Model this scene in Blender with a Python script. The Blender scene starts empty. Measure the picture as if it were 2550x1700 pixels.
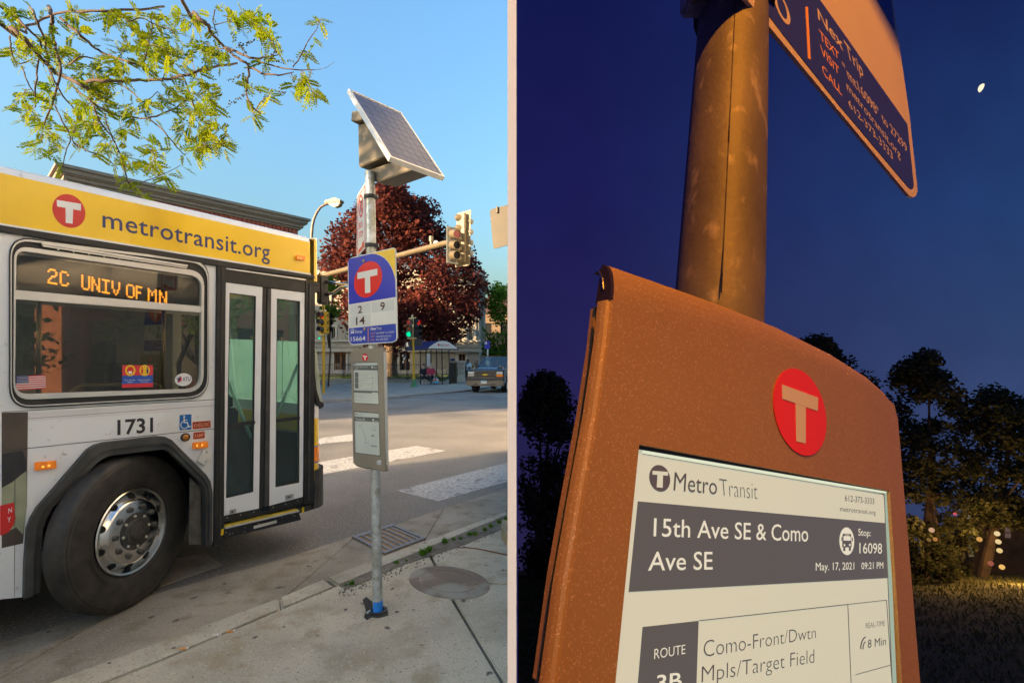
import bpy, bmesh, math, random
from mathutils import Vector, Matrix
random.seed(7)
R = math.radians
# ------------------------------------------------------------------ camera, sky, sun, exposure
SC = bpy.context.scene
CX, CV, F, H = 1275.0, 905.0, 1244.0, 1.5      # principal point, focal length (in photo pixels) and eye height (m)
CAM = Vector((0, 0, H))
cam = bpy.data.cameras.new('camera'); cam.sensor_width = 36; cam.sensor_fit = 'HORIZONTAL'
cam.lens = F/2550*36; cam.shift_y = (CV-850)/2550; cam.clip_start = 0.03; cam.clip_end = 3000
camo = bpy.data.objects.new('camera', cam); SC.collection.objects.link(camo)
camo.location = CAM; camo.rotation_euler = (R(90), 0, 0); SC.camera = camo
SUN_EL, SUN_AZ = 12, 234.4                       # azimuth clockwise from +Y: low sun behind the left shoulder
wd = bpy.data.worlds.new('World'); SC.world = wd; wd.use_nodes = True
nt = wd.node_tree; bg = nt.nodes['Background']
sky = nt.nodes.new('ShaderNodeTexSky'); sky.sky_type = 'NISHITA'; sky.sun_disc = False
sky.sun_elevation = R(SUN_EL); sky.sun_rotation = R(SUN_AZ); sky.air_density = 2.0; sky.dust_density = 6.0; sky.ozone_density = 6.5
bg.inputs[1].default_value = 0.13
nt.links.new(sky.outputs[0], bg.inputs[0])
sl = bpy.data.lights.new('sun', 'SUN'); sl.energy = 4.0; sl.angle = R(0.6); sl.color = (1.0, 0.70, 0.40)
so = bpy.data.objects.new('sun', sl); SC.collection.objects.link(so)
sdir = Vector((math.sin(R(SUN_AZ))*math.cos(R(SUN_EL)), math.cos(R(SUN_AZ))*math.cos(R(SUN_EL)), math.sin(R(SUN_EL))))
so.rotation_euler = sdir.to_track_quat('Z', 'Y').to_euler(); so.location = sdir*60
SC.view_settings.view_transform = 'Standard'; SC.view_settings.look = 'None'; SC.view_settings.gamma = 1
SC.view_settings.use_curve_mapping = False
EXPOSURE = 2.3
SC.view_settings.exposure = EXPOSURE
EX = 2**-EXPOSURE                                 # luminance that the camera records as 1
SC.cycles.max_bounces = 8; SC.cycles.transparent_max_bounces = 12; SC.cycles.caustics_reflective = False; SC.cycles.caustics_refractive = False
SC.cycles.use_denoising = True
# ------------------------------------------------------------------ helpers: places
def V(*a): return Vector(a)
def ray(u, v): return V((u-CX)/F, 1, (CV-v)/F)
def at(u, v, Y): return CAM+ray(u, v)*Y
def gnd(u, v, z=0.0): return CAM+ray(u, v)*((H-z)*F/(v-CV))
class Plane:                                      # a flat surface standing in the scene: origin, right, up, outward normal
    def __init__(s, o, n, up=V(0, 0, 1)):
        s.o = Vector(o); s.n = Vector(n).normalized()
        s.ex = up.cross(s.n).normalized(); s.ey = s.n.cross(s.ex)
    def hit(s, u, v, off=0.0):
        r = ray(u, v); o = s.o+s.n*off
        return CAM+r*((o-CAM).dot(s.n)/r.dot(s.n))
    def loc(s, u, v, off=0.0):
        p = s.hit(u, v, off)-s.o
        return p.dot(s.ex), p.dot(s.ey)
    def pt(s, x, y, w=0.0): return s.o+s.ex*x+s.ey*y+s.n*w
def rnd(pts, r, n=5):                             # polygon with rounded corners (r: one radius or one per corner)
    out = []; m = len(pts)
    for i, p in enumerate(pts):
        rr = r[i] if isinstance(r, (list, tuple)) else r
        p = Vector(p); a = Vector(pts[i-1])-p; b = Vector(pts[(i+1) % m])-p
        ra = min(rr, a.length*.48); rb = min(rr, b.length*.48)
        p0 = p+a.normalized()*ra; p1 = p+b.normalized()*rb
        for k in range(n):
            t = k/(n-1); out.append((p0*(1-t)**2+p*2*t*(1-t)+p1*t*t))
    return [tuple(q) for q in out]
def ell(cx, cy, ax, ay, bx, by, n=28):            # ellipse by its two half-axes
    return [(cx+math.cos(t)*ax+math.sin(t)*bx, cy+math.cos(t)*ay+math.sin(t)*by) for t in [2*math.pi*k/n for k in range(n)]]
# ------------------------------------------------------------------ helpers: meshes
WO = {}                                           # world origin of every object made here
class MB:
    def __init__(s): s.v = []; s.f = []
    def add(s, vs, fs):
        b = len(s.v); s.v += [Vector(x) for x in vs]; s.f += [tuple(b+i for i in q) for q in fs]; return s
    def quad(s, *p): return s.add(p, [tuple(range(len(p)))])
    def prism(s, pts, vec):
        n = len(pts); pts = [Vector(p) for p in pts]; vec = Vector(vec)
        s.add(pts+[p+vec for p in pts], [tuple(range(n-1, -1, -1)), tuple(range(n, 2*n))]+[(i, (i+1) % n, n+(i+1) % n, n+i) for i in range(n)]); return s
    def box(s, o, ex, ey, ez):                    # corner and three edge vectors
        o, ex, ey, ez = map(Vector, (o, ex, ey, ez))
        return s.prism([o, o+ex, o+ex+ey, o+ey], ez)
    def cbox(s, c, dx, dy, dz, fx=V(1, 0, 0), fy=V(0, 1, 0), fz=V(0, 0, 1)):
        return s.box(Vector(c)-fx*dx/2-fy*dy/2-fz*dz/2, fx*dx, fy*dy, fz*dz)
    def tube(s, pts, r, n=8, cap=True):
        pts = [Vector(p) for p in pts]; m = len(pts); b = len(s.v); pa = None
        for i, p in enumerate(pts):
            t = (pts[min(i+1, m-1)]-pts[max(i-1, 0)]).normalized()
            if pa is None: pa = t.orthogonal().normalized()
            pa = (pa-t*pa.dot(t)).normalized(); pb = t.cross(pa)
            rr = r[i] if isinstance(r, (list, tuple)) else r
            for k in range(n):
                a = 2*math.pi*k/n; s.v.append(p+(pa*math.cos(a)+pb*math.sin(a))*rr)
        for i in range(m-1):
            for k in range(n):
                s.f.append((b+i*n+k, b+i*n+(k+1) % n, b+(i+1)*n+(k+1) % n, b+(i+1)*n+k))
        if cap:
            s.f.append(tuple(b+k for k in range(n-1, -1, -1))); s.f.append(tuple(b+(m-1)*n+k for k in range(n)))
        return s
    def lathe(s, prof, o, ax, n=24, close=False):  # profile of (radius, distance along axis)
        o = Vector(o); ax = Vector(ax).normalized(); a1 = ax.orthogonal().normalized(); a2 = ax.cross(a1); b = len(s.v); m = len(prof)
        for r, h in prof:
            for k in range(n):
                t = 2*math.pi*k/n; s.v.append(o+ax*h+(a1*math.cos(t)+a2*math.sin(t))*max(r, 1e-4))
        for i in range(m if close else m-1):
            j = (i+1) % m
            for k in range(n):
                s.f.append((b+i*n+k, b+i*n+(k+1) % n, b+j*n+(k+1) % n, b+j*n+k))
        return s
    def slab(s, pl, pts, t0, t1):                 # outline on a plane, given thickness
        a = [pl.hit(u, v) for u, v in pts]
        return s.prism([p+pl.n*t0 for p in a], pl.n*(t1-t0))
    def ring(s, pl, out, inn, t0, t1):            # outline with an opening, equal point counts
        n = len(out); A = [pl.hit(*p) for p in out]; B = [pl.hit(*p) for p in inn]; b = len(s.v)
        s.v += [p+pl.n*t1 for p in A]+[p+pl.n*t1 for p in B]+[p+pl.n*t0 for p in A]+[p+pl.n*t0 for p in B]
        for i in range(n):
            j = (i+1) % n
            s.f += [(b+i, b+j, b+n+j, b+n+i), (b+2*n+j, b+2*n+i, b+3*n+i, b+3*n+j), (b+i, b+2*n+i, b+2*n+j, b+j), (b+n+j, b+3*n+j, b+3*n+i, b+n+i)]
        return s
    def sphere(s, c, r, n=10, m=7, sq=(1, 1, 1)):
        c = Vector(c); b = len(s.v)
        for i in range(m+1):
            th = math.pi*i/m
            for k in range(n):
                a = 2*math.pi*k/n; s.v.append(c+V(math.sin(th)*math.cos(a)*r*sq[0], math.sin(th)*math.sin(a)*r*sq[1], math.cos(th)*r*sq[2]))
        for i in range(m):
            for k in range(n): s.f.append((b+i*n+k, b+(i+1)*n+k, b+(i+1)*n+(k+1) % n, b+i*n+(k+1) % n))
        return s
    def build(s, name, mat, parent=None, smooth=False, bevel=0.0, seg=2, auto=None):
        me = bpy.data.meshes.new(name)
        if parent is None:
            xs = [p.x for p in s.v]; ys = [p.y for p in s.v]
            w = V((min(xs)+max(xs))/2, (min(ys)+max(ys))/2, min(p.z for p in s.v))
        else: w = WO[parent.as_pointer()]
        me.from_pydata([p-w for p in s.v], [], s.f)
        bm = bmesh.new(); bm.from_mesh(me)
        bmesh.ops.recalc_face_normals(bm, faces=bm.faces)
        if bevel:
            bmesh.ops.remove_doubles(bm, verts=bm.verts, dist=1e-6)
            es = [e for e in bm.edges if len(e.link_faces) == 2 and e.calc_face_angle(0) > R(40)]
            bmesh.ops.bevel(bm, geom=es, offset=bevel, segments=seg, affect='EDGES', clamp_overlap=True)
        bm.to_mesh(me); bm.free()
        if smooth:
            me.polygons.foreach_set('use_smooth', [True]*len(me.polygons))
            if auto: me.set_sharp_from_angle(angle=R(auto))
        o = bpy.data.objects.new(name, me); SC.collection.objects.link(o)
        if mat: me.materials.append(mat)
        if parent is None: o.location = w
        else: o.parent = parent
        WO[o.as_pointer()] = w
        return o
KEEP = []
def thing(name, loc, label, cat, group=None):
    o = bpy.data.objects.new(name, None); SC.collection.objects.link(o); o.location = loc; o.empty_display_size = .1
    WO[o.as_pointer()] = Vector(loc); return tag(o, label, cat, group)
def tag(o, label=None, cat=None, group=None, kind=None):
    if label: o['label'] = label
    if cat: o['category'] = cat
    if group: o['group'] = group
    if kind: o['kind'] = kind
    KEEP.append(o); return o
def copy_tree(o, parent=None):
    c = o.copy(); SC.collection.objects.link(c)
    if parent: c.parent = parent
    WO[c.as_pointer()] = WO[o.as_pointer()]; KEEP.append(c)
    for k in [x for x in SC.objects if x.parent == o]: copy_tree(k, c)
    return c
GLY = {}
def glyphs(t, bold=0.0, sp=1.0):
    k = (t, bold, sp)
    if k not in GLY:
        cu = bpy.data.curves.new('lettering', 'FONT'); cu.body = t; cu.resolution_u = 3; cu.offset = bold; cu.space_character = sp
        ob = bpy.data.objects.new('lettering', cu); SC.collection.objects.link(ob)
        bpy.context.view_layer.update()
        me = bpy.data.meshes.new_from_object(ob.evaluated_get(bpy.context.evaluated_depsgraph_get()))
        GLY[k] = ([v.co.copy() for v in me.vertices], [tuple(p.vertices) for p in me.polygons])
        bpy.data.objects.remove(ob); bpy.data.curves.remove(cu); bpy.data.meshes.remove(me)
    return GLY[k]
def lettering(mb, pl, t, BL, BR, TR, TL, off=.0015, bold=0.0, ref='cap', sp=1.0, depth=0.0):
    vs, fs = glyphs(t, bold, sp)
    x0 = min(v.x for v in vs); x1 = max(v.x for v in vs); hh = .727 if ref == 'cap' else .546
    q = [Vector(pl.loc(*p)) for p in (BL, BR, TR, TL)]
    out = []
    for v in vs:
        a = (v.x-x0)/(x1-x0); b = v.y/hh
        p = (q[0]*(1-a)+q[1]*a)*(1-b)+(q[3]*(1-a)+q[2]*a)*b
        out.append(pl.pt(p.x, p.y, off))
    mb.add(out, fs); return mb
# ------------------------------------------------------------------ helpers: materials
def lin(r, g, b):
    f = lambda c: (c/255/12.92) if c <= 10 else ((c/255+.055)/1.055)**2.4
    return (f(r), f(g), f(b))
def nodes(m):
    m.use_nodes = True; return m.node_tree.nodes, m.node_tree.links, m.node_tree.nodes['Principled BSDF']
def mat(name, col, rough=.5, metal=0.0, var=.12, scale=6.0, bump=0.0, bscale=60.0, spec=.5, coat=0.0, emit=None, estr=1.0, col2=None, detail=4, dist=.01):
    m = bpy.data.materials.new(name); N, L, P = nodes(m)
    P.inputs['Roughness'].default_value = rough; P.inputs['Metallic'].default_value = metal
    P.inputs['Specular IOR Level'].default_value = spec; P.inputs['Coat Weight'].default_value = coat
    tc = N.new('ShaderNodeTexCoord')
    nz = N.new('ShaderNodeTexNoise'); nz.inputs['Scale'].default_value = scale; nz.inputs['Detail'].default_value = detail
    L.new(tc.outputs['Object'], nz.inputs['Vector'])
    rp = N.new('ShaderNodeValToRGB'); rp.color_ramp.elements[0].position = .3; rp.color_ramp.elements[1].position = .7
    c2 = col2 if col2 else tuple(min(1, c*(1+var)) for c in col); c1 = col if col2 else tuple(c*(1-var) for c in col)
    rp.color_ramp.elements[0].color = (*c1, 1); rp.color_ramp.elements[1].color = (*c2, 1)
    L.new(nz.outputs['Fac'], rp.inputs[0]); L.new(rp.outputs[0], P.inputs['Base Color'])
    if emit:
        P.inputs['Emission Color'].default_value = (*emit, 1); P.inputs['Emission Strength'].default_value = estr
    if bump:
        n2 = N.new('ShaderNodeTexNoise'); n2.inputs['Scale'].default_value = bscale; n2.inputs['Detail'].default_value = 5
        L.new(tc.outputs['Object'], n2.inputs['Vector'])
        bp = N.new('ShaderNodeBump'); bp.inputs['Strength'].default_value = bump; bp.inputs['Distance'].default_value = dist
        L.new(n2.outputs['Fac'], bp.inputs['Height']); L.new(bp.outputs[0], P.inputs['Normal'])
    return m
def layer(m, col, scale, lo, hi, detail=6, kind='noise', stretch=None):   # a second tone over the first where the noise is high
    N, L, P = m.node_tree.nodes, m.node_tree.links, m.node_tree.nodes['Principled BSDF']
    src = P.inputs['Base Color'].links[0].from_socket
    tc = [n for n in N if n.type == 'TEX_COORD'][0]
    if kind == 'noise':
        t = N.new('ShaderNodeTexNoise'); t.inputs['Scale'].default_value = scale; t.inputs['Detail'].default_value = detail; out = t.outputs['Fac']
    else:
        t = N.new('ShaderNodeTexVoronoi'); t.inputs['Scale'].default_value = scale; out = t.outputs['Distance']
    if stretch:
        mp = N.new('ShaderNodeMapping'); mp.inputs['Scale'].default_value = stretch; L.new(tc.outputs['Object'], mp.inputs[0]); L.new(mp.outputs[0], t.inputs['Vector'])
    else: L.new(tc.outputs['Object'], t.inputs['Vector'])
    mr = N.new('ShaderNodeMapRange'); mr.inputs['From Min'].default_value = lo; mr.inputs['From Max'].default_value = hi; L.new(out, mr.inputs[0])
    mx = N.new('ShaderNodeMix'); mx.data_type = 'RGBA'; L.new(mr.outputs[0], mx.inputs['Factor']); L.new(src, mx.inputs['A']); mx.inputs['B'].default_value = (*col, 1)
    L.new(mx.outputs['Result'], P.inputs['Base Color']); return m
def emis(name, col, s=1.0):
    m = bpy.data.materials.new(name); m.use_nodes = True; N = m.node_tree.nodes; N.clear()
    e = N.new('ShaderNodeEmission'); e.inputs[0].default_value = (*col, 1); e.inputs[1].default_value = s
    o = N.new('ShaderNodeOutputMaterial'); m.node_tree.links.new(e.outputs[0], o.inputs[0]); return m
def glass(name, tint=(.8, .85, .82), refl=.06, rough=0.0):
    m = bpy.data.materials.new(name); m.use_nodes = True; N = m.node_tree.nodes; L = m.node_tree.links; N.clear()
    t = N.new('ShaderNodeBsdfTransparent'); t.inputs[0].default_value = (*tint, 1)
    g = N.new('ShaderNodeBsdfGlossy'); g.inputs['Roughness'].default_value = rough
    lw = N.new('ShaderNodeLayerWeight'); lw.inputs[0].default_value = .5
    pw = N.new('ShaderNodeMath'); pw.operation = 'POWER'; pw.inputs[1].default_value = 3; L.new(lw.outputs['Facing'], pw.inputs[0])
    ml = N.new('ShaderNodeMath'); ml.operation = 'MULTIPLY_ADD'; ml.inputs[1].default_value = .8; ml.inputs[2].default_value = refl; L.new(pw.outputs[0], ml.inputs[0])
    mx = N.new('ShaderNodeMixShader'); L.new(ml.outputs[0], mx.inputs[0]); L.new(t.outputs[0], mx.inputs[1]); L.new(g.outputs[0], mx.inputs[2])
    o = N.new('ShaderNodeOutputMaterial'); L.new(mx.outputs[0], o.inputs[0]); return m
def leafmat(name, c1, c2, scale=3.0, trans=.35):
    m = bpy.data.materials.new(name); m.use_nodes = True; N = m.node_tree.nodes; L = m.node_tree.links; N.clear()
    g = N.new('ShaderNodeTexCoord'); n = N.new('ShaderNodeTexNoise'); n.inputs['Scale'].default_value = scale; n.inputs['Detail'].default_value = 6
    L.new(g.outputs['Object'], n.inputs['Vector'])
    r = N.new('ShaderNodeValToRGB'); r.color_ramp.elements[0].position = .35; r.color_ramp.elements[1].position = .65
    r.color_ramp.elements[0].color = (*c1, 1); r.color_ramp.elements[1].color = (*c2, 1); L.new(n.outputs['Fac'], r.inputs[0])
    d = N.new('ShaderNodeBsdfDiffuse'); t = N.new('ShaderNodeBsdfTranslucent'); L.new(r.outputs[0], d.inputs[0]); L.new(r.outputs[0], t.inputs[0])
    mx = N.new('ShaderNodeMixShader'); mx.inputs[0].default_value = trans; L.new(d.outputs[0], mx.inputs[1]); L.new(t.outputs[0], mx.inputs[2])
    o = N.new('ShaderNodeOutputMaterial'); L.new(mx.outputs[0], o.inputs[0]); return m
M = dict(
 white=mat('white_paint', (.74, .75, .75), .3, var=.05, scale=2, coat=.2),
 white2=mat('white_door_paint', (.74, .75, .76), .35, var=.05, scale=3),
 yellow=mat('yellow_paint', (.86, .54, .010), .3, var=.06, scale=1.5, coat=.25),
 rubber=mat('black_rubber', (.015, .0145, .014), .55, var=.3, scale=8, bump=.15, bscale=40),
 flare=mat('grey_flare', (.042, .042, .040), .6, var=.2, scale=5),
 black=mat('black_plastic', (.018, .018, .02), .45, var=.2),
 pit=mat('near_black', (.006, .006, .006), .9, var=.1),
 alu=mat('brushed_aluminium', (.62, .60, .55), .35, .35, var=.06, scale=5),
 steel=mat('steel', (.55, .55, .55), .3, .9, var=.1, scale=12),
 chrome=mat('chrome', (.70, .69, .66), .2, 1.0, var=.05, scale=4, bump=.03, bscale=9),
 amber=mat('amber_lens', (.85, .22, .01), .2, var=.2, scale=30, coat=.3, emit=(1, .25, .01), estr=.12*EX),
 amberlit=emis('amber_bulb', (1, .42, .06), 1.6*EX),
 led=emis('amber_diode', (1.0, .34, .02), 6*EX),
 blue=mat('sign_blue', lin(36, 48, 168), .35, var=.03),
 navy=mat('lettering_navy', (.03, .035, .13), .4, var=.05),
 red=mat('sign_red', lin(214, 20, 18), .35, var=.04),
 logored=mat('logo_red', lin(200, 40, 36), .35, var=.05),
 signwhite=mat('sign_white', (.66, .64, .58), .4, var=.03),
 signplate=mat('sign_plate', (.55, .55, .51), .4, var=.04),
 ink=mat('dark_ink', (.025, .022, .025), .5, var=.05),
 brownink=mat('brown_ink', (.06, .02, .015), .5, var=.05),
 gold=mat('sign_gold', (.80, .50, .02), .35, var=.04),
 orange=mat('print_orange', (.75, .28, .03), .4, var=.05),
 bluesign=mat('access_blue', lin(22, 98, 160), .35, var=.04),
 galv=mat('galvanised_steel', (.50, .52, .52), .42, .55, var=.22, scale=30, bump=.08, bscale=80),
 sand=mat('taupe_metal', (.33, .29, .225), .38, .35, var=.05, scale=3, coat=.2),
 eink=mat('paper_screen', (.52, .55, .49), .3, var=.05, scale=5),
 eink2=mat('grey_print', (.12, .125, .115), .4, var=.1),
 einkline=mat('grey_line', (.22, .225, .21), .4, var=.1),
 tape=mat('blue_tape', (.02, .23, .75), .5, var=.15, scale=20),
 signalgrey=mat('weathered_grey', (.11, .11, .095), .6, var=.15),
 signaltan=mat('signal_housing', (.12, .092, .05), .5, var=.12, scale=4),
 signalyel=mat('signal_yellow', (.50, .29, .012), .45, var=.08),
 green=mat('green_paint', (.05, .20, .08), .5, var=.15),
 dark=mat('dark_interior', (.07, .068, .06), .7, var=.2),
)
layer(M['white'], (.50, .46, .39), 2.3, .52, .85, 8, stretch=(1, 1, .5)); layer(M['white'], (.42, .38, .31), 30, .66, .80, 4)
layer(M['yellow'], (.60, .34, .02), 2.0, .55, .9, 8)
layer(M['rubber'], (.035, .033, .029), 9, .5, .8, 6); layer(M['flare'], (.10, .095, .085), 7, .5, .85, 7)
# ------------------------------------------------------------------ ground
def mat_asphalt():
    m = mat('asphalt', (.160, .148, .132), .85, var=.25, scale=.8, bump=.5, bscale=220, dist=.004)
    layer(m, (.36, .34, .31), 62, .56, .70, 3); layer(m, (.30, .285, .26), 160, .58, .70, 3); layer(m, (.035, .035, .035), 48, .58, .74, 3)
    layer(m, (.085, .082, .078), .35, .5, .75, 4); return m
def mat_concrete(name, a, b, dark=.66):
    m = mat(name, a, .9, col2=b, scale=1.7, bump=.35, bscale=150, dist=.003, detail=8)
    layer(m, tuple(c*dark for c in a), 2.1, .50, .80, 12); layer(m, (a[0]*.72, a[1]*.66, a[2]*.55), 6.5, .52, .75, 10); layer(m, tuple(min(.6, c*1.35) for c in b), 95, .60, .78, 3); layer(m, (a[0]*.62, a[1]*.59, a[2]*.52), 80, .58, .74, 3)
    layer(m, tuple(c*.3 for c in a), 16, .0, .0, 2, 'vor') if False else None
    layer(m, (a[0]*.45, a[1]*.42, a[2]*.38), 75, .66, .72, 2); layer(m, (.09, .08, .07), 11, .70, .73, 2); return m
M['asphalt'] = mat_asphalt()
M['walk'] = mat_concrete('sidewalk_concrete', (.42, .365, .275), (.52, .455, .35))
M['kerb'] = mat_concrete('kerb_concrete', (.38, .335, .255), (.50, .45, .355))
M['gutter'] = mat_concrete('gutter_concrete', (.25, .22, .17), (.35, .31, .25))
M['paint'] = mat('road_paint', (.50, .49, .47), .8, var=.08, scale=2); layer(M['paint'], (.24, .235, .225), 22, .40, .72, 12); layer(M['paint'], (.15, .145, .14), 5, .56, .70, 12); layer(M['paint'], (.13, .125, .12), 90, .52, .66, 4)
M['soil'] = mat('soil', (.12, .10, .075), .95, col2=(.22, .19, .15), scale=14, bump=.9, bscale=50, dist=.01, detail=8)
XR = -.004                                        # the day street ends at the partition
W = MB(); W.quad((-400, -80, 0), (XR, -80, 0), (XR, 16.4, 0), (-400, 16.4, 0)); W.quad((-400, 16.4, 0), (400, 16.4, 0), (400, 1200, 0), (-400, 1200, 0))
tag(W.build('road', M['asphalt']), kind='structure')
KZ = .12
T = [gnd(*p, KZ) for p in [(400, 1594.3), (694, 1486.5), (809, 1438), (958, 1382), (1110, 1326.5), (1262, 1271)]]
Bk = [gnd(*p, KZ) for p in [(400, 1643), (698, 1516), (839, 1457), (958, 1412), (1107, 1349), (1263, 1282)]]
d0 = (T[1]-T[0]).normalized()
T = [T[0]-d0*9]+T; Bk = [Bk[0]-d0*9]+Bk
A = [gnd(*p) for p in [(21, 1597), (214, 1536), (400, 1475), (675, 1401), (872, 1338), (984, 1308), (1092, 1270), (1262, 1216)]]
A = [A[0]-d0*8]+A
def dn(p, z): return V(p.x, p.y, z)
def lerp(a, b, t): return a+(b-a)*t
kerb = None
GUT = tag(MB().quad(*[dn(p, -.02) for p in (A[0], A[-1], T[-1], T[0])]).build('gutter', M['gutter']), kind='structure')
cuts = [0, .30, .50, .64, .86, 1.0]
def along(P, t):
    L = [(P[i+1]-P[i]).length for i in range(len(P)-1)]; s = t*sum(L)
    for i, l in enumerate(L):
        if s <= l or i == len(L)-1: return lerp(P[i], P[i+1], min(1, s/l)), i
        s -= l
def span(P, a, b):
    pa, i = along(P, a); pb, j = along(P, b); return [pa]+P[i+1:j+1]+[pb]
# gutter pan slabs with joints, the asphalt edge left ragged
def ragged(P, amp):
    o = []
    for i in range(len(P)-1):
        n = max(2, int((P[i+1]-P[i]).length/.06))
        for k in range(n):
            p = lerp(P[i], P[i+1], k/n); o.append(p+V(random.uniform(-amp, amp), random.uniform(-amp, amp), 0))
    return o+[P[-1]]
tj = [0, .52, .665, .80, .905, 1.0]
aj = [0, .545, .70, .83, .915, 1.0]
for i in range(5):
    t = span(T, tj[i], tj[i+1]-(.0012 if i < 4 else 0)); a = ragged(span(A, aj[i], aj[i+1]-(.0012 if i < 4 else 0)), .008)
    MB().prism([dn(p, -.03) for p in t]+[dn(p, -.03) for p in reversed(a)], V(0, 0, .036)).build('gutter_slab', M['gutter'], GUT, bevel=.003, seg=1)
KB = tag(MB().quad(*[dn(p, -.05) for p in (T[0], T[-1], Bk[-1], Bk[0])]).build('kerb', M['kerb']), kind='structure')
def kerbstone(t, b):
    MB().prism([dn(p, -.05) for p in t]+[dn(p, -.05) for p in reversed(b)], V(0, 0, .05+KZ)).build('kerb_stone', M['kerb'], KB, bevel=.012, seg=2)
kerbstone(T[:3], Bk[:3]); g = (T[3]-T[2]).normalized()*.012
kerbstone([T[2]+g*.5, T[3]-g], [Bk[2]+g*.5, Bk[3]-g]); kerbstone([T[3]+g]+T[4:], [Bk[3]+g]+Bk[4:])
# sidewalk slabs
SZ = KZ-.004
def sg(u, v): return gnd(u, v, SZ)
j1, j2 = sg(1129, 1494), sg(1241, 1678); dj = (j2-j1).normalized(); jc = sg(1066, 1371)
SW = tag(MB().quad((-9, -12, SZ-.10), (XR, -12, SZ-.10), (XR, 4.8, SZ-.10), (-1.0, 3.6, SZ-.10)).build('sidewalk', M['soil']), kind='structure')
def clipx(p, d): return p+d*((XR-p.x)/d.x)
far = clipx(j1, dj); w = .009; px = V(dj.y, -dj.x, 0)
if px.x < 0: px = -px
bl = [dn(p, SZ) for p in Bk]
S1 = [bl[0], bl[1], bl[2], bl[3], bl[4], jc-px*w, j1-px*w, far-px*w-V(0, .0, 0), V(XR, -12, SZ), V(-9.5, -12, SZ)]
h1 = sg(1218, 1453); h2 = V(XR, h1.y, SZ); jm = j1+(jc-j1)*((h1.y-j1.y)/(jc.y-j1.y))
S2 = [jm+px*w-V(0, w, 0), h2-V(0, w, 0), far+px*w+V(0, .01, 0), j1+px*w]
S3 = [jc+px*w, dn(bl[5], SZ), dn(bl[6], SZ), h2+V(0, w, 0), jm+px*w+V(0, w, 0)]
for P in (S1, S2, S3):
    P = [V(min(p.x, XR), p.y, SZ-.08) for p in P]
    MB().prism(P, V(0, 0, .08)).build('sidewalk_slab', M['walk'], SW, bevel=.005, seg=2)
# soil strip and crumbs behind the kerb
st = [(845, 1459), (880, 1440), (960, 1406), (1107, 1346), (1200, 1307), (1262, 1284), (1262, 1312), (1200, 1338), (1140, 1362), (1075, 1384), (1010, 1404), (960, 1425), (900, 1452), (862, 1466)]
MB().prism([gnd(*p, SZ+.0005) for p in ragged([V(*p, 0) for p in st], 0) and st], V(0, 0, .004)).build('soil_strip', M['soil'], SW)
cr = MB()
for i in range(420):
    t = random.random(); u = 845+t*417; v = 1463-t*178+random.gauss(0, 1)*11+12
    p = gnd(u, v, SZ); r = random.uniform(.002, .006)
    cr.sphere(p+V(0, 0, r*.6), r, 5, 3)
tag(cr.build('crumbs', M['soil']), 'loose crumbs of soil and grit along the back of the kerb', 'grit', kind='stuff')
cr = MB()
for i in range(300):
    u = random.uniform(120, 1262); v = random.uniform(1500, 1700)
    p = gnd(u, v, SZ)
    if (p-Bk[1]).cross(d0).z < 0.02: continue
    r = random.uniform(.0008, .0024); cr.sphere(p+V(0, 0, r*.5), r, 5, 3)
tag(cr.build('pebbles', mat('pale_grit', (.5, .46, .4), .8, var=.4, scale=40)), 'tiny pale grit scattered over the sidewalk slabs', 'grit', kind='stuff')
# pale patch of concrete beside the tyre
MB().prism([gnd(*p) for p in [(398, 1462), (470, 1436), (556, 1407), (512, 1378), (440, 1390), (400, 1420)]], V(0, 0, .004)).build('concrete_patch', M['gutter'], GUT)
# crosswalk bars
xw = [[(700, 1117), (807, 1089), (886, 1080), (960, 1083), (878, 1098), (807, 1104), (700, 1133)],
      [(760, 1163), (807, 1148.5), (1036, 1109.7), (1110.6, 1122.5), (826, 1177), (760, 1190)],
      [(987.8, 1221.7), (1120, 1188), (1263, 1152), (1263.7, 1199), (1092, 1248)]]
for q in xw:
    P = [gnd(*p) for p in q]
    o = MB().prism([V(min(p.x, XR), p.y, .0) for p in P], V(0, 0, .004)).build('crosswalk_bar', M['paint']); tag(o, kind='structure')
# far corner pavement and lawn
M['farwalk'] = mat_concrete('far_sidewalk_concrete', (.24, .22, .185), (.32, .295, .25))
fw = [gnd(*p) for p in [(560, 1010), (700, 1004), (807, 1000), (900, 997.5), (964, 993), (1050, 984), (1120, 979), (1176, 973), (1215, 966), (1240, 958)]]
fw += [V(6, 34, 0), V(6, 46, 0), V(-40, 46, 0)]
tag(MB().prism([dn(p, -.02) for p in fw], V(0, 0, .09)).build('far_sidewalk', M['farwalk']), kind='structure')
def fz(u, v, z=.07): return gnd(u, v, z)
for (c, a, b) in (((1118, 959), 30, 2.6), ((1093, 969.5), 18, 2.2)):
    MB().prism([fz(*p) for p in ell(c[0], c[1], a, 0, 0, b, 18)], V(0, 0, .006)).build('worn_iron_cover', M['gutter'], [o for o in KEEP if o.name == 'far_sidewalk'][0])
M['lawn'] = mat('lawn_grass', (.035, .075, .012), .9, col2=(.07, .13, .025), scale=2.5, bump=1, bscale=20, dist=.05)
lk = [fz(700, 958), fz(800, 956), fz(870, 953.5), fz(960, 951.5), fz(1047, 950), fz(1056, 946)]
lb = [V(-6.2, 49, 0), V(-32, 49, 0)]
lawn = lk+[V(-5.5, 40, 0)]+lb
o = MB().prism([dn(p, 0) for p in lawn], V(0, 0, .32)).build('lawn', M['lawn']); tag(o, kind='structure')
gb = MB()
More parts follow.
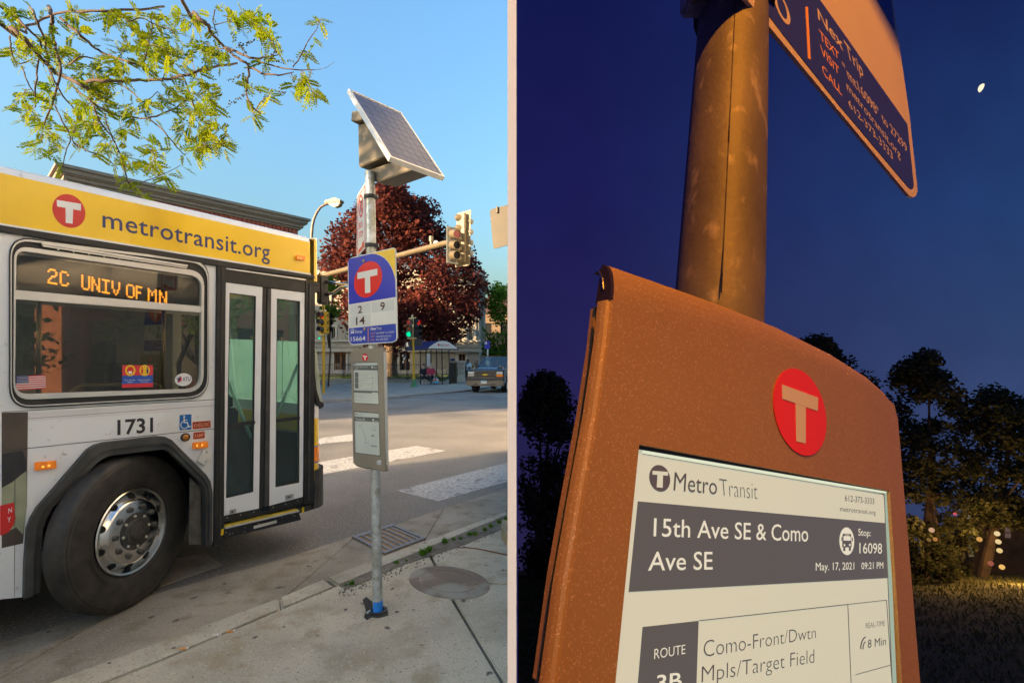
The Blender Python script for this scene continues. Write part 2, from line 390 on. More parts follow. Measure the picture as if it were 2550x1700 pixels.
for i in range(5000):
    x = random.uniform(-22, -5.8); y = random.uniform(38.0, 47)
    h = random.uniform(.08, .2); q = V(x, y, .32); s = V(random.gauss(0, .04), random.gauss(0, .04), h)
    gb.add([q+V(-.02, 0, 0), q+V(.02, 0, 0), q+s], [(0, 1, 2)])
tag(gb.build('grass', M['lawn']), 'mown green grass on the fenced lawn in front of the stone building', 'grass', kind='stuff')
kb = MB()
for i in range(len(lk)-1):
    a, b = dn(lk[i], .05), dn(lk[i+1], .05); n = (b-a).cross(V(0, 0, 1)).normalized()*.18
    kb.prism([a+n, b+n, b, a], V(0, 0, .34))
tag(kb.build('lawn_kerb', mat('lawn_kerb_concrete', (.42, .36, .27), .85, var=.15)), 'low pale concrete kerb along the edge of the fenced lawn', 'kerb')
# ------------------------------------------------------------------ far buildings
def facade(mb, o, ex, wdt, hgt, n, holes, t=.35):      # wall with rectangular openings, built of slabs between them
    xs = sorted(set([0, wdt]+[h[0] for h in holes]+[h[1] for h in holes])); zs = sorted(set([0, hgt]+[h[2] for h in holes]+[h[3] for h in holes]))
    for i in range(len(xs)-1):
        run = None
        for j in range(len(zs)-1):
            cx, cz = (xs[i]+xs[i+1])/2, (zs[j]+zs[j+1])/2
            if any(h[0] < cx < h[1] and h[2] < cz < h[3] for h in holes):
                if run is not None: mb.box(o+ex*xs[i]+V(0, 0, run), ex*(xs[i+1]-xs[i]), V(0, 0, zs[j]-run), -n*t); run = None
            elif run is None: run = zs[j]
        if run is not None: mb.box(o+ex*xs[i]+V(0, 0, run), ex*(xs[i+1]-xs[i]), V(0, 0, hgt-run), -n*t)
M['brick'] = mat('red_brick', (.30, .085, .05), .85, col2=(.40, .13, .08), scale=9, bump=.2, bscale=30)
M['cornice'] = mat('painted_cornice', (.20, .19, .155), .6, var=.1)
M['stone'] = mat('grey_limestone', (.30, .27, .21), .85, col2=(.40, .36, .29), scale=1.2, bump=.2, bscale=20, detail=8)
M['stone2'] = mat('pale_limestone', (.46, .42, .34), .8, var=.08, scale=2)
M['glassdark'] = mat('dark_window_glass', (.02, .022, .022), .08, var=.2, spec=.6)
M['wood'] = mat('oak_door', (.24, .10, .035), .5, var=.25, scale=5)
a = V(-17.0, 19.2, 0); b = V(-11.1, 25.9, 0); ex = (b-a).normalized(); nb = V(ex.y, -ex.x, 0); L = (b-a).length
BB = thing('brick_building', (a+b)/2, 'red brick building with a deep grey moulded cornice behind the bus', 'building')
w = MB(); facade(w, a, ex, L, 8.42, nb, [(.8+k*2.1, 1.9+k*2.1, 4.6, 6.9) for k in range(4)]+[(.6, 8.2, .8, 3.2)])
w.box(a-nb*.35, ex*.35, -nb*11, V(0, 0, 8.42)); w.box(a-nb*11.35, ex*L, nb*.3, V(0, 0, 8.42)); w.box(b-nb*.35-ex*.35, ex*.35, -nb*11, V(0, 0, 8.42)); w.box(a-nb*.35+V(0, 0, 8.1), ex*L, -nb*11, V(0, 0, .2))
w.build('wall', M['brick'], BB)
for k in range(4):
    g = MB().box(a+ex*(.8+k*2.1)-nb*.2+V(0, 0, 4.6), ex*1.1, -nb*.05, V(0, 0, 2.3)).build('window', M['glassdark'], BB)
    MB().box(a+ex*(.8+k*2.1)-nb*.14+V(0, 0, 5.7), ex*1.1, -nb*.06, V(0, 0, .08)).build('sash', M['cornice'], g)
MB().box(a+ex*.6-nb*.2+V(0, 0, .8), ex*7.6, -nb*.05, V(0, 0, 2.4)).build('shop_window', M['glassdark'], BB)
c = MB()
for (z0, z1, p) in ((8.42, 8.52, .10), (8.52, 8.66, .20), (8.66, 8.72, .28), (8.72, 8.88, .36), (8.88, 9.0, .46)):
    c.box(a-ex*p+nb*p+V(0, 0, z0), ex*(L+2*p), -nb*(2.2+p), V(0, 0, z1-z0))
c.build('cornice', M['cornice'], BB)
c = MB()
for k in range(44): c.box(a+ex*(k*.2+.03)+nb*.07+V(0, 0, 8.22), ex*.1, -nb*.069, V(0, 0, .19))
c.box(a+nb*.05+V(0, 0, 7.98), ex*L, -nb*.049, V(0, 0, .1)); c.build('dentil_course', M['brick'], BB)
# stone library
X0, X1, YL, HL = -27.0, -3.43, 52.0, 10.6
LB = thing('stone_building', ((X0+X1)/2, YL, 0), 'grey limestone public building with stone belt courses behind the dark red tree', 'building')
def lx(u): return (u-CX)/F*YL
def lz(v): return H+(CV-v)/F*YL
holes = [(lx(a), lx(b), lz(c), lz(d)) for a, b, c, d in [(832.6, 862, 927, 877), (1142, 1159, 902, 881), (1136, 1150, 852, 832), (1108, 1122, 852, 832), (822, 835, 842, 814), (995, 1022, 925, 868), (880, 900, 842, 805), (1066, 1083, 852, 815), (1166, 1176, 852, 815)]]
w = MB(); facade(w, V(X0, YL, 0), V(1, 0, 0), X1-X0, HL, V(0, -1, 0), [(h[0]-X0, h[1]-X0, h[2], h[3]) for h in holes])
w.box((X0, YL+.35, 0), (.35, 0, 0), (0, 12, 0), (0, 0, HL)); w.box((X1-.35, YL+.35, 0), (.35, 0, 0), (0, 12, 0), (0, 0, HL)); w.box((X0, YL+12.35, 0), (X1-X0, 0, 0), (0, .3, 0), (0, 0, HL))
w.build('wall', M['stone'], LB)
c = MB()
for (v0, v1, p) in ((851, 846, .18), (876, 872, .30), (872, 864, .22), (864, 862, .34), (930, 921, .15)):
    z0, z1 = lz(v0), lz(v1); c.box((X0-p, YL-p, z0), (X1-X0+2*p, 0, 0), (0, p-.003, 0), (0, 0, z1-z0))
c.build('belt_course', M['stone2'], LB)
MB().box((X0-.5, YL-.6, HL), (X1-X0+1, 0, 0), (0, 13.4, 0), (0, 0, .5)).build('cornice', M['stone2'], LB)
MB().prism([V(X0, YL, HL+.5), V(X1, YL, HL+.5), V(X1-4, YL+6, HL+3), V(X0+4, YL+6, HL+3)], V(0, .3, .05)).build('roof', M['signalgrey'], LB)
for i, h in enumerate(holes):
    door = i == 5
    g = MB().box((h[0], YL+.28, h[2]), (h[1]-h[0], 0, 0), (0, .04, 0), (0, 0, h[3]-h[2])).build('door_glass' if door else 'window', M['glassdark'], LB)
    f = MB(); t = .14 if door or i == 0 else .09; fm = M['wood'] if door or i in (0, 1) else M['stone2']
    for q in (h[0], h[1]-t, (h[0]+h[1])/2-t/2): f.box((q, YL+.18, h[2]), (t, 0, 0), (0, .08, 0), (0, 0, h[3]-h[2]))
    f.box((h[0]+t, YL+.182, h[3]-t), (h[1]-h[0]-2*t, 0, 0), (0, .07, 0), (0, 0, t)); f.box((h[0]+t, YL+.182, h[2]+(.0 if not door else .01)), (h[1]-h[0]-2*t, 0, 0), (0, .07, 0), (0, 0, t))
    f.build('frame', fm, g)
    s = MB(); s.box((h[0]-.22, YL-.06, h[2]), (.22, 0, 0), (0, .058, 0), (0, 0, h[3]-h[2])); s.box((h[1], YL-.06, h[2]), (.22, 0, 0), (0, .058, 0), (0, 0, h[3]-h[2])); s.box((h[0]-.3, YL-.08, h[3]), (h[1]-h[0]+.6, 0, 0), (0, .077, 0), (0, 0, .3))
    s.build('surround', M['stone2'], g)
for k, (u, v, cc) in enumerate([(1000, 888, (.6, .62, .6)), (1003, 896, (.5, .6, .7)), (1001, 904, (.6, .6, .55)), (1006, 890, (.1, .3, .6)), (1016, 900, (.65, .6, .5))]):
    MB().box((lx(u), YL+.165, lz(v)), (.18, 0, 0), (0, .012, 0), (0, 0, .26)).build('notice', mat('notice_paper', cc, .6), LB)
for u in (822, 876, 1060, 1100, 1130, 1160, 1182):           # pilasters between the upper windows
    MB().box((lx(u)-.18, YL-.12, lz(845)), (.36, 0, 0), (0, .118, 0), (0, 0, 7.2)).build('pilaster', M['stone2'] if u > 1000 else M['stone'], LB)
# brick house beyond, sunlit
OB = thing('tan_building', (3, 78, 0), 'sunlit tan brick building with a red-brown pitched roof at the far right', 'building')
w = MB(); facade(w, V(-8, 78, 0), V(1, 0, 0), 24, 9.4, V(0, -1, 0), [(1+k*2.6, 2.2+k*2.6, z, z+1.8) for k in range(8) for z in (2, 6)]); w.box((-8, 78.35, 0), (.3, 0, 0), (0, 10, 0), (0, 0, 9.4)); w.box((15.7, 78.35, 0), (.3, 0, 0), (0, 10, 0), (0, 0, 9.4))
w.build('wall', mat('tan_brick', (.17, .115, .07), .85, var=.12), OB)
for k in range(8):
    for z in (2, 6): MB().box((-7+k*2.6, 78.25, z), (1.2, 0, 0), (0, .05, 0), (0, 0, 1.8)).build('window', M['glassdark'], OB)
MB().prism([V(-8.6, 77.4, 9.4), V(16.6, 77.4, 9.4), V(16.6, 83.4, 14.6), V(-2, 83.4, 13.2)], V(0, .15, .25)).build('roof', mat('red_brown_roof', (.07, .036, .024), .8, var=.15), OB)
OW = MB().box((-4.6, 57, 0), (22, 0, 0), (0, .3, 0), (0, 0, 2.9)).build('brick_garden_wall', mat('orange_brick', (.26, .13, .075), .85, var=.15)); tag(OW, 'long orange brick wall beyond the stone building', 'wall')
MB().box((-4.7, 56.95, 2.9), (22.1, 0, 0), (0, .42, 0), (0, 0, .12)).build('coping', M['green'], OW)
# added blocks, out of view, placed and sized to cast the long evening shade
M['stucco'] = mat('pale_stucco', (.42, .36, .28), .85, var=.1)
def block(x0, x1, y0, y1, h, label):
    B_ = thing('shade_building', ((x0+x1)/2, (y0+y1)/2, 0), label, 'building')
    w = MB(); n = int((y1-y0)//3)
    facade(w, V(x1, y0, 0), V(0, 1, 0), y1-y0, h, V(1, 0, 0), [(.9+k*3, 2.3+k*3, z, z+1.6) for k in range(n) for z in (1, 4)]); w.box((x0, y0, 0), (x1-x0-.35, 0, 0), (0, .35, 0), (0, 0, h)); w.box((x0, y1-.35, 0), (x1-x0-.35, 0, 0), (0, .35, 0), (0, 0, h)); w.box((x0, y0+.35, 0), (.35, 0, 0), (0, y1-y0-.7, 0), (0, 0, h)); w.box((x0+.35, y0+.35, h-.4), (x1-x0-.7, 0, 0), (0, y1-y0-.7, 0), (0, 0, .3))
    w.build('wall', M['stucco'], B_)
    for k in range(n):
        for z in (1, 4): MB().box((x1-.3, y0+.9+k*3, z), (.05, 0, 0), (0, 1.4, 0), (0, 0, 1.6)).build('window', M['glassdark'], B_)
    MB().box((x0-.2, y0-.2, h), (x1-x0+.4, 0, 0), (0, y1-y0+.4, 0), (0, 0, .25)).build('parapet', M['cornice'], B_)
block(-22, -20, -34, -7.1, 7.2, 'added pale stucco shade building across the street behind the bus, out of view')
block(-23.5, -21.5, 1.5, 17, 7.4, 'second added stucco shade building across the street beside the brick one, out of view')
block(-52, -42, 21, 46, 13, 'tall added stucco shade building up the cross street, hidden behind the brick one')
# ------------------------------------------------------------------ trees
def leaves(blobs, n, size, squash=.6, jitter=.25):
    vs, fs = [], []
    tot = sum(b[1]**2 for b in blobs)
    for c, r in blobs:
        for i in range(int(n*r*r/tot)):
            d = V(random.gauss(0, 1), random.gauss(0, 1), random.gauss(0, 1)).normalized(); p = c+d*r*(random.random()**.45)
            a = V(random.gauss(0, 1), random.gauss(0, 1), random.gauss(0, .6)).normalized(); q = a.cross(d+V(random.gauss(0, .6), random.gauss(0, .6), random.gauss(0, .6))).normalized()
            s = size*random.uniform(.6, 1.3); k = len(vs)
            vs += [p-a*s*.5, p+q*s*squash*.5, p+a*s*.5, p-q*s*squash*.5]; fs.append((k, k+1, k+2, k+3))
    m = MB(); m.v = vs; m.f = fs; return m
def row_blobs(rows, Y, dep, n, r0, r1):               # rows of (v, left u, right u): silhouette of the crown at distance Y
    out = []
    for i in range(n):
        k = random.uniform(0, len(rows)-1.001); j = int(k); t = k-j
        v, l, r = [rows[j][q]*(1-t)+rows[j+1][q]*t for q in range(3)]
        rr = random.uniform(r0, r1); px = rr/Y*F
        l += px*.6; r -= px*.6
        if r <= l: l = r = (l+r)/2
        u = random.uniform(l, r); e = 1-abs((u-(l+r)/2)/max(1, (r-l)/2))**2
        out.append((at(u, v, Y+random.uniform(-1, 1)*dep*math.sqrt(max(.05, e))), rr))
    return out
M['maple'] = leafmat('dark_red_leaves', (.055, .018, .022), (.135, .038, .026), 1.2, .25)
M['greenleaf'] = leafmat('green_leaves', (.08, .15, .015), (.17, .26, .03), 1.5, .35)
M['bark'] = mat('tree_bark', (.12, .085, .055), .95, var=.35, scale=5, bump=.8, bscale=14, dist=.03)
s_ = 1.0842
rows = [(y*s_, l*s_, r*s_) for y, l, r in [(430, 885, 905), (455, 845, 950), (485, 800, 1000), (520, 765, 1045), (560, 738, 1075), (600, 732, 1100), (640, 740, 1125), (680, 755, 1125), (720, 775, 1112), (755, 800, 1085), (785, 845, 1020)]]
MT = thing('maple_tree', gnd(967, 925, .32) if False else V(-10.4, 42, .32), 'large dark red maple tree on the fenced lawn', 'tree')
base = V(-10.4, 42, .3)
tr = MB(); tr.tube([base, base+V(.05, 0, .5), base+V(.1, 0, 1.6), base+V(.35, 0, 3.4), base+V(.5, 0, 5.5), base+V(.7, 0, 8)], [.95, .72, .62, .55, .4, .15], 10)
for (p, q, r) in (((.2, 0, 2.2), (2.4, -.5, 4.2), .3), ((.3, 0, 3.0), (-2.6, .4, 5.4), .3), ((.4, 0, 3.6), (2.2, 1, 7), .25), ((.4, 0, 4), (-1.6, -1, 8), .25), ((.2, 0, 2.4), (1.2, -2, 5), .25)):
    a, b = base+V(*p), base+V(*q); tr.tube([a, lerp(a, b, .5)+V(0, 0, -.25), b, b+(b-a)*.5], [r, r*.7, r*.45, .05], 7)
tr.build('trunk', M['bark'], MT, smooth=True)
o = leaves(row_blobs(rows, 42, 5.5, 300, .8, 1.4), 36000, .36).build('crown', M['maple'], MT)
def tree(name, base, h, blobs, n, size, mt, label, rt=.12):
    t_ = thing(name, base, label, 'tree'); q = MB(); b = Vector(base)
    cs = [x[0] for x in blobs]; top = sum(cs, V(0, 0, 0))/len(cs)
    q.tube([b, lerp(b, top, .4)+V(.1, 0, 0), top], [rt, rt*.8, rt*.4], 7)
    for c_ in cs[:10]: q.tube([lerp(b, top, .45), lerp(lerp(b, top, .7), c_, .5), c_], [rt*.5, rt*.35, .02], 5)
    q.build('trunk', M['bark'], t_, smooth=True); leaves(blobs, n, size).build('crown', mt, t_); return t_
tree('street_tree', (-1.2, 58, 0), 8, row_blobs([(715, 1215, 1340), (760, 1195, 1375), (820, 1188, 1385), (870, 1196, 1380), (905, 1205, 1360)], 58, 3, 100, .7, 1.3), 11000, .36, M['greenleaf'], 'light green street tree in front of the tan building at the far right')
tree('young_tree', (-11.4, 31, 0), 5, row_blobs([(695, 800, 850), (735, 790, 868), (775, 785, 850), (800, 795, 830)], 31, .8, 24, .28, .5), 1500, .2, M['greenleaf'], 'small bright green tree behind the mirror of the bus', .06)

# greenery and boards across the street, seen through the glass of the bus
tree('street_tree', (-8.6, 13.6, 0), 4, [(V(-8.6+random.gauss(0, .8), 13.6+random.gauss(0, .7), 3.4+random.gauss(0, .55)), .6) for _ in range(26)], 3600, .16, M['greenleaf'], 'green street tree across the road, seen through the doors of the bus', .08)
tree('street_tree', (-13.5, 11.5, 0), 4, [(V(-13.5+random.gauss(0, 1.2), 11.5+random.gauss(0, .9), 3.0+random.gauss(0, .6)), .7) for _ in range(26)], 3000, .2, M['greenleaf'], 'green street tree across the road, seen through the side window of the bus', .09)
va_ = V(.575, .818, 0); vn_ = V(.818, -.575, 0); vo_ = V(-8.33, 10.16, 0)
HB_ = thing('hoarding', vo_+va_*3.4, 'pale turquoise hoarding boards across the road, seen through the bus doors', 'hoarding')
tq = mat('turquoise_paint', (.38, .60, .58), .5, var=.1, scale=2)
for k in range(3):
    MB().box(vo_+va_*(2.3+k*.78)+V(0, 0, .35), va_*.76, -vn_*.03, V(0, 0, 1.75)).build('board', tq, HB_)
    MB().box(vo_+va_*(2.28+k*.78)-vn_*.05, va_*.06, -vn_*.06, V(0, 0, 2.2)).build('post', M['wood'], HB_)
# ------------------------------------------------------------------ the bus
BO, BD, BN = V(-2.36, 3.01, 0), V(.575, .818, 0).normalized(), V(.818, -.575, 0).normalized()
def B(s, w, h): return BO+BD*s+BN*w+V(0, 0, h)
SIDE = Plane(BO, BN)
BUS = thing('bus', B(-2, -1, 0), 'white city bus with a yellow roof band, at the kerb', 'bus')
def S(mb, pts, t0, t1): return mb.slab(SIDE, pts, t0, t1)
def sl(u, v): p = SIDE.hit(u, v)-BO; return p.dot(BD), p.z
S_END = sl(781, 900)[0]                           # front end of the flat side
WB = 2.05                                         # width of the bus
BACK = -5.2
# lines of the side in the photograph
def vtop(u): return 434.8+(u-21)*.2247
def vyel(u): return 560+(u-21)*.1615
def vrail0(u): return 568+(u-21)*.16
def vrail1(u): return 582+(u-21)*.1565
def vsill(u): return 1024-(u-21)*.0589
def vseam(u): return 1120-(u-21)*.1052
def vskirt(u): return 1488-(u-21)*.19
# window opening
win_out = rnd([(22, 588), (518, 649), (518, 990), (22, 1018)], [52, 46, 52, 56], 7)
win_in = rnd([(39, 624), (499, 690), (496, 967), (35, 981)], [24, 30, 34, 34], 7)
win_mid = rnd([(28, 600), (513, 664), (512, 984), (28, 1010)], [46, 42, 48, 50], 7)
win_al = rnd([(33, 612), (506, 677), (504, 975), (31, 996)], [38, 38, 44, 46], 7)
sq = rnd([(4, vrail1(4)), (537.5, vrail1(537.5)), (537.5, vsill(537.5)), (4, vsill(4))], .01, 7)
p = MB(); p.ring(SIDE, sq, win_out, -.03, 0); p.build('side_panel', M['white'], BUS)
arch_o = [(55, 1486), (57, 1400), (63, 1315), (73, 1287), (88, 1262), (214, 1117), (232, 1106), (254, 1100), (386, 1084.6), (404, 1085.5), (420, 1093), (506, 1179), (517, 1196), (522, 1226), (521, 1352)]
arch_i = [(96, 1470), (98, 1400), (103, 1315), (112, 1288), (128, 1260), (238, 1150), (252, 1140), (268, 1133), (400, 1117), (411, 1119), (424, 1128), (492, 1196), (503, 1212), (507.5, 1236), (506.5, 1358)]
p = MB()
body = [(4, vsill(4)), (537.5, vsill(537.5)), (537.5, 1346), (521, 1352)]+arch_o[::-1][1:]+[(4, 1491)]
S(p, body, -.03, 0); p.build('lower_panel', M['white'], BUS)
for (f, wd, t) in ((vseam, 1.6, .0012), (lambda u: vsill(u)+21-.012*(u-21), .8, .001), (vsill, 1.4, .0012)):
    S(MB(), [(4, f(4)), (537, f(537)), (537, f(537)+wd), (4, f(4)+wd)], 0, t).build('panel_seam', M['flare'], BUS)
S(MB(), [(21, vsill(21)+7), (535, vsill(535)+6), (535, vsill(535)+25), (21, vsill(21)+27)], .0, .0009).build('stripe', mat('faded_stripe', (.68, .66, .66), .35, var=.04), BUS)
# arch flare with its rolled lip
p = MB(); p.ring(SIDE, arch_o+[(40, 1700)], arch_i+[(60, 1700)], .0, .0) if False else None
def band(o, i, t0, t1):
    m = MB()
    A = [SIDE.hit(*q) for q in o]; C = [SIDE.hit(*q) for q in i]; n = len(A)
    for k in range(n-1): m.prism([A[k]+BN*t0, A[k+1]+BN*t0, C[k+1]+BN*t0, C[k]+BN*t0], BN*(t1-t0))
    return m
mid = [((a*.45+c*.55), (b*.45+d*.55)) for (a, b), (c, d) in zip(arch_o, arch_i)]
FL = band(arch_o, mid, .0, .045).build('wheel_arch_flare', M['flare'], BUS)
band(mid, arch_i, -.03, .030).build('flare_lip', M['flare'], FL)
# wheel housing
p = MB(); C = [SIDE.hit(*q) for q in arch_i]
D9 = [c-BN*.75+BD*(.55 if i > 7 else -.15) for i, c in enumerate(C)]; E9 = [c-BN*.03+BD*(.16*max(0, i-7)/4 if i > 7 else 0) for i, c in enumerate(C)]
for k in range(len(C)-1): p.quad(C[k], C[k+1], E9[k+1], E9[k]); p.quad(E9[k], E9[k+1], D9[k+1], D9[k])
p.prism(D9, -BN*.02); p.build('wheel_housing', M['pit'], BUS)
S(MB(), [(479, 1190), (505, 1215), (506, 1356), (476, 1358)], -.045, -.032).build('mud_flap', mat('dusty_rubber', (.10, .09, .075), .9, var=.4, scale=20), BUS)
# roof band and roof
yb = MB()
def leanpt(u, v, k):                               # the band leans inwards towards the roof
    q = SIDE.hit(u, v); return q
us = [-30, 200, 400, 600, 772]
q0 = [SIDE.hit(u, vyel(u)) for u in us]; q1 = [SIDE.hit(u, vtop(u)) for u in us]
back = [sl(-30, 500)[0]]
z0 = sum(x.z for x in q0)/5; z1 = sum(x.z for x in q1)/5
ext = [BO+BD*BACK+V(0, 0, q0[0].z), BO+BD*BACK+V(0, 0, q1[0].z)]
YB = MB().prism([ext[0]]+q0+q1[::-1]+[ext[1]], -BN*.03).build('roof_band', M['yellow'], BUS)
top = [SIDE.hit(u, vtop(u)) for u in us]
def crown(p, a):                                   # coving from the band up on to the roof
    return p-BN*(.16*(1-math.cos(a)))+V(0, 0, .07*math.sin(a))
rf = MB(); A0 = [ext[1]]+top
secs = [[crown(q, a) for q in A0] for a in (0, .5, 1.0, 1.57)]
for i in range(3):
    for k in range(len(A0)-1): rf.quad(secs[i][k], secs[i][k+1], secs[i+1][k+1], secs[i+1][k])
for k in range(len(A0)-1): rf.quad(secs[3][k], secs[3][k+1], secs[3][k+1]-BN*(WB-.32)+V(0, 0, .02), secs[3][k]-BN*(WB-.32)+V(0, 0, .02))
rf.build('roof', M['white'], BUS, smooth=True, auto=50)
S(MB(), [(-30, vyel(-30)), (772, vyel(772)), (772, vyel(772)+4.2), (-30, vyel(-30)+5)], .0, .012).build('trim_strip', M['white'], BUS)
S(MB(), [(-30, vyel(-30)+5.2), (781, vyel(781)+4.4), (781, vyel(781)+12), (560, vrail1(560)), (-30, vrail1(-30))], -.03, .022).build('drip_rail', M['rubber'], BUS, bevel=.004)
# logo, lettering
LG = S(MB(), ell(171.5, 525.5, 41, 7, 0, 41.5, 36), .0005, .0015).build('logo_disc', M['logored'], BUS)
m = MB(); S(m, [(141, 498), (201.5, 508), (201, 525), (142, 514)], .0016, .0024); S(m, [(163, 517.6), (182, 520.7), (180.5, 557.5), (163.5, 555)], .0016, .0024)
m.build('logo_letter', M['white'], LG)
lettering(MB(), SIDE, 'metrotransit.org', (255, 565.5), (672, 646.8), (672, 616), (255, 531), .0012, .006, 'x', 1.04).build('lettering', M['navy'], BUS)
lettering(MB(), SIDE, '1731', (292, 1082), (381, 1074.5), (381, 1038), (292, 1044), .0012, .022).build('fleet_number', M['ink'], BUS)
# side window: rubber, frame, glass, bar
WN = MB().ring(SIDE, win_out, win_mid, -.02, .014).build('window_rubber', M['rubber'], BUS)
MB().ring(SIDE, [(x+(.0), y) for x, y in rnd([(24.5, 592), (516, 653), (516, 987.5), (24.5, 1014)], [50, 45, 51, 54], 7)], rnd([(27, 597), (514, 659), (513.5, 985), (27, 1011)], [47, 43, 49, 51], 7), .0141, .02).build('bright_trim', M['alu'], WN)
MB().ring(SIDE, win_mid, win_al, -.02, .010).build('inner_rubber', M['rubber'], WN)
MB().ring(SIDE, win_al, win_in, -.02, .019).build('window_frame', M['alu'], WN, bevel=.002)
S(MB(), [(36, 722), (499, 763), (499, 778.5), (36, 745)], -.018, .012).build('window_bar', M['alu'], WN, bevel=.002)
S(MB(), [(98, 603.5), (464, 661), (460, 670), (103, 615.5)], .0195, .03).build('vent_strip', M['alu'], WN, bevel=.002)
for k in range(8): MB().lathe([(0, .004), (.004, .004), (.004, 0)], SIDE.hit(145+k*38, 622+k*5.4, .03), BN, 8).build('rivet', M['steel'], WN)
S(MB(), [(98, 609.5), (463, 666), (463, 667), (98, 610.5)], .03, .031).build('vent_groove', M['flare'], WN)
M['busglass'] = glass('tinted_bus_glass', (.58, .56, .48), .06)
S(MB(), win_in, -.012, -.009).build('window_glass', M['busglass'], BUS)
# destination sign behind the glass
DP = Plane(BO-BN*.07, BN)
m = MB().slab(DP, [(46, 634), (496, 695), (496, 760), (42, 722)], -.03, 0)
DS = m.build('destination_sign', M['black'], BUS)
FONT = {'2': "01110 10001 00001 00110 01000 10000 11111", 'C': "01110 10001 10000 10000 10000 10001 01110", 'U': "10001 10001 10001 10001 10001 10001 01110", 'N': "10001 11001 11001 10101 10011 10011 10001", 'I': "11111 00100 00100 00100 00100 00100 11111", 'V': "10001 10001 10001 10001 01010 01010 00100", 'O': "01110 10001 10001 10001 10001 10001 01110", 'F': "11111 10000 10000 11110 10000 10000 10000", 'M': "10001 11011 10101 10101 10001 10001 10001"}
m = MB()
def led(ch, ul, ur):
    rows = FONT[ch].split()
    for j, r in enumerate(rows):
        for i, c in enumerate(r):
            if c == '1':
                u = ul+(ur-ul)*i/4; v = 669.5+(u-119)*.197+(j/6)*(33.5-(u-119)*.02)
                q = DP.hit(u, v, .004); a = .0055
                m.prism([q+DP.ex*a*math.cos(k*1.0472)+DP.ey*a*math.sin(k*1.0472) for k in range(6)], BN*.002)
for ch, a, b in [('2', 121, 140), ('C', 151, 169), ('U', 205, 222), ('N', 230, 247), ('I', 256, 271), ('V', 280, 297), ('O', 316, 333), ('F', 340, 352), ('M', 370, 388), ('N', 398, 414)]: led(ch, a, b)
m.build('dot_lettering', M['led'], DS)
# stickers on the glass
def sticker(name, pts, mt, t=.0008, par=BUS, off=-.0085): return S(MB(), pts, off, off+t).build(name, mt, par)
fl = sticker('flag_sticker', [(41, 936), (115, 933), (115, 967), (40, 971.5)], mat('flag_white', (.62, .60, .58), .4, var=.04))
M['flagred'] = mat('flag_red', lin(190, 35, 50), .4, var=.05); M['flagblue'] = mat('flag_blue', lin(40, 45, 110), .4, var=.05)
m = MB()
for k in range(7):
    a, b = k*2/13, (k*2+1)/13
    S(m, [(41-.8*a, 936+35.5*a), (115, 933+34*a), (115, 933+34*b), (41-.8*b, 936+35.5*b)], -.0077, -.0073)
m.build('stripes', M['flagred'], fl)
un = S(MB(), [(41, 936), (72, 934.7), (72, 953.3), (40.6, 955.3)], -.0072, -.0069).build('canton', M['flagblue'], fl)
m = MB()
for j in range(5):
    for i in range(6): S(m, ell(44+i*4.8+(j % 2)*2.2, 938+j*3.6-i*.2, 1.1, 0, 0, 1.1, 5), -.0068, -.0066)
m.build('stars', M['white'], fl)
po = sticker('notice_sticker', [(306, 909), (382, 909), (382, 963), (305, 965)], mat('notice_red', lin(205, 50, 60), .4, var=.04))
S(MB(), [(305.5, 935), (382, 934), (382, 953), (305.2, 956)], -.0077, -.0073).build('blue_band', mat('notice_blue', lin(40, 80, 165), .4, var=.04), po)
for cx in (325.6, 361.3):
    S(MB(), ell(cx, 922, 13, 0, 0, 14, 20), -.0072, -.0069).build('yellow_disc', M['gold'], po)
m = MB(); S(m, ell(325.6, 922, 8.6, 0, 0, 9.4, 16), -.0068, -.0066); m.build('face_disc', M['logored'], po)
S(MB(), [(321, 924), (330, 924), (329.5, 929.5), (321.5, 929.5)], -.0065, -.0062).build('mask_symbol', M['white'], po)
for cx, mt in ((355, M['logored']), (368, M['navy'])):
    m = MB(); S(m, ell(cx, 915.5, 2, 0, 0, 2.2, 8), -.0068, -.0065); S(m, [(cx-2.6, 918.5), (cx+2.6, 918.5), (cx+2, 930), (cx-2, 930)], -.0068, -.0065); m.build('figure_symbol', mt, po)
m = MB()
for t, q in (('Face coverings', (312, 947.5, 337.5, 947)), ('required.', (318, 952.5, 331.5, 952)), ('Keep your distance', (345, 947, 376, 946.5)), ('from others.', (351, 951.5, 371, 951))):
    lettering(m, SIDE, t, (q[0], q[1]), (q[2], q[3]), (q[2], q[3]-3), (q[0], q[1]-3), -.0070)
m.build('lettering', M['white'], po)
at_ = sticker('oval_sticker', ell(458, 945, 21.5, -1, 0, 16, 28), mat('sticker_white', (.66, .66, .66), .4, var=.03))
lettering(MB(), SIDE, 'ATU', (456, 949), (475.5, 948), (475.5, 937.5), (456, 938.5), -.0075, .02).build('lettering', M['navy'], at_)
m = MB(); cx, cy = 447.5, 944.5
S(m, [(cx+(8 if k % 2 == 0 else 3.4)*math.sin(k*math.pi/5), cy-(8.4 if k % 2 == 0 else 3.5)*math.cos(k*math.pi/5)) for k in range(10)], -.0077, -.0073); m.build('star_symbol', M['navy'], at_)
S(MB(), [(443, 953), (449, 945), (450, 937), (453, 938), (454, 946), (447, 952)], -.0072, -.0069).build('red_swoosh', M['flagred'], at_)
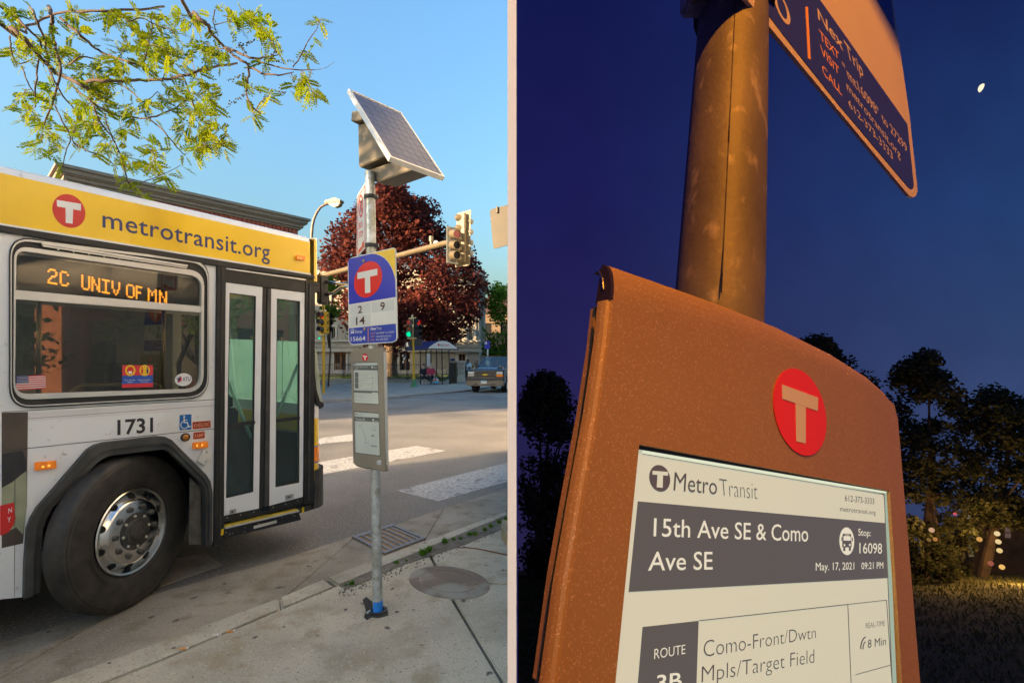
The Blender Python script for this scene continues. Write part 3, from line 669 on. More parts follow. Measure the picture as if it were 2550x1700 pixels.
# small plates and lamps on the panel
ic = S(MB(), rnd([(447, 1033), (476.5, 1031), (476.5, 1069), (447, 1070.8)], 1.5, 3), .0003, .0015).build('access_plate', M['bluesign'], BUS)
m = MB(); S(m, ell(458.5, 1037.2, 2.7, 0, 0, 2.8, 12), .0016, .0022)
def stroke(m, pts, w, t0, t1):
    for (a, b) in zip(pts[:-1], pts[1:]):
        d = (V(*b, 0)-V(*a, 0)).normalized(); n = V(-d.y, d.x, 0)*w/2; e = d*w*.35
        a_, b_ = V(*a, 0)-e, V(*b, 0)+e
        S(m, [tuple((a_+n).xy), tuple((b_+n).xy), tuple((b_-n).xy), tuple((a_-n).xy)], t0, t1)
stroke(m, [(458, 1041), (458.6, 1051.5), (466, 1051.3), (470, 1063), (474, 1061)], 2.6, .0016, .0022); stroke(m, [(458.5, 1045.5), (465.5, 1045.3)], 2, .0017, .0021)
cc = [(459.3+math.cos(a)*8.4, 1058+math.sin(a)*8.6) for a in [2.2*0+R(20+k*20) for k in range(13)]]
cc = [(459+math.cos(R(a))*9, 1057.5+math.sin(R(a))*9) for a in range(15, 261, 20)]
stroke(m, cc, 2.3, .0018, .0023); m.build('wheelchair_symbol', M['white'], ic)
M['platered'] = mat('plate_red', lin(196, 78, 52), .4, var=.04); M['platedark'] = mat('plate_dark_red', lin(120, 28, 18), .4, var=.05); M['platetext'] = mat('plate_text', lin(222, 140, 100), .4, var=.04)
for t, q, tx in (('KNEELING', [(479, 1050), (524, 1046.5), (525, 1064), (479.5, 1068.7)], [(482.5, 1064), (521.5, 1060.3), (521, 1050.5), (482.5, 1053.6)]), ('RAMP', [(481, 1076.5), (509.5, 1073.3), (509.5, 1090.5), (481, 1094)], [(484, 1089.8), (506.5, 1086.8), (506.5, 1077.2), (484, 1080)])):
    pl = S(MB(), rnd(q, 2.5, 4), .0003, .0018).build('plate', M['platered'], BUS)
    c_ = (sum(x for x, y in q)/4, sum(y for x, y in q)/4)
    S(MB(), rnd([(c_[0]+(x-c_[0])*.92, c_[1]+(y-c_[1])*.80) for x, y in q], 2, 4), .0019, .0024).build('plate_face', M['platedark'], pl)
    lettering(MB(), SIDE, t, *tx, .0028, .015).build('lettering', M['platetext'], pl)
RL = MB().lathe([(.027, 0), (.027, .012), (.019, .012)], SIDE.hit(460.6, 1088), BN, 20).build('round_lamp', M['rubber'], BUS)
MB().lathe([(.0195, .010), (.015, .015), (.006, .018), (0, .0185)], SIDE.hit(460.6, 1088), BN, 20).build('lens', mat('dull_amber', (.42, .15, .01), .3, var=.25, scale=60), RL, smooth=True)
def marker(q, dots):
    L_ = S(MB(), rnd(q, 2.5, 4), .0005, .022).build('side_marker_lamp', M['amber'], BUS, bevel=.003)
    m = MB()
    for u, v in dots: m.lathe([(.0065, 0), (.004, .003), (0, .004)], SIDE.hit(u, v, .022), BN, 8)
    m.build('bulb', M['amberlit'], L_)
marker([(478.5, 1101), (514.5, 1097.5), (515.5, 1113), (478, 1117.5)], [(491, 1109.5), (503.5, 1107.5)])
marker([(85, 1150), (137.5, 1145.5), (138.5, 1164), (84.5, 1171)], [(107, 1161.5), (122, 1159)])
marker([(735, 636), (756.5, 638.5), (756.5, 649.5), (735, 647)], [(742, 642), (750, 643.3)])
sn = S(MB(), rnd([(503, 1119), (524, 1131), (508, 1160), (487.5, 1147)], 3, 4), .0005, .025).build('white_sensor_box', mat('ivory_plastic', (.60, .58, .52), .4, var=.06), BUS, bevel=.004)
S(MB(), [(511, 1137), (514, 1139), (508, 1149.5), (505, 1147.5)], .0252, .028).build('sensor_slot', M['alu'], sn)
for u, v in ((514.5, 1125.5), (512.5, 1148)): MB().lathe([(.005, 0), (.005, .003), (0, .003)], SIDE.hit(u, v, .025), BN, 8).build('screw', M['black'], sn)
# advertisement at the left
ad = S(MB(), [(4, vsill(4)+2), (69.5, vsill(69)+4), (67, 1260), (62, 1300), (57, 1352), (4, 1364)], .0005, .0012).build('advertisement', mat('advert_brown', (.060, .045, .035), .4, col2=(.10, .08, .06), scale=6), BUS)
S(MB(), [(4, 1205), (40, 1190), (66, 1172), (66.5, 1262), (61, 1305), (57, 1330), (40, 1312), (4, 1330)], .0013, .0016).build('pale_print', mat('advert_olive', (.28, .30, .20), .4, var=.2, scale=8), ad)
S(MB(), [(4, 1130), (56, 1120), (66, 1150), (64, 1172), (30, 1200), (4, 1214)], .0017, .002).build('dark_print', mat('advert_dark', (.025, .025, .028), .4, var=.3), ad)
sh = S(MB(), [(0, 1258), (35, 1250), (36, 1275), (39, 1290), (34, 1306), (21, 1324), (4, 1332), (0, 1332)], .0017, .002).build('red_shield', M['logored'], ad)
m = MB(); lettering(m, SIDE, 'N', (20.5, 1277), (29.5, 1274), (29.5, 1262), (20.5, 1264.5), .0022, .01); lettering(m, SIDE, 'Y', (18, 1300), (27, 1298), (27, 1285), (18, 1287), .0022, .01); m.build('lettering', M['white'], sh)
S(MB(), [(37, vseam(37)), (38, vseam(37)), (36, 1484), (35, 1484)], .002, .003).build('panel_joint', M['flare'], ad)
# doors
M['doorglass'] = glass('green_door_glass', (.74, .90, .84), .07)
JB = S(MB(), [(538, 654), (560.5, 660), (555, 1352), (530, 1356)], -.03, .016).build('door_post', M['rubber'], BUS, bevel=.004)
S(MB(), [(549, 665), (551, 665), (546, 1340), (544, 1340)], .0165, .021).build('post_seal', M['flare'], JB)
S(MB(), [(560.5, 667), (758.5, 695), (758.5, 729), (560.5, 702.5)], -.03, .010).build('door_header', M['rubber'], BUS, bevel=.003)
S(MB(), [(560.5, 667.5), (759, 695.5), (759, 699), (560.5, 671)], .0105, .018).build('header_strip', M['alu'], BUS)
S(MB(), [(758.5, 698), (783, 703), (780, 1250), (754, 1256)], -.03, .014).build('front_post', M['rubber'], BUS, bevel=.004)
S(MB(), [(767, 706), (770, 706), (767, 1245), (764, 1245)], .0145, .022).build('post_seal', M['flare'], BUS)
def leaf(out, gl, bar, diag):
    n = 2; o_ = rnd(out, .01, n); g_ = rnd(gl, .01, n)
    D_ = MB().ring(SIDE, o_, g_, -.03, .004).build('door_leaf', M['white2'], BUS, bevel=.003)
    S(MB(), gl, -.016, -.012).build('door_glass', M['doorglass'], D_)
    MB().ring(SIDE, g_, rnd([(x+dx, y+dy) for (x, y), (dx, dy) in zip(gl, ((2, 2), (-2, 2), (-2, -2), (2, -2)))], .01, n), -.012, .0035).build('glazing_seal', M['rubber'], D_)
    S(MB(), [bar[0], bar[1], (bar[1][0], bar[1][1]+8), (bar[0][0], bar[0][1]+8.5)], -.010, .006).build('push_bar', M['rubber'], D_)
    a, b = [SIDE.hit(*q, -.055) for q in diag]; MB().tube([a, b], .013, 10).build('grab_rail', mat('pale_green_rail', (.50, .56, .50), .3, var=.05), D_, smooth=True)
leaf([(562, 703), (653, 715), (644, 1265), (552.5, 1284)], [(571, 729), (637, 737), (630, 1224), (562, 1240)], [(568, 1055), (634.5, 1047)], [(566, 944), (626, 1092)])
leaf([(674.5, 719), (758, 729), (753.5, 1236), (669.5, 1258.5)], [(688.5, 743), (746.7, 750), (744.5, 1201), (685, 1212.5)], [(688.5, 1043), (746, 1036)], [(742, 908), (689, 1036)])
S(MB(), [(653.5, 716), (663, 717.5), (655, 1263), (644.5, 1265)], -.03, .006).build('door_seal', M['rubber'], BUS, bevel=.002)
S(MB(), [(664.5, 717.5), (674, 719), (669, 1258), (656.5, 1262)], -.03, .010).build('door_seal', M['flare'], BUS, bevel=.002)
S(MB(), [(663.2, 717.5), (664.3, 717.6), (656.3, 1262), (655.2, 1262)], -.03, -.02).build('door_gap', M['pit'], BUS)
for (a, b) in (((571, 1269), (586, 1266)), ((710, 1232), (729, 1228))):
    hb = S(MB(), [(a[0], a[1]), (b[0], b[1]), (b[0], b[1]+10), (a[0], a[1]+11)], .004, .014).build('hinge_block', M['steel'], BUS, bevel=.002)
    MB().lathe([(.006, 0), (.006, .004), (0, .004)], SIDE.hit((a[0]+b[0])/2, a[1]+5, .014), BN, 10).build('bolt', M['black'], hb)
for q in ([(553, 1285), (645, 1265.5), (644.5, 1280), (552, 1300)], [(669, 1259.5), (753, 1237), (753, 1252), (668, 1276)]):
    st_ = S(MB(), q, -.01, .006).build('door_bottom_rubber', M['rubber'], BUS)
    for k in range(3):
        t = .14+.36*k; u = q[0][0]+(q[1][0]-q[0][0])*t; v = q[0][1]+(q[1][1]-q[0][1])*t+6; MB().lathe([(.0045, .0), (.003, .003), (0, .004)], SIDE.hit(u, v, .006), BN, 8).build('rivet', M['steel'], st_)
S(MB(), [(556, 1307), (738, 1266), (738, 1269), (556, 1310.5)], -.02, .02).build('step_edge', mat('step_yellow', (.62, .42, .03), .5, var=.3, scale=20), BUS)
S(MB(), [(556, 1310.5), (740, 1268), (741, 1272), (556, 1315)], -.02, .03).build('step_nosing', M['alu'], BUS, bevel=.003)
S(MB(), [(552, 1300), (756, 1252), (756, 1262), (552, 1308)], -.06, -.02).build('step_riser', M['black'], BUS)
RB = S(MB(), [(554, 1318), (742, 1273), (748, 1293), (552, 1341)], -.03, .014).build('ramp_box', M['black'], BUS, bevel=.004)
S(MB(), [(628.5, 1308), (686, 1293.5), (686, 1300), (629, 1315)], .0145, .017).build('reflector_strip', mat('reflector', (.55, .53, .48), .3, var=.05), RB)
for u, v in ((563, 1325), (572, 1329), (579, 1327), (610, 1313), (609, 1323), (645, 1303), (703, 1287), (729, 1281), (734, 1284)): MB().lathe([(.004, 0), (.003, .003), (0, .004)], SIDE.hit(u, v, .014), BN, 8).build('rivet', M['steel'], RB)
for q in ([(548, 1316), (554, 1314.5), (553, 1329), (547, 1331)], [(749, 1262), (754, 1261), (754, 1274), (749, 1275)]): S(MB(), q, .015, .02).build('yellow_tab', M['yellow'], RB)
S(MB(), [(530, 1356), (555, 1350), (548, 1354), (533, 1362)], -.03, .012).build('post_foot', M['flare'], BUS)
# front corner, bumper, lamp, windscreen
def corner(z0, z1, a, b, n=8, s0=S_END+.004, w0=0.0):        # plan curve of the front corner
    c = [(s0+a*math.sin(t), w0-b*(1-math.cos(t))) for t in [k/(n-1)*1.57 for k in range(n)]]
    lo = [B(s, w, z0) for s, w in c]; hi = [B(s, w, z1) for s, w in c]; return lo, hi
def zs(u, v): return SIDE.hit(u, v).z
def cornerpart(name, v0, v1, a, b, mt, w0=0.0, front=True, us=783, top=None):
    lo, hi = corner(zs(us, v1), zs(us, v0), a, b, w0=w0); m = MB()
    for k in range(len(lo)-1): m.quad(lo[k], lo[k+1], hi[k+1], hi[k])
    if front:
        W_ = WB-2*b-w0*0; m.quad(lo[-1], lo[-1]-BN*W_, hi[-1]-BN*W_, hi[-1])
    i = V(0, 0, 0); m.prism([q-BD*.02 for q in hi]+[hi[0]-BN*.3], V(0, 0, -.004))
    return m.build(name, mt, BUS, smooth=True, auto=50)
cornerpart('front_roof_cap', 596, 708, .09, .2, M['yellow'])
m = MB(); lo, hi = corner(zs(783, 596), zs(783, 596), .09, .2)
m.prism([q for q in hi]+[hi[-1]-BN*1.6, hi[0]-BN*2.0], V(0, 0, .015)); m.build('front_roof', M['white'], BUS)
cornerpart('front_side_panel', 1012, 1042, .115, .2, M['white'], front=True)
cornerpart('front_corner_panel', 1042, 1198, .112, .2, M['yellow'])
cornerpart('bumper', 1170, 1266, .185, .25, M['flare'], w0=.006)
for v in (1208, 1236): cornerpart('bumper_groove', v, v+1.6, .187, .25, M['black'], w0=.008, front=False)
lampp = cornerpart('turn_lamp', 1112, 1151, .122, .19, M['amber'], front=False)
for v in (1110, 1150): cornerpart('lamp_rim', v, v+3.5, .128, .19, M['chrome'], front=False)
lo, hi = corner(zs(783, 1010), zs(783, 705), .10, .22)
m = MB()
for k in range(2, 7): m.quad(lo[k], lo[k+1], hi[k+1]-BD*.05, hi[k]-BD*.05)
m.quad(lo[-1], lo[-1]-BN*1.55, hi[-1]-BN*1.55-BD*.05, hi[-1]-BD*.05); m.build('windscreen', glass('windscreen_glass', (.7, .76, .68), .1), BUS)
S(MB(), [(780, 706), (786, 712), (788, 870), (789, 930), (793, 970), (801, 999), (811, 1004), (811, 1012), (802, 1018), (792, 1005), (784, 960), (780, 860)], -.05, -.02).build('windscreen_seal', M['rubber'], BUS, bevel=.004)
S(MB(), [(787, 862), (793, 868), (800, 930), (806, 990), (810, 1003), (801, 998), (794, 970), (790, 930)], -.06, -.03).build('windscreen_edge', mat('pale_glass_edge', (.42, .46, .36), .1, var=.2, coat=.5), BUS)
S(MB(), [(783, 700), (794, 704), (793, 712), (783, 708)], -.04, .01).build('cap_bracket', M['rubber'], BUS)
# shell, floor and interior
m = MB(); zt = zs(400, vtop(400))
m.box(B(BACK, -.95, .30), BD*(S_END-BACK), -BN*(WB-1.0), V(0, 0, .05)); m.box(B(.56, -.04, .30), BD*(S_END-.56), -BN*.909, V(0, 0, .05)); m.box(B(BACK, -.04, .30), BD*(-.9-BACK), -BN*.909, V(0, 0, .05)); m.box(B(-.9, -.90, .35), BD*1.46, -BN*.05, V(0, 0, .75)); m.box(B(-.9, -.035, 1.06), BD*1.43, -BN*.86, V(0, 0, .04)); m.build('floor', M['dark'], BUS)
m = MB(); m.box(B(BACK, -WB, .25), BD*(S_END+.0-BACK), BN*.03, V(0, 0, .75)); m.box(B(BACK, -WB, 2.0), BD*(S_END-BACK), BN*.03, V(0, 0, .5))
for k in range(6): m.box(B(BACK+k*1.25, -WB, 1.0), BD*.07, BN*.03, V(0, 0, 1.0))
m.box(B(BACK, -WB+.03, .25), BD*.03, BN*(WB-.06), V(0, 0, 2.25)); m.build('far_side', M['white'], BUS)
fw_ = glass('tinted_far_glass', (.55, .58, .54), .05)
for k in range(5): MB().box(B(BACK+k*1.25+.07, -WB+.01, 1.0), BD*1.18, BN*.006, V(0, 0, 1.0)).build('far_window', fw_, BUS)
S(MB(), [(-400, vrail1(-400)), (4, vrail1(4)), (4, 1491), (-400, vskirt(-400))], -.03, 0).build('rear_side_panel', M['white'], BUS)
m = MB()
m.box(B(S_END-.02, -WB+.25, .30), BD*.06, BN*1.75, V(0, 0, .62)); m.build('dashboard', M['black'], BUS)
SF_ = mat('seat_fabric', (.06, .05, .09), .9, var=.4, scale=30)
for k in range(4):
    for w in (-.5, -1.6):
        s = -.15-k*.85; m = MB(); m.cbox(B(s, w, .62+(.55 if w > -1 and k < 2 else 0)*0), .42, .75, .10, BD, BN); m.cbox(B(s-.2, w, .95), .07, .75, .65, BD, BN); m.build('passenger_seat', SF_, BUS)
m = MB(); m.cbox(B(.55, -1.45, .70), .5, .5, .5, BD, BN); m.cbox(B(.33, -1.45, 1.15), .12, .5, .7, BD, BN); m.cbox(B(.33, -1.45, 1.58), .10, .26, .2, BD, BN); m.build('driver_seat', M['black'], BUS, bevel=.03)
m = MB(); c = B(.98, -1.4, 1.12); ax = (BD*-.8+V(0, 0, .6)).normalized(); a1 = BN; a2 = ax.cross(a1)
m.tube([c+(a1*math.cos(k*math.pi/10)+a2*math.sin(k*math.pi/10))*.22 for k in range(21)], .016, 6); m.tube([c-a1*.2, c, c+a1*.2], .012, 6); m.tube([c, c-ax*.5], .03, 6); m.build('steering_wheel', M['black'], BUS)
m = MB(); m.cbox(B(.9, -.75, .88), .22, .26, .5, BD, BN); m.cbox(B(.9, -.75, 1.18), .16, .2, .12, BD, BN); m.build('fare_box', M['black'], BUS, bevel=.02)
m = MB()
def gi(u, v, off): return SIDE.hit(u, v, -off)
ST_ = mat('golden_lit_rail', (.75, .60, .36), .22, .8, var=.1)  # yellow light on the rails put into the metal colour
MB().tube([gi(98, 720, .18), gi(96, 985, .18)], .012, 8).build('stanchion', ST_, BUS, smooth=True); MB().tube([gi(408, 760, .2), gi(406, 975, .2)], .012, 8).build('stanchion', ST_, BUS, smooth=True)
MB().tube([gi(172, 990, .12), gi(180, 972, .12), gi(200, 960, .12), gi(300, 957, .12), gi(380, 953, .12), gi(398, 962, .12), gi(408, 985, .12)], .010, 8).build('hand_rail', ST_, BUS, smooth=True)
m = MB(); m.tube([B(.75, -1.0, 1.0), B(.72, -1.05, 1.5), B(.8, -1.0, 1.75)], .02, 6); m.tube([B(.6, -.9, .9), B(.75, -.95, 1.4)], .014, 6); m.tube([B(.95, -1.2, 1.2), B(1.1, -1.0, 1.7)], .02, 6); m.build('mirror_stalks', M['black'], BUS)
# near mirror arms
MR = MB().cbox(at(803, 722, 4.5), .09, .06, .26, BD, BN).build('mirror_bracket', M['black'], BUS, bevel=.012)
MB().cbox(at(789, 719, 4.46), .16, .05, .07, BD, BN).build('bracket_plate', M['flare'], MR, bevel=.008)
m = MB(); m.tube([at(808, 701, 4.5), at(866, 709.5, 4.42), at(890, 712, 4.4)], .0135, 10); m.tube([at(810, 733.5, 4.5), at(828, 730, 4.47), at(852, 714, 4.42), at(880, 712, 4.41)], .0135, 10); m.build('mirror_arm', M['chrome'], MR, smooth=True)
MB().cbox(at(925, 735, 4.4), .10, .16, .26, BD, BN).build('mirror_head', M['black'], MR, bevel=.03)
m = MB(); m.tube([at(800, 745, 4.5), at(806, 770, 4.5), at(797, 795, 4.48), at(792, 812, 4.45)], .004, 5); m.build('mirror_cable', M['black'], MR)
m = MB(); m.tube([at(788, 690, 4.45), at(796, 680, 4.47), at(799, 692, 4.5), at(799, 712, 4.5)], .006, 5); m.build('cap_cable', M['black'], MR)
# front wheel, steered to the left
wc = V(-2.350, 3.084, .469); PH = R(4.9); wd_ = V(math.sin(PH), math.cos(PH), 0); wn = V(math.cos(PH), -math.sin(PH), 0)
k = .474/.5
WH = MB().lathe([(.27*k, -.08), (.40*k, -.11), (.475*k, -.10), (.492*k, -.08), (.495*k, -.05), (.495*k, -.02), (.492*k, -.002), (.482*k, .018), (.455*k, .030), (.42*k, .036), (.36*k, .034), (.31*k, .024), (.283*k, .012), (.270*k, .0), (.268*k, -.03)], wc, wn, 64).build('front_wheel', mat('tyre_rubber', (.015, .0145, .0145), .6, col2=(.045, .038, .031), scale=14, bump=.1, bscale=30), BUS, smooth=True, auto=60)
m = MB()
for (r, a, h) in ((.470, .0235, .004), (.452, .0315, .0035), (.335, .0295, .003), (.318, .026, .003), (.295, .018, .003)): m.lathe([((r+h)*k, a-.004), (r*k, a+.003), ((r-h)*k, a-.002)], wc, wn, 64)
m.build('sidewall_ribs', M['flare'], WH, smooth=True)
RM = MB().lathe([(.268*k, -.02), (.274*k, .016), (.268*k, .022), (.255*k, .018), (.248*k, .002), (.236*k, -.018), (.206*k, .012), (.200*k, .022), (.192*k, .026), (.118*k, .027), (.116*k, .02)], wc, wn, 64).build('wheel_rim', M['chrome'], WH, smooth=True, auto=35)
wz = V(0, 0, 1)
def wpt(r, t, h): return wc+(wd_*math.cos(t)+wz*math.sin(t))*r*k+wn*h
sl_ = (wn*.036+V(0, 0, 0))
for q in range(10):
    t = q*math.pi/5+.28; o_ = wpt(.224, t, .004); rad = (wd_*math.cos(t)+wz*math.sin(t)); ax = (wn*.8+rad*.62).normalized()
    MB().lathe([(.0, .003), (.0205, .003), (.0215, -.02)], wpt(.2245, t, -.004), ax, 14).build('hand_hole_disc', M['pit'], RM)  # black discs on the rim, the shade inside the holes put into colour
    MB().lathe([(.019, 0), (.019, .003), (.0155, .006), (.0155, .014), (.010, .017), (0, .018)], wpt(.154, t+.31, .027), wn, 8).build('wheel_nut', mat('nut_steel', (.10, .095, .085), .5, .6, var=.2) if q == 0 else bpy.data.materials['nut_steel'], RM)
HB = MB().lathe([(.117*k, .02), (.114*k, .030), (.086*k, .031), (.080*k, .043), (.074*k, .045), (.060*k, .046), (.056*k, .056), (.048*k, .059), (.030*k, .0595), (.028*k, .056), (0, .056)], wc, wn, 40).build('hub', mat('greasy_hub', (.075, .07, .062), .55, .4, var=.35, scale=25), WH, smooth=True, auto=35)
for q in range(8):
    t = q*math.pi/4+.1; MB().lathe([(.0085, 0), (.0085, .008), (0, .010)], wpt(.100, t, .030), wn, 8).build('hub_bolt', M['alu'], HB)
# ------------------------------------------------------------------ bus stop post with what hangs on it
def drain():
    q = [gnd(*p, .012) for p in [(876, 1337), (977, 1306), (1061, 1341), (958, 1380)]]
    D_ = thing('storm_drain_grate', sum(q, V(0, 0, 0))/4-V(0, 0, .012), 'rusty iron storm drain grate in the gutter beside the kerb', 'drain grate')
    iron = mat('worn_iron', (.22, .225, .24), .55, .3, var=.25, scale=30, bump=.2); rust = mat('rusty_iron', (.36, .21, .09), .85, col2=(.22, .14, .07), scale=40)
    MB().prism([p-V(0, 0, .012) for p in q], V(0, 0, .014)).build('drain_pit', rust, D_)
    def bl(a, b): return lerp(lerp(q[0], q[1], a), lerp(q[3], q[2], a), b)
    for (a0, a1, b0, b1) in ((0, 1, 0, .10), (0, 1, .93, 1), (0, .07, .10, .93), (.93, 1, .10, .93)):
        MB().prism([bl(a0, b0), bl(a1, b0), bl(a1, b1), bl(a0, b1)], V(0, 0, .012)).build('frame_bar', iron, D_, bevel=.002)
    for k in range(6):
        a = .07+.86*(k+.62)/6.3
        MB().prism([bl(a, .10), bl(a+.052, .10), bl(a+.052, .93), bl(a, .93)], V(0, 0, .010)).build('grate_bar', iron, D_, bevel=.002)
drain()
PB = gnd(941, 1521, SZ); PT = at(921, 428, PB.y)
BP = thing('bus_stop_post', PB, 'galvanised steel bus stop post with blue tape round its foot', 'post')
def pp(v): return lerp(PB, PT, (1521-v)/(1521-428))
post = MB().tube([PB-V(0, 0, .03), pp(1100), pp(700), PT], .0268, 20).build('pole', M['galv'], BP, smooth=True, auto=50)
layer(M['galv'], (.36, .36, .30), 18, .5, .62, 5); layer(M['galv'], (.62, .64, .66), 45, .60, .68, 4)
MB().tube([PB+V(0, 0, .006), PB+V(0, 0, .062)], .0278, 20).build('blue_tape', M['tape'], BP, smooth=True, auto=50)
MB().lathe([(.030, .0), (.052, .0), (.052, .012), (.036, .014), (.036, .006)], PB-V(0, 0, .004), V(0, 0, 1), 28).build('base_collar', M['rubber'], BP, smooth=True, auto=30)
MB().tube([PB+V(-.055, -.03, .0), PB+V(-.04, -.01, .004)], .009, 8).build('anchor_bolt', M['steel'], BP)
for v in (491, 612):
    c = pp(v); MB().lathe([(.027, -.010), (.034, -.010), (.034, .010), (.027, .010)], c, V(0, 0, 1), 20).build('clamp_band', M['rubber'], BP)
    MB().cbox(c+V(.035, -.01, 0), .02, .02, .016).build('band_buckle', M['black'], BP)
# broken concrete round the foot of the post
hole = [(936-34+random.uniform(-3, 3)+0, 1500)] and [(903, 1493), (912, 1486), (930, 1500), (952, 1513), (966, 1521), (967, 1531), (955, 1535), (941, 1538), (925, 1536), (914, 1543), (906, 1536), (911, 1521), (908, 1508)]
MB().prism([gnd(u, v, SZ) for u, v in hole], V(0, 0, .0025)).build('broken_pocket', mat('dark_soil', (.035, .03, .024), .95, var=.4, scale=60), SW)
rb = MB()
for i in range(14):
    t = random.choice([(903, 1497), (910, 1503), (972, 1523), (975, 1530), (968, 1540), (948, 1543), (918, 1546), (905, 1512)])
    p = gnd(t[0]+random.gauss(0, 4), t[1]+random.gauss(0, 2.5), SZ); r = random.uniform(.002, .007)
    rb.add([p+V(random.uniform(-1, 1)*r, random.uniform(-1, 1)*r, random.uniform(0, .8)*r) for _ in range(6)], [(0, 1, 2), (1, 2, 3), (2, 3, 4), (3, 4, 5), (0, 4, 5), (0, 2, 5)])
tag(rb.build('concrete_rubble', M['walk']), 'small broken concrete bits round the foot of the bus stop post', 'rubble', kind='stuff')
def Z8(x, y): return (820+x/5.226, 600+y/5.226)
SG = Plane((-.6120, 2.6207, 2.1099), (-.593, -.805, 0))
def zp(*a): return [Z8(*p) for p in a]
SN = thing('bus_stop_sign', SG.hit(927, 740), 'blue and yellow bus stop sign with a red roundel, numbered 2, 9 and 14', 'sign')
outl = rnd(zp((240, 226), (860, 80), (887, 1316), (252, 1358)), [14, 9, 16, 16], 7)
SG.o = SG.o+SG.n*0
MB().slab(SG, outl, -.005, 0).build('sign_plate', M['signwhite'], SN)
def sg_(name, pts, mt, t=.0006): return MB().slab(SG, pts, t, t+.0003).build(name, mt, SN)
sg_('blue_field', rnd(zp((247, 236), (545, 166)), .1, 2)[:1]*0+zp((258, 826), (249, 262), (256, 240), (272, 230), (545, 168), (605, 172), (660, 190), (715, 222), (760, 268), (800, 330), (832, 400), (856, 488), (866, 728)), M['blue'])
sg_('yellow_corner', zp((547, 166), (835, 98), (848, 100), (856, 118), (862, 496), (845, 420), (815, 345), (775, 275), (728, 222), (672, 186), (615, 168)), M['gold'], .0009)
sg_('red_disc', [Z8(507+182*math.cos(t)+22*math.sin(t), 501-22*math.cos(t)-236*math.sin(t)) for t in [k*math.pi/20 for k in range(40)]], M['red'], .0009)
m = MB(); m.slab(SG, zp((368, 414), (628, 360), (628, 445), (370, 498)), .0013, .0016); m.slab(SG, zp((466, 476), (533, 461), (537, 670), (469, 682)), .0013, .0016); m.build('sign_letter', M['signwhite'], SN)
for q in (((272, 838), (535, 800), (535, 938), (272, 968)), ((553, 797), (843, 757), (843, 898), (553, 930)), ((272, 980), (535, 948), (537, 1092), (272, 1118))): sg_('number_plate', zp(*q), M['signplate'], .0006)
for t, a, b, h in (('2', (376, 940), (430, 932), 96), ('9', (666, 902), (726, 893), 106), ('14', (350, 1090), (466, 1076), 100)):
    lettering(MB(), SG, t, Z8(*a), Z8(*b), Z8(b[0], b[1]-h), Z8(a[0], a[1]-h), .0013, .018).build('route_number', M['brownink'], SN)
sg_('blue_panel', rnd(zp((258, 1136), (866, 1074), (876, 1306), (262, 1342)), [.5, .5, 12, 12], 6), mat('panel_blue', lin(38, 62, 160), .35, var=.03))
sg_('orange_rule', zp((504, 1122), (512, 1121), (513, 1310), (505, 1311)), M['orange'], .0012)
m = MB()
lettering(m, SG, 'Stop', Z8(338, 1198), Z8(432, 1190), Z8(432, 1152), Z8(338, 1160), .0013)
lettering(m, SG, '15664', Z8(282, 1306), Z8(472, 1293), Z8(472, 1232), Z8(282, 1246), .0013, .012)
lettering(m, SG, 'Nex', Z8(538, 1160), Z8(612, 1153), Z8(617, 1116), Z8(543, 1123), .0013, .025); lettering(m, SG, 'Trip', Z8(616, 1153), Z8(682, 1146), Z8(682, 1113), Z8(616, 1119), .0013)
lettering(m, SG, '"mt15664" to 27299', Z8(601, 1210), Z8(846, 1193), Z8(846, 1170), Z8(601, 1186), .0013, .008)
lettering(m, SG, 'metrotransit.org', Z8(611, 1251), Z8(808, 1240), Z8(808, 1224), Z8(611, 1234), .0013, .008, 'x')
lettering(m, SG, '612-373-3333', Z8(611, 1294), Z8(768, 1284), Z8(768, 1260), Z8(611, 1270), .0013, .008); m.build('lettering', M['signwhite'], SN)
m = MB()
for t, a, b in (('TEXT', (538, 1215), (594, 1211)), ('VISIT', (538, 1256), (594, 1252)), ('CALL', (538, 1298), (594, 1294))): lettering(m, SG, t, Z8(*a), Z8(*b), Z8(b[0], b[1]-24), Z8(a[0], a[1]-24), .0013)
m.build('orange_lettering', M['orange'], SN)
m = MB(); m.slab(SG, rnd(zp((283, 1152), (325, 1147), (325, 1196), (283, 1200)), 1.5, 3), .0013, .0016); m.slab(SG, zp((285, 1200), (292, 1199), (292, 1208), (285, 1209)), .0013, .0016); m.slab(SG, zp((314, 1197), (322, 1196), (322, 1204), (314, 1205)), .0013, .0016); bi = m.build('bus_symbol', M['signwhite'], SN)
m = MB(); m.slab(SG, zp((288, 1160), (320, 1156), (320, 1174), (288, 1178)), .0018, .002); m.build('symbol_window', M['blue'], bi)
for x, y in ((452, 264), (463, 1146)): MB().lathe([(.009, .0), (.009, .004), (.005, .007), (0, .007)], SG.hit(*Z8(x, y)), SG.n, 8).build('bolt', mat('brass_bolt', (.45, .32, .14), .4, .7), SN)
m = MB()
for v in (660, 830):
    c = pp(v); q = SG.hit(*((c.x)/(c.y)*F+CX, CV-(c.z-H)/c.y*F), -.005) if False else c
    d = (SG.o-SG.n*.005-c).dot(SG.n); m.cbox(c+SG.n*d*.5, .04, abs(d), .03, SG.ex, SG.n)
m.build('bracket', M['steel'], SN)
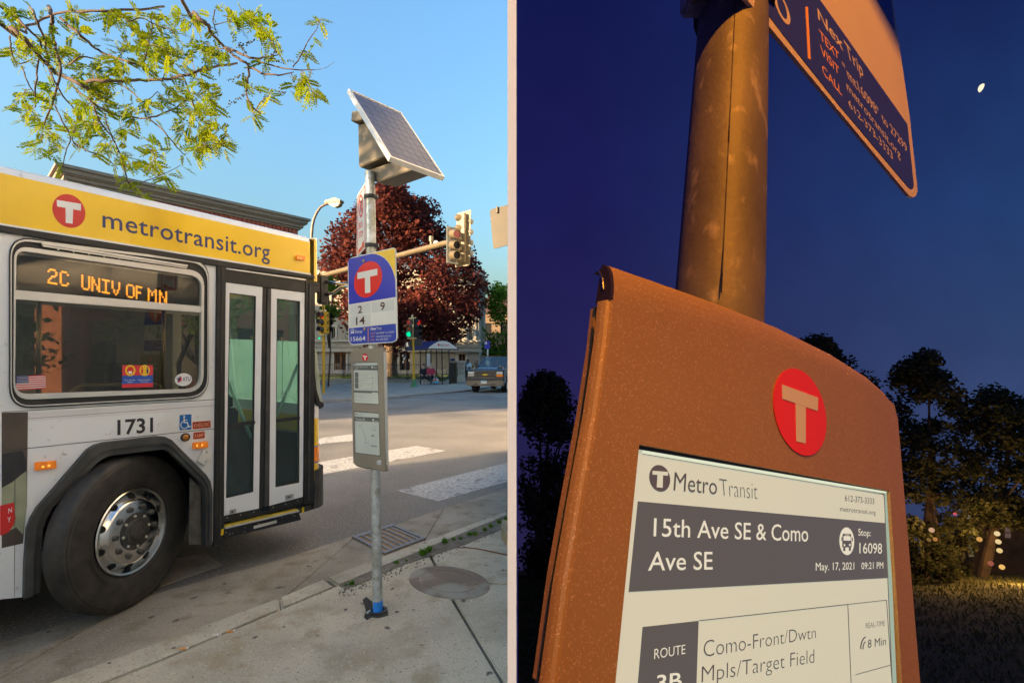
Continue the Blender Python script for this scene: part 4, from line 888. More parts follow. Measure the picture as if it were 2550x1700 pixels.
# departure kiosk
def K8(x, y): return (840+x/4.356, 840+y/4.356)
def kp(*a): return [K8(*p) for p in a]
KS = Plane((-.6862, 2.6185, 1.5758), (-.6601, -.751, 0))
KI = thing('departure_board', KS.hit(912, 1010), 'slim taupe metal departure board with two paper-white screens on the post', 'information board')
body = rnd(kp((145, 158), (165, 133), (300, 105), (318, 118), (345, 124), (395, 118), (470, 100), (492, 130), (521, 1440), (515, 1452), (450, 1440), (345, 1412), (310, 1416), (200, 1380), (170, 1345)), 3, 4)
hs = MB().slab(KS, body, -.016, 0).build('housing', M['sand'], KI, bevel=.004, smooth=True, auto=40)
hb = MB()
a_, b_ = K8(500, 140), K8(524, 1400)
sd = MB().slab(KS, kp((488, 150), (500, 158), (523, 1390), (510, 1396)), -.022, -.004).build('side_channel', M['alu'], KI, bevel=.003)
MB().slab(KS, kp((160, 1350), (521, 1440), (525, 1452), (500, 1455), (350, 1425), (310, 1425), (200, 1392)), -.02, -.003).build('lower_lip', mat('dark_taupe', (.14, .12, .09), .45, .3), KI)
def kd(name, pts, mt, t=.0006, par=KI): return MB().slab(KS, pts, t, t+.0003).build(name, mt, par)
ld = kd('logo_disc', ell(909.3, 889.4, 7.4, 0, 0, 9.2, 24), M['red']); m = MB(); m.slab(KS, kp((278, 196), (325, 197), (325, 213), (278, 212)), .0012, .0015); m.slab(KS, kp((294, 213), (309, 213), (309, 244), (294, 244)), .0012, .0015); m.build('logo_letter', M['signwhite'], ld)
kd('bezel', kp((173, 269), (439, 267), (452, 729), (181, 713)), M['black'], .0004)
s1 = kd('paper_screen', kp((178, 277), (437, 272), (449, 723), (186, 708)), M['eink'], .0009)
kd('title_band', kp((179, 305), (438, 301), (440, 356), (180, 354)), M['eink2'], .0014, s1)
m = MB()
lettering(m, KS, 'Franklin Ave E & 10th', K8(191, 328), K8(333, 326), K8(333, 312), K8(191, 314), .002, .01); lettering(m, KS, 'Ave S', K8(192, 349), K8(229, 349), K8(229, 335), K8(192, 335), .002, .01)
m.slab(KS, [K8(381+11*math.cos(k*.524), 322+13*math.sin(k*.524)) for k in range(12)], .0018, .002); lettering(m, KS, 'Stop:', K8(398, 318), K8(418, 318), K8(418, 311), K8(398, 311), .002); lettering(m, KS, '15664', K8(398, 333), K8(434, 333), K8(434, 321), K8(398, 321), .002, .01)
m.build('title_lettering', M['eink'], s1)
m = MB()
for j in range(3):
    y = 378+j*59; m.slab(KS, kp((194, y), (230, y), (231, y+56), (196, y+56)), .0014, .0017)
m.slab(KS, kp((184, 572), (443, 580), (444, 607), (185, 597)), .0014, .0017); m.build('route_blocks', M['eink2'], s1)
m = MB()
for j in range(4): y = 378+j*59.5; m.slab(KS, kp((232, y), (441, y), (441, y+2), (232, y+2)), .0014, .0017)
m.slab(KS, kp((380, 378), (382.5, 378), (385, 556), (382.5, 556)), .0014, .0017)
for t, x0, x1, y, h in (('Bloomington/Cedar/Fr-', 237, 366, 404, 10), ('With Public Libr', 237, 336, 420, 10), ('U of M / 38 St / VA /', 237, 352, 462, 10), ('Station', 237, 280, 478, 10), ('Franklin Av / U of M /', 237, 372, 522, 10), ('of M', 237, 264, 538, 10), ('8 Min', 404, 434, 416, 9), ('10 Min', 396, 434, 477, 9), ('12 Min', 390, 434, 537, 9)): lettering(m, KS, t, K8(x0, y), K8(x1, y), K8(x1, y-h), K8(x0, y-h), .0015)
for t, x0, x1, y in (('Arrivals', 200, 240, 614), ('Next bus in 2 min', 220, 312, 630), ('Fares and rules', 220, 306, 650), ('Plan your trip', 218, 288, 682)): lettering(m, KS, t, K8(x0, y), K8(x1, y), K8(x1, y-8), K8(x0, y-8), .0015) if t != 'Arrivals' else None
for y in (626, 644, 676): m.slab(KS, ell(*K8(205, y), 1.2, 0, 0, 1.4, 8), .0015, .0017)
m.build('screen_print', M['einkline'], s1)
kd('white_tab', kp((378, 594), (441, 596), (441, 611), (378, 609)), M['eink'], .002, s1)
m = MB(); lettering(m, KS, 'MetroTransit', K8(203, 293), K8(272, 292), K8(272, 283), K8(203, 284), .0015); m.slab(KS, ell(*K8(194, 288), 1.7, 0, 0, 2, 10), .0015, .0017); m.build('brand_print', M['eink2'], s1)
kd('bezel', kp((184, 797), (453, 817), (467, 1287), (194, 1250)), M['black'], .0004)
s2 = kd('paper_screen', kp((189, 806), (451, 824), (463, 1280), (199, 1245)), M['eink'], .0009)
kd('title_band', kp((191, 856), (452, 870), (453, 916), (193, 905)), M['eink2'], .0014, s2)
m = MB(); lettering(m, KS, 'Route 22', K8(204, 893), K8(302, 898), K8(302, 874), K8(204, 869), .002, .015); m.slab(KS, [K8(393+11*math.cos(k*.524), 894+13*math.sin(k*.524)) for k in range(12)], .0018, .002); lettering(m, KS, '15664', K8(409, 908), K8(443, 909), K8(443, 899), K8(409, 898), .002, .01); m.build('title_lettering', M['eink'], s2)
m = MB()
def kline(m, pts, w):
    for a, b in zip(pts[:-1], pts[1:]):
        d = (V(*b, 0)-V(*a, 0)).normalized(); n = V(-d.y, d.x, 0)*w/2
        m.slab(KS, kp(*[tuple((V(*q, 0)+s).xy) for q, s in ((a, n), (b, n), (b, -n), (a, -n))]), .0015, .0018)
kline(m, [(265, 934), (278, 942), (274, 958), (240, 950), (236, 962), (262, 972), (268, 984), (282, 992), (286, 1040), (304, 1058), (300, 1084), (312, 1100), (310, 1146), (326, 1140), (340, 1150), (346, 1164)], 3.5)
kline(m, [(368, 988), (384, 1004), (402, 1012), (410, 996), (424, 1010)], 3.5); kline(m, [(390, 962), (402, 966), (414, 980), (422, 994)], 1.5)
m.slab(KS, kp((372, 1054), (400, 1056), (400, 1074), (372, 1072)), .0015, .0018); m.slab(KS, kp((366, 1165), (434, 1174), (434, 1188), (366, 1179)), .0015, .0018)
kline(m, [(372, 1054), (430, 1058), (430, 1078), (372, 1074)], 1.6); m.build('map_print', mat('map_grey', (.27, .28, .26), .4), s2)
m = MB(); lettering(m, KS, 'MetroTransit', K8(216, 836), K8(288, 841), K8(288, 832), K8(216, 827), .0015); m.slab(KS, ell(*K8(208, 831), 1.7, 0, 0, 2, 10), .0015, .0017); m.build('brand_print', M['eink2'], s2)
st_ = kd('sticker', kp((428, 1342), (452, 1330), (470, 1328), (477, 1345), (474, 1376), (452, 1379), (430, 1374)), M['signwhite'])
m = MB(); lettering(m, KS, 'GOV', K8(431, 1371), K8(474, 1374), K8(474, 1348), K8(431, 1345), .0013, .02); m.build('sticker_print', M['bluesign'], st_)
# no-parking sign, seen nearly edge on
NP = Plane((-.9134, 2.9452, 2.4861), (-.8385, -.5433, 0))
def NPz(x, y): return (760+x/4.567, 460+y/4.567)
NS = thing('no_parking_sign', NP.hit(900, 550), 'narrow white no parking bus stop sign with red print, seen from the side', 'sign')
ol = rnd([NPz(*p) for p in ((588, 128), (692, -45), (693, 706), (585, 822))], 5, 5)
MB().slab(NP, ol, -.004, 0).build('sign_plate', mat('sign_reflective_white', (.74, .70, .62), .35, var=.04), NS)
M['npred'] = mat('sign_print_red', lin(214, 40, 24), .4, var=.04)
def nps(pts): return [NPz(*p) for p in pts]
m = MB(); q = rnd(nps([(597, 140), (684, 0), (685, 694), (594, 800)]), 4, 5); q2 = rnd(nps([(603, 146), (678, 24), (679, 690), (600, 784)]), 4, 5); m.ring(NP, q, q2, .0003, .0007); m.build('border_print', M['npred'], NS)
m = MB(); o1 = [NPz(634+25*math.cos(t), 242+132*math.sin(t)-38*math.cos(t)*0) for t in [k*math.pi/14 for k in range(28)]]; o2 = [NPz(634+18*math.cos(t), 242+104*math.sin(t)) for t in [k*math.pi/14 for k in range(28)]]
m.ring(NP, o1, o2, .0004, .0008); m.build('prohibition_ring', M['npred'], NS); MB().slab(NP, nps([(616, 180), (624, 160), (654, 300), (646, 324)]), .0012, .0015).build('prohibition_slash', M['npred'], NS)
lettering(MB(), NP, 'P', NPz(626, 320), NPz(648, 290), NPz(648, 165), NPz(626, 190), .0009, .02).build('letter', M['ink'], NS)
m = MB(); lettering(m, NP, 'BUS', NPz(612, 505), NPz(655, 475), NPz(655, 405), NPz(612, 435), .0006, .02); lettering(m, NP, 'STOP', NPz(612, 610), NPz(658, 580), NPz(658, 510), NPz(612, 540), .0006, .02)
m.slab(NP, nps([(606, 745), (650, 690), (646, 668), (670, 630), (668, 700), (656, 708), (608, 775)]), .0006, .0009); m.build('red_print', M['npred'], NS)
m = MB()
for v in (500, 600): c = pp(v); m.tube([c, lerp(c, NP.hit(905, v), .9)], .006, 6)
m.build('bracket', M['steel'], NS)
# solar panel unit
def Z3(x, y): return (820+x/3.4087, 180+y/3.4087)
P3 = Plane((-.906, 2.772, 3.0242), (.5637, -.5157, .6452))
SP = thing('solar_panel', PT, 'tilted solar panel with aluminium frame on a beige battery box atop the post', 'solar panel')
qc = [(868.4, 221), (999, 279.7), (1107.5, 441), (972.5, 391)]
C3 = [P3.hit(*p) for p in qc]
def sp(a, b, w=0): return lerp(lerp(C3[0], C3[1], a), lerp(C3[3], C3[2], a), b)+P3.n*w
cellm = mat('solar_cells', (.045, .06, .12), .35, col2=(.06, .075, .15), scale=12, spec=.15)
MB().prism([sp(.02, .02, -.01), sp(.98, .02, -.01), sp(.98, .98, -.01), sp(.02, .98, -.01)], P3.n*.006).build('backing_sheet', mat('panel_white', (.40, .42, .46), .3), SP)
g0 = None
for i in range(6):
    for j in range(10):
        a0, a1 = .045+i*.1525+.002, .045+(i+1)*.1525-.004; b0, b1 = .03+j*.0945+.001, .03+(j+1)*.0945-.0025
        MB().prism([sp(a0, b0, -.004), sp(a1, b0, -.004), sp(a1, b1, -.004), sp(a0, b1, -.004)], P3.n*.0012).build('solar_cell', cellm, SP)
for q in (((0, 0), (1, 0), (1, .018), (0, .018)), ((0, .982), (1, .982), (1, 1), (0, 1)), ((0, .018), (.032, .018), (.032, .982), (0, .982)), ((.968, .018), (1, .018), (1, .982), (.968, .982))):
    MB().prism([sp(a, b, -.026) for a, b in q], P3.n*.027).build('frame_bar', M['alu'], SP)
bx = mat('battery_box_paint', (.13, .105, .06), .5, var=.08)
side = [Z3(268, 425), (Z3(330, 440)), Z3(520, 735), Z3(495, 745), Z3(300, 825), Z3(275, 815)]
DB = Plane(pp(440)+V(-.03, 0, 0), (-.62, -.78, 0))
MB().slab(Plane(pp(440), (-.62, -.78, 0)), [Z3(268, 425), Z3(345, 440), Z3(500, 722), Z3(285, 815), Z3(275, 812)], -.20, .02).build('battery_box', bx, SP, bevel=.004)
MB().slab(Plane(pp(440), (-.62, -.78, 0)), [Z3(300, 822), Z3(550, 738), Z3(680, 812), Z3(400, 918), Z3(290, 895), Z3(290, 842)], -.14, -.02).build('mounting_tray', mat('tray_metal', (.12, .10, .07), .5, .2), SP, bevel=.004)
for (x, y) in ((262, 385), (360, 555)):
    MB().cbox(at(*Z3(x, y), 2.80), .09, .05, .055, V(.84, -.5, -.2).normalized(), V(.5, .86, 0), V(.1, 0, 1).normalized()).build('cross_rail', bx, SP, bevel=.003)
# manhole, block, twig, butts, weeds
mc = gnd(1119, 1449, SZ)
iron2 = mat('rusty_cover', (.17, .13, .10), .75, col2=(.22, .15, .10), scale=7, bump=.3, bscale=120); layer(iron2, (.28, .26, .21), 3.2, .50, .60, 8)
mo = [gnd(u, v, SZ) for u, v in ell(1119, 1450.5, 100, 4, 14, 41, 40)]; mi = [gnd(u, v, SZ) for u, v in ell(1116, 1447, 70, 3, 10, 29, 40)]
MH = thing('manhole_cover', sum(mo, V(0, 0, 0))/40, 'round rusty iron manhole cover let into the sidewalk beside the post', 'manhole cover')
m = MB(); n = 40; m.add([p+V(0, 0, .003) for p in mo]+[p+V(0, 0, .003) for p in mi]+[p-V(0, 0, .01) for p in mo], [(i, (i+1) % n, n+(i+1) % n, n+i) for i in range(n)]+[(i, (i+1) % n, 2*n+(i+1) % n, 2*n+i) for i in range(n)]); m.build('rim', iron2, MH)
ctr = sum(mi, V(0, 0, 0))/40
MB().prism([lerp(p, ctr, .03)-V(0, 0, .004) for p in mi], V(0, 0, .0065)).build('lid', iron2, MH)
bq = [gnd(u, v, SZ) for u, v in [(1248, 1341), (1263.6, 1361), (1264.5, 1320), (1251, 1318)]]
bk = [V(min(p.x, XR), p.y, SZ) for p in bq]
tag(MB().prism(bk, V(0, 0, .085)).build('concrete_block', mat('tan_block', (.34, .27, .16), .9, var=.15, bump=.4, scale=9), bevel=.004), 'tan concrete block at the edge of the soil strip', 'block')
tag(MB().tube([gnd(u, v, SZ+.006) for u, v in [(1138, 1363), (1160, 1362), (1190, 1365.5), (1220, 1371.5), (1245, 1377), (1262, 1380)]], [.003, .004, .004, .0045, .0045, .0045], 6).build('rusty_rod', mat('rust', (.20, .075, .03), .85, var=.3, scale=60), smooth=True), 'thin rusty iron rod lying across the sidewalk', 'rod')
for (u, v, ang, lab) in ((458, 1614, .25, 'orange cigarette butt on the sidewalk nearest the bottom of the kerb'), (575, 1570.5, .5, 'orange cigarette butt lying further along the kerb, beside the white pull tab')):
    p = gnd(u, v, SZ+.006); d = V(math.cos(ang), math.sin(ang), 0)
    t_ = thing('cigarette_butt', p-V(0, 0, .006), lab, 'cigarette butt', 'cigarette butts dropped along the kerb')
    MB().tube([p-d*.018, p+d*.010], .0055, 10).build('filter', mat('filter_orange', (.75, .30, .07), .8, var=.2, scale=90) if lab.startswith('orange cigarette butt on') else bpy.data.materials['filter_orange'], t_); MB().tube([p+d*.010, p+d*.020], .005, 10).build('paper_stub', M['signwhite'], t_)
p = gnd(541, 1580, SZ+.004); m = MB()
m.tube([p+V(math.cos(k*.7)*.009-.008, math.sin(k*.7)*.009, 0) for k in range(10)], .0028, 6); m.tube([p+V(math.cos(k*.7)*.008+.010, math.sin(k*.7)*.008, 0) for k in range(10)], .0028, 6)
tag(m.build('pull_tab', M['signwhite']), 'small white pull tab lying along the kerb', 'litter')
M['weed'] = leafmat('weed_green', (.08, .18, .015), (.14, .29, .03), 40, .3)
def weed(u, v, s):
    s *= .75
    p = gnd(u, v, SZ); m = MB()
    for k in range(int(22+30*s)):
        a = random.uniform(0, 6.28); d = V(math.cos(a), math.sin(a), 0); h = random.uniform(.5, 1)*.055*s; l = random.uniform(.2, .8)*.05*s; w = V(-d.y, d.x, 0)*random.uniform(.0015, .004)
        b = p+V(random.gauss(0, .012*s), random.gauss(0, .012*s), 0); mid_ = b+d*l*.5+V(0, 0, h*.75); e = b+d*l+V(0, 0, h)
        m.add([b-w, b+w, mid_+w, mid_-w, e], [(0, 1, 2, 3), (3, 2, 4)])
    o = m.build('weed', M['weed']); tag(o, 'small green weed tuft growing in the soil behind the kerb', 'weed', 'weeds along the back of the kerb')
for (u, v, s) in ((876, 1456, .9), (988, 1403, .65), (1053, 1383, 1.35), (1067, 1374, 1.2), (1107, 1352, 1.1), (1130, 1345, .7), (1148, 1343, .6), (1170, 1333, .9), (1184, 1333, 1.0), (1208, 1322, .9), (1222, 1313, .9), (1243, 1303, 1.0), (1260, 1294, .8), (862, 1458, .4), (1012, 1398, .4)): weed(u, v, s)
# ------------------------------------------------------------------ signals, lamp, shelter, fence
def Y8(u, v, Y): return at(u, v, Y)
def zb(p): return V(p.x, p.y, 0)
# mast arm with signal heads
a0, a1, a2 = at(794, 689, 21.2), at(960, 645, 18.2), at(1118, 603, 15.3)
MA = thing('signal_mast', V(-9.6, 21.8, 0), 'weathered steel traffic signal mast arm reaching over the road from behind the bus', 'signal mast')
MB().tube([V(-9.6, 21.8, 0), V(-9.6, 21.8, 5.1)], [.15, .11], 12).build('pole', M['signaltan'], MA, smooth=True, auto=50)
MB().tube([V(-9.6, 21.8, 4.9), a0, a1, a2, a2+(a2-a1).normalized()*.5], [.12, .11, .095, .085, .08], 12).build('arm', M['signaltan'], MA, smooth=True, auto=50)
q = at(1074, 612, 16.1); m = MB(); m.tube([q-V(0, 0, .05), q+V(0, 0, .22)], .045, 8); m.tube([q+V(0, 0, .14), q+V(0, 0, .30)], .075, 8); m.build('camera_stub', M['signaltan'], MA); MB().sphere(at(1086, 606, 16.1), .09).build('sensor_ball', M['signwhite'], MA)
# head seen from behind, with tan backplate
def img_slab(pl, pts, t0, t1): return MB().slab(pl, pts, t0, t1)
HA = Plane(at(1152, 595, 15.0), (-.35, -.9, 0))
h1_ = thing('traffic_signal', HA.o-V(0, 0, .9), 'tan traffic signal with tall backplate, seen from behind, ending the mast arm', 'traffic signal')
img_slab(HA, rnd([(1137.7, 531.5), (1172.7, 521.8), (1169.5, 660), (1134, 666)], 2, 3), -.02, 0).build('backplate', M['signaltan'], h1_)
img_slab(HA, [(1148, 534), (1163, 532), (1161, 652), (1145, 656)], .0, .14).build('housing', mat('signal_back', (.11, .088, .05), .5, var=.1), h1_, bevel=.02)
for v in (543, 569, 595, 620, 644): MB().lathe([(.10, 0), (.10, .14), (.06, .2), (0, .2)], HA.hit(1150, v, .05), V(-.9, -.4, 0), 12).build('hinge_boss', M['signaltan'], h1_, smooth=True, auto=40)
for v in (552, 578, 604, 630): MB().sphere(HA.hit(1172, v, -.06), .09, 8, 5).build('visor_edge', M['signalgrey'], h1_)
# head facing the cross street
h2_ = thing('traffic_signal', at(1130, 657, 14.8), 'grey traffic signal showing red, hung beside the tan one on the mast arm', 'traffic signal')
HF = Plane(at(1128, 610, 14.8), (.35, -.94, 0))
img_slab(HF, [(1114.5, 562), (1141.5, 567.5), (1142, 657.5), (1114.5, 653.5)], -.16, -.04).build('backplate', M['signalgrey'], h2_)
img_slab(HF, [(1120, 567), (1136, 571), (1136, 652), (1120, 649)], -.04, .06).build('housing', M['flare'], h2_)
for v, c in ((581.5, M['red']), (609, M['pit']), (634, M['pit'])):
    p = HF.hit(1127, v+1, .05); ax = (at(1146, v+1.5, 14.35)-p).normalized()
    vz = MB().lathe([(.13, 0), (.125, .3), (.115, .3), (.115, .05)], p, ax, 18).build('visor', M['signaltan'], h2_, smooth=True, auto=50)
    MB().lathe([(0, .0), (.115, .0)], p+ax*(.27 if c is M['red'] else .2), ax, 16).build('lens', mat('red_lens', (.12, .006, .008), .25, emit=(1, .02, .02), estr=.03*EX) if c is M['red'] else c, vz)
# back of the big sign at the right
BS = Plane(at(1245, 570, 17), (-.25, -.97, 0))
bs = thing('road_sign', BS.hit(1245, 626), 'back of a large tan road sign with rounded corners hanging over the road', 'sign')
img_slab(BS, rnd([(1219.5, 522), (1300, 500), (1300, 600), (1228.5, 620.5)], 7, 5), -.03, 0).build('sign_plate', mat('sign_back', (.05, .04, .023), .5, var=.12, scale=2), bs)
m = MB(); m.tube([BS.hit(1238, 530, .04), BS.hit(1238, 514, .04)], .03, 6); m.tube([BS.hit(1285, 530, -.05), BS.hit(1285, 300, -.05)], .06, 6); m.build('hanger', M['signaltan'], bs)
m = MB(); m.tube([BS.hit(1285, 505, -.1)+V(0, 0, .2), BS.hit(1285, 505, -.1)+V(9, -.5, .4)], .09, 8); m.tube([BS.hit(1285, 505, -.1)+V(9, -.5, .6), zb(BS.hit(1285, 505, -.1))+V(9, -.5, 0)], .12, 10); m.build('support_arm', M['signaltan'], bs)
# street signals
M['redlit'] = emis('red_lamp', (1, .03, .02), .55*EX); M['greenlit'] = emis('green_lamp', (.0, 1, .42), 1.0*EX); M['lensdark'] = mat('dark_lens', (.02, .012, .008), .3); M['ambdark'] = mat('amber_lens_off', (.20, .06, .01), .3)
def head(par, name, u0, u1, v0, v1, Y, mt, lens, nrm, dep=.22, vis=None):
    pl = Plane(at((u0+u1)/2, (v0+v1)/2, Y), nrm)
    hd = img_slab(pl, [(u0, v0), (u1, v0), (u1, v1), (u0, v1)], -dep, 0).build(name, mt, par, bevel=.02)
    for k, l in enumerate(lens):
        c = pl.hit((u0+u1)/2, v0+(v1-v0)*(k+.5)/3); r = (v1-v0)/F*Y/3*.40
        lz_ = MB().lathe([(0, .03), (r*.7, .02), (r, 0)], c+pl.n*.005, pl.n, 16).build('lens', l, hd)
        n_ = 16; b_ = [c+(pl.ex*math.cos(t)+pl.ey*math.sin(t))*r*1.12 for t in [(-.35+3.84*q/n_) for q in range(n_+1)]]
        v_ = MB(); v_.add(b_+[p+pl.n*.22 for p in b_], [(q, q+1, n_+2+q, n_+1+q) for q in range(n_)]); v_.build('visor', vis or mt, hd)
    return hd
SP1 = thing('traffic_signal', gnd(1031, 966), 'yellow signal post with green foot, green light and white walking man', 'traffic signal')
gp = gnd(1031, 966); Yg = gp.y
pg = MB(); pg.tube([gp+V(0, 0, .5), V(gp.x-.05, gp.y, lz_h:=H+(CV-842)/F*Yg)], [.085, .065], 12); pg.build('pole', M['signalyel'], SP1, smooth=True, auto=50)
MB().lathe([(.26, 0), (.24, .06), (.17, .22), (.12, .44), (.10, .52), (0, .52)], gp, V(0, 0, 1), 8).build('foot', M['green'], SP1)
M['cream'] = mat('cream_bracket', (.62, .48, .24), .5, var=.08)
m = MB(); c = at(1027.5, 842, Yg); m.tube([at(1015, 842, Yg), at(1037, 842, Yg)], .05, 8); m.tube([at(1025.5, 840, Yg), at(1025.5, 785, Yg)], .035, 8); m.tube([at(1029.5, 840, Yg), at(1029.5, 789, Yg)], .03, 8); m.tube([at(1018, 793, Yg), at(1036, 791.5, Yg)], .045, 8); m.tube([at(1027, 790, Yg), at(1027, 783, Yg)], .05, 8); m.build('bracket', M['cream'], SP1)
head(SP1, 'signal_head', 1011.3, 1025.2, 794, 839.5, Yg-.1, M['signalgrey'], [mat('red_lens_dull', (.32, .03, .02), .3, emit=(1, .05, .02), estr=.12*EX), mat('amber_lens_dull', (.30, .08, .01), .3), M['greenlit']], (-.1, -1, 0), vis=M['flare'])
head(SP1, 'signal_head', 1034, 1050, 795, 840, Yg+.05, M['black'], [M['redlit'], M['lensdark'], M['lensdark']], (.75, -.66, 0))
pw = img_slab(Plane(at(1016, 857, Yg-.08), (-.1, -1, 0)), [(1007.5, 850.5), (1025, 850.5), (1025, 866), (1007.5, 866)], -.25, 0).build('pedestrian_head', M['black'], SP1)
pwp = Plane(at(1014, 857, Yg-.085), (-.1, -1, 0)); m = MB()
m.slab(pwp, ell(1014.5, 853, 1.1, 0, 0, 1.2, 8), 0, .01); m.slab(pwp, [(1013, 854.4), (1015.5, 854.4), (1016, 858.5), (1017.4, 862.8), (1016, 863.2), (1014.3, 859.8), (1012.4, 863.2), (1011.2, 862.6), (1013, 858.5), (1012.4, 856), (1011, 858), (1010.6, 857)], 0, .01); m.build('walking_man', emis('white_lamp', (.85, .8, .7), .8*EX), pw)
img_slab(Plane(at(1045, 856, Yg+.1), (.4, -.9, 0)), [(1034.5, 845), (1052, 844), (1052, 861), (1034.5, 862)], -.25, 0).build('pedestrian_head', M['flare'], SP1)
SP2 = thing('traffic_signal', V(-9.0, 24.0, 0), 'yellow traffic signal showing red just past the front of the bus', 'traffic signal')
MB().tube([V(-9.05, 24, 0), V(-9.05, 24, 4.3)], .07, 10).build('pole', M['signalyel'], SP2)
hd2 = head(SP2, 'signal_head', 794, 810.5, 776, 830, 23.6, M['signalyel'], [M['redlit'], M['lensdark'], M['lensdark']], (-.55, -.83, 0), vis=M['flare'])
head(SP2, 'signal_head', 811, 821, 779, 831, 23.75, M['black'], [M['lensdark']]*3, (.85, -.5, 0))
m = MB(); m.tube([at(796, 774, 23.7), at(812, 774, 23.7)], .05, 6); m.tube([at(796, 833, 23.7), at(808, 833, 23.7)], .05, 6); m.build('bracket', M['cream'], SP2)
MB().sphere(at(795, 842, 23.6), .05).build('green_signal_lamp', M['greenlit'], SP2)
# street lamp behind the bus
LY = 24.0
SL = thing('street_lamp', zb(at(775, 591, LY)), 'tall grey street lamp with a curved neck and boxy head behind the bus', 'street lamp')
cv = [(775.5, 620), (776, 585), (778, 562), (782, 545), (789, 529), (798, 516.5), (808, 510), (818, 507)]
MB().tube([zb(at(775.5, 620, LY))]+[at(u, v, LY) for u, v in cv], [.11, .075, .07, .07, .065, .065, .06, .06, .06], 10).build('pole', mat('lamp_pole', (.17, .14, .12), .5, .3), SL, smooth=True, auto=60)
hp = Plane(at(832, 505, LY), (-.25, -.97, 0)); top_ = [(812, 508.5), (813, 502), (838, 494), (853, 499.5), (852, 506.5), (838, 508)]
img_slab(hp, [(811.5, 508), (813, 501.5), (838, 494), (853, 499.5), (852, 505.5), (836, 507)], -.18, .18).build('lamp_housing', mat('lamp_housing', (.16, .12, .075), .5, var=.1), SL, bevel=.03)
img_slab(hp, [(819, 507.5), (836, 507.2), (851, 505.8), (847, 514), (836, 517), (828, 513.5)], -.15, .15).build('lamp_lens', mat('lamp_lens', (.20, .15, .07), .35, var=.1), SL, bevel=.03)
# bus shelter
SY = 34.5
M['shelterblue'] = mat('shelter_navy', (.02, .03, .12), .35, var=.1); M['shelterframe'] = mat('shelter_frame', (.015, .018, .03), .4)
BSH = thing('bus_shelter', gnd(1095, 951, .08), 'glass bus shelter with a curved navy roof and white arched end panel', 'bus shelter')
EP = Plane(at(1102, 865, SY), (.12, -1, 0))
arch = [(1066+72*t, 868-19.2*math.sin(math.pi*min(1, max(0, t)))**.85) for t in [k/12 for k in range(13)]]
img_slab(EP, [(1064, 868.5)]+arch[1:-1]+[(1140, 868.5)], -.04, .03).build('end_panel', M['signwhite'], BSH)
m = MB(); fr = [EP.hit(*p) for p in [(1064, 868.5)]+arch[1:-1]+[(1140, 868.5)]]; back_ = [p+V(-1.9, 2.2, 0) for p in fr]
for i in range(len(fr)-1): m.prism([fr[i], fr[i+1], back_[i+1], back_[i]], V(0, 0, .04))
m.build('roof', M['shelterblue'], BSH)
img_slab(EP, [(1062, 867.5), (1141, 868.5), (1141, 871.5), (1062, 870)], -.03, .06).build('roof_edge', M['shelterframe'], BSH)
m = MB(); p0, p1 = EP.hit(1064, 868), EP.hit(1064, 868)+V(-2.0, 2.3, 0); m.box(p0-V(0, 0, .09), p1-p0, V(.05, 0, 0), V(0, 0, .09)); m.build('eave', M['shelterframe'], BSH)
M['clearglass'] = glass('shelter_glass', (.88, .91, .90), .04)
fp = [(1046.5, 872, 951), (1061, 871, 946), (1073, 871, 945), (1087, 871, 944.5), (1100, 871, 947.5), (1118, 871, 948.5)]
for (u, v0, v1) in fp:
    a_, b_ = at(u, v0, SY), at(u+ (2 if u > 1095 else .5), v1, SY); MB().tube([V(b_.x, b_.y, .08), V(a_.x, a_.y, a_.z)], .045, 6).build('post', M['shelterframe'], BSH)
for (u0, u1) in ((1047.5, 1060), (1062, 1072), (1074, 1086), (1088, 1099), (1101.5, 1117)):
    MB().slab(Plane(at(1090, 900, SY+.02), (0, -1, 0)), [(u0, 872), (u1, 872), (u1, 939), (u0, 939)], -.012, 0).build('glass_panel', M['clearglass'], BSH)
MB().slab(Plane(at(1090, 900, SY), (0, -1, 0)), [(1086, 938.5), (1118, 938.5), (1118, 943), (1086, 943)], -.04, 0).build('bottom_rail', M['shelterframe'], BSH)
MB().slab(Plane(at(1068, 900, SY-.06), (0, -1, 0)), [(1062.5, 880), (1071, 880), (1071, 912), (1062.5, 912)], -.03, 0).build('timetable_panel', M['signplate'], BSH)
m = MB(); m.slab(EP, ell(1092.5, 858.3, 2.1, 0, 0, 3.2, 14), .032, .04); lettering(m, EP, 'Transit', (1105.5, 862), (1118, 862), (1118, 855.6), (1105.5, 855.6), .036); m.build('red_lettering', M['logored'], BSH)
lettering(MB(), EP, 'Metro', (1095.5, 862), (1105, 862), (1105, 855.6), (1095.5, 855.6), .036).build('lettering', M['ink'], BSH)
MB().cbox(at(1067, 938.5, SY-.35), 1.25, .4, .06).build('bench', M['shelterframe'], BSH)
for u in (1053, 1081): p = at(u, 939, SY-.35); MB().tube([p, V(p.x, p.y, .08)], .03, 6).build('bench_leg', M['shelterframe'], BSH)

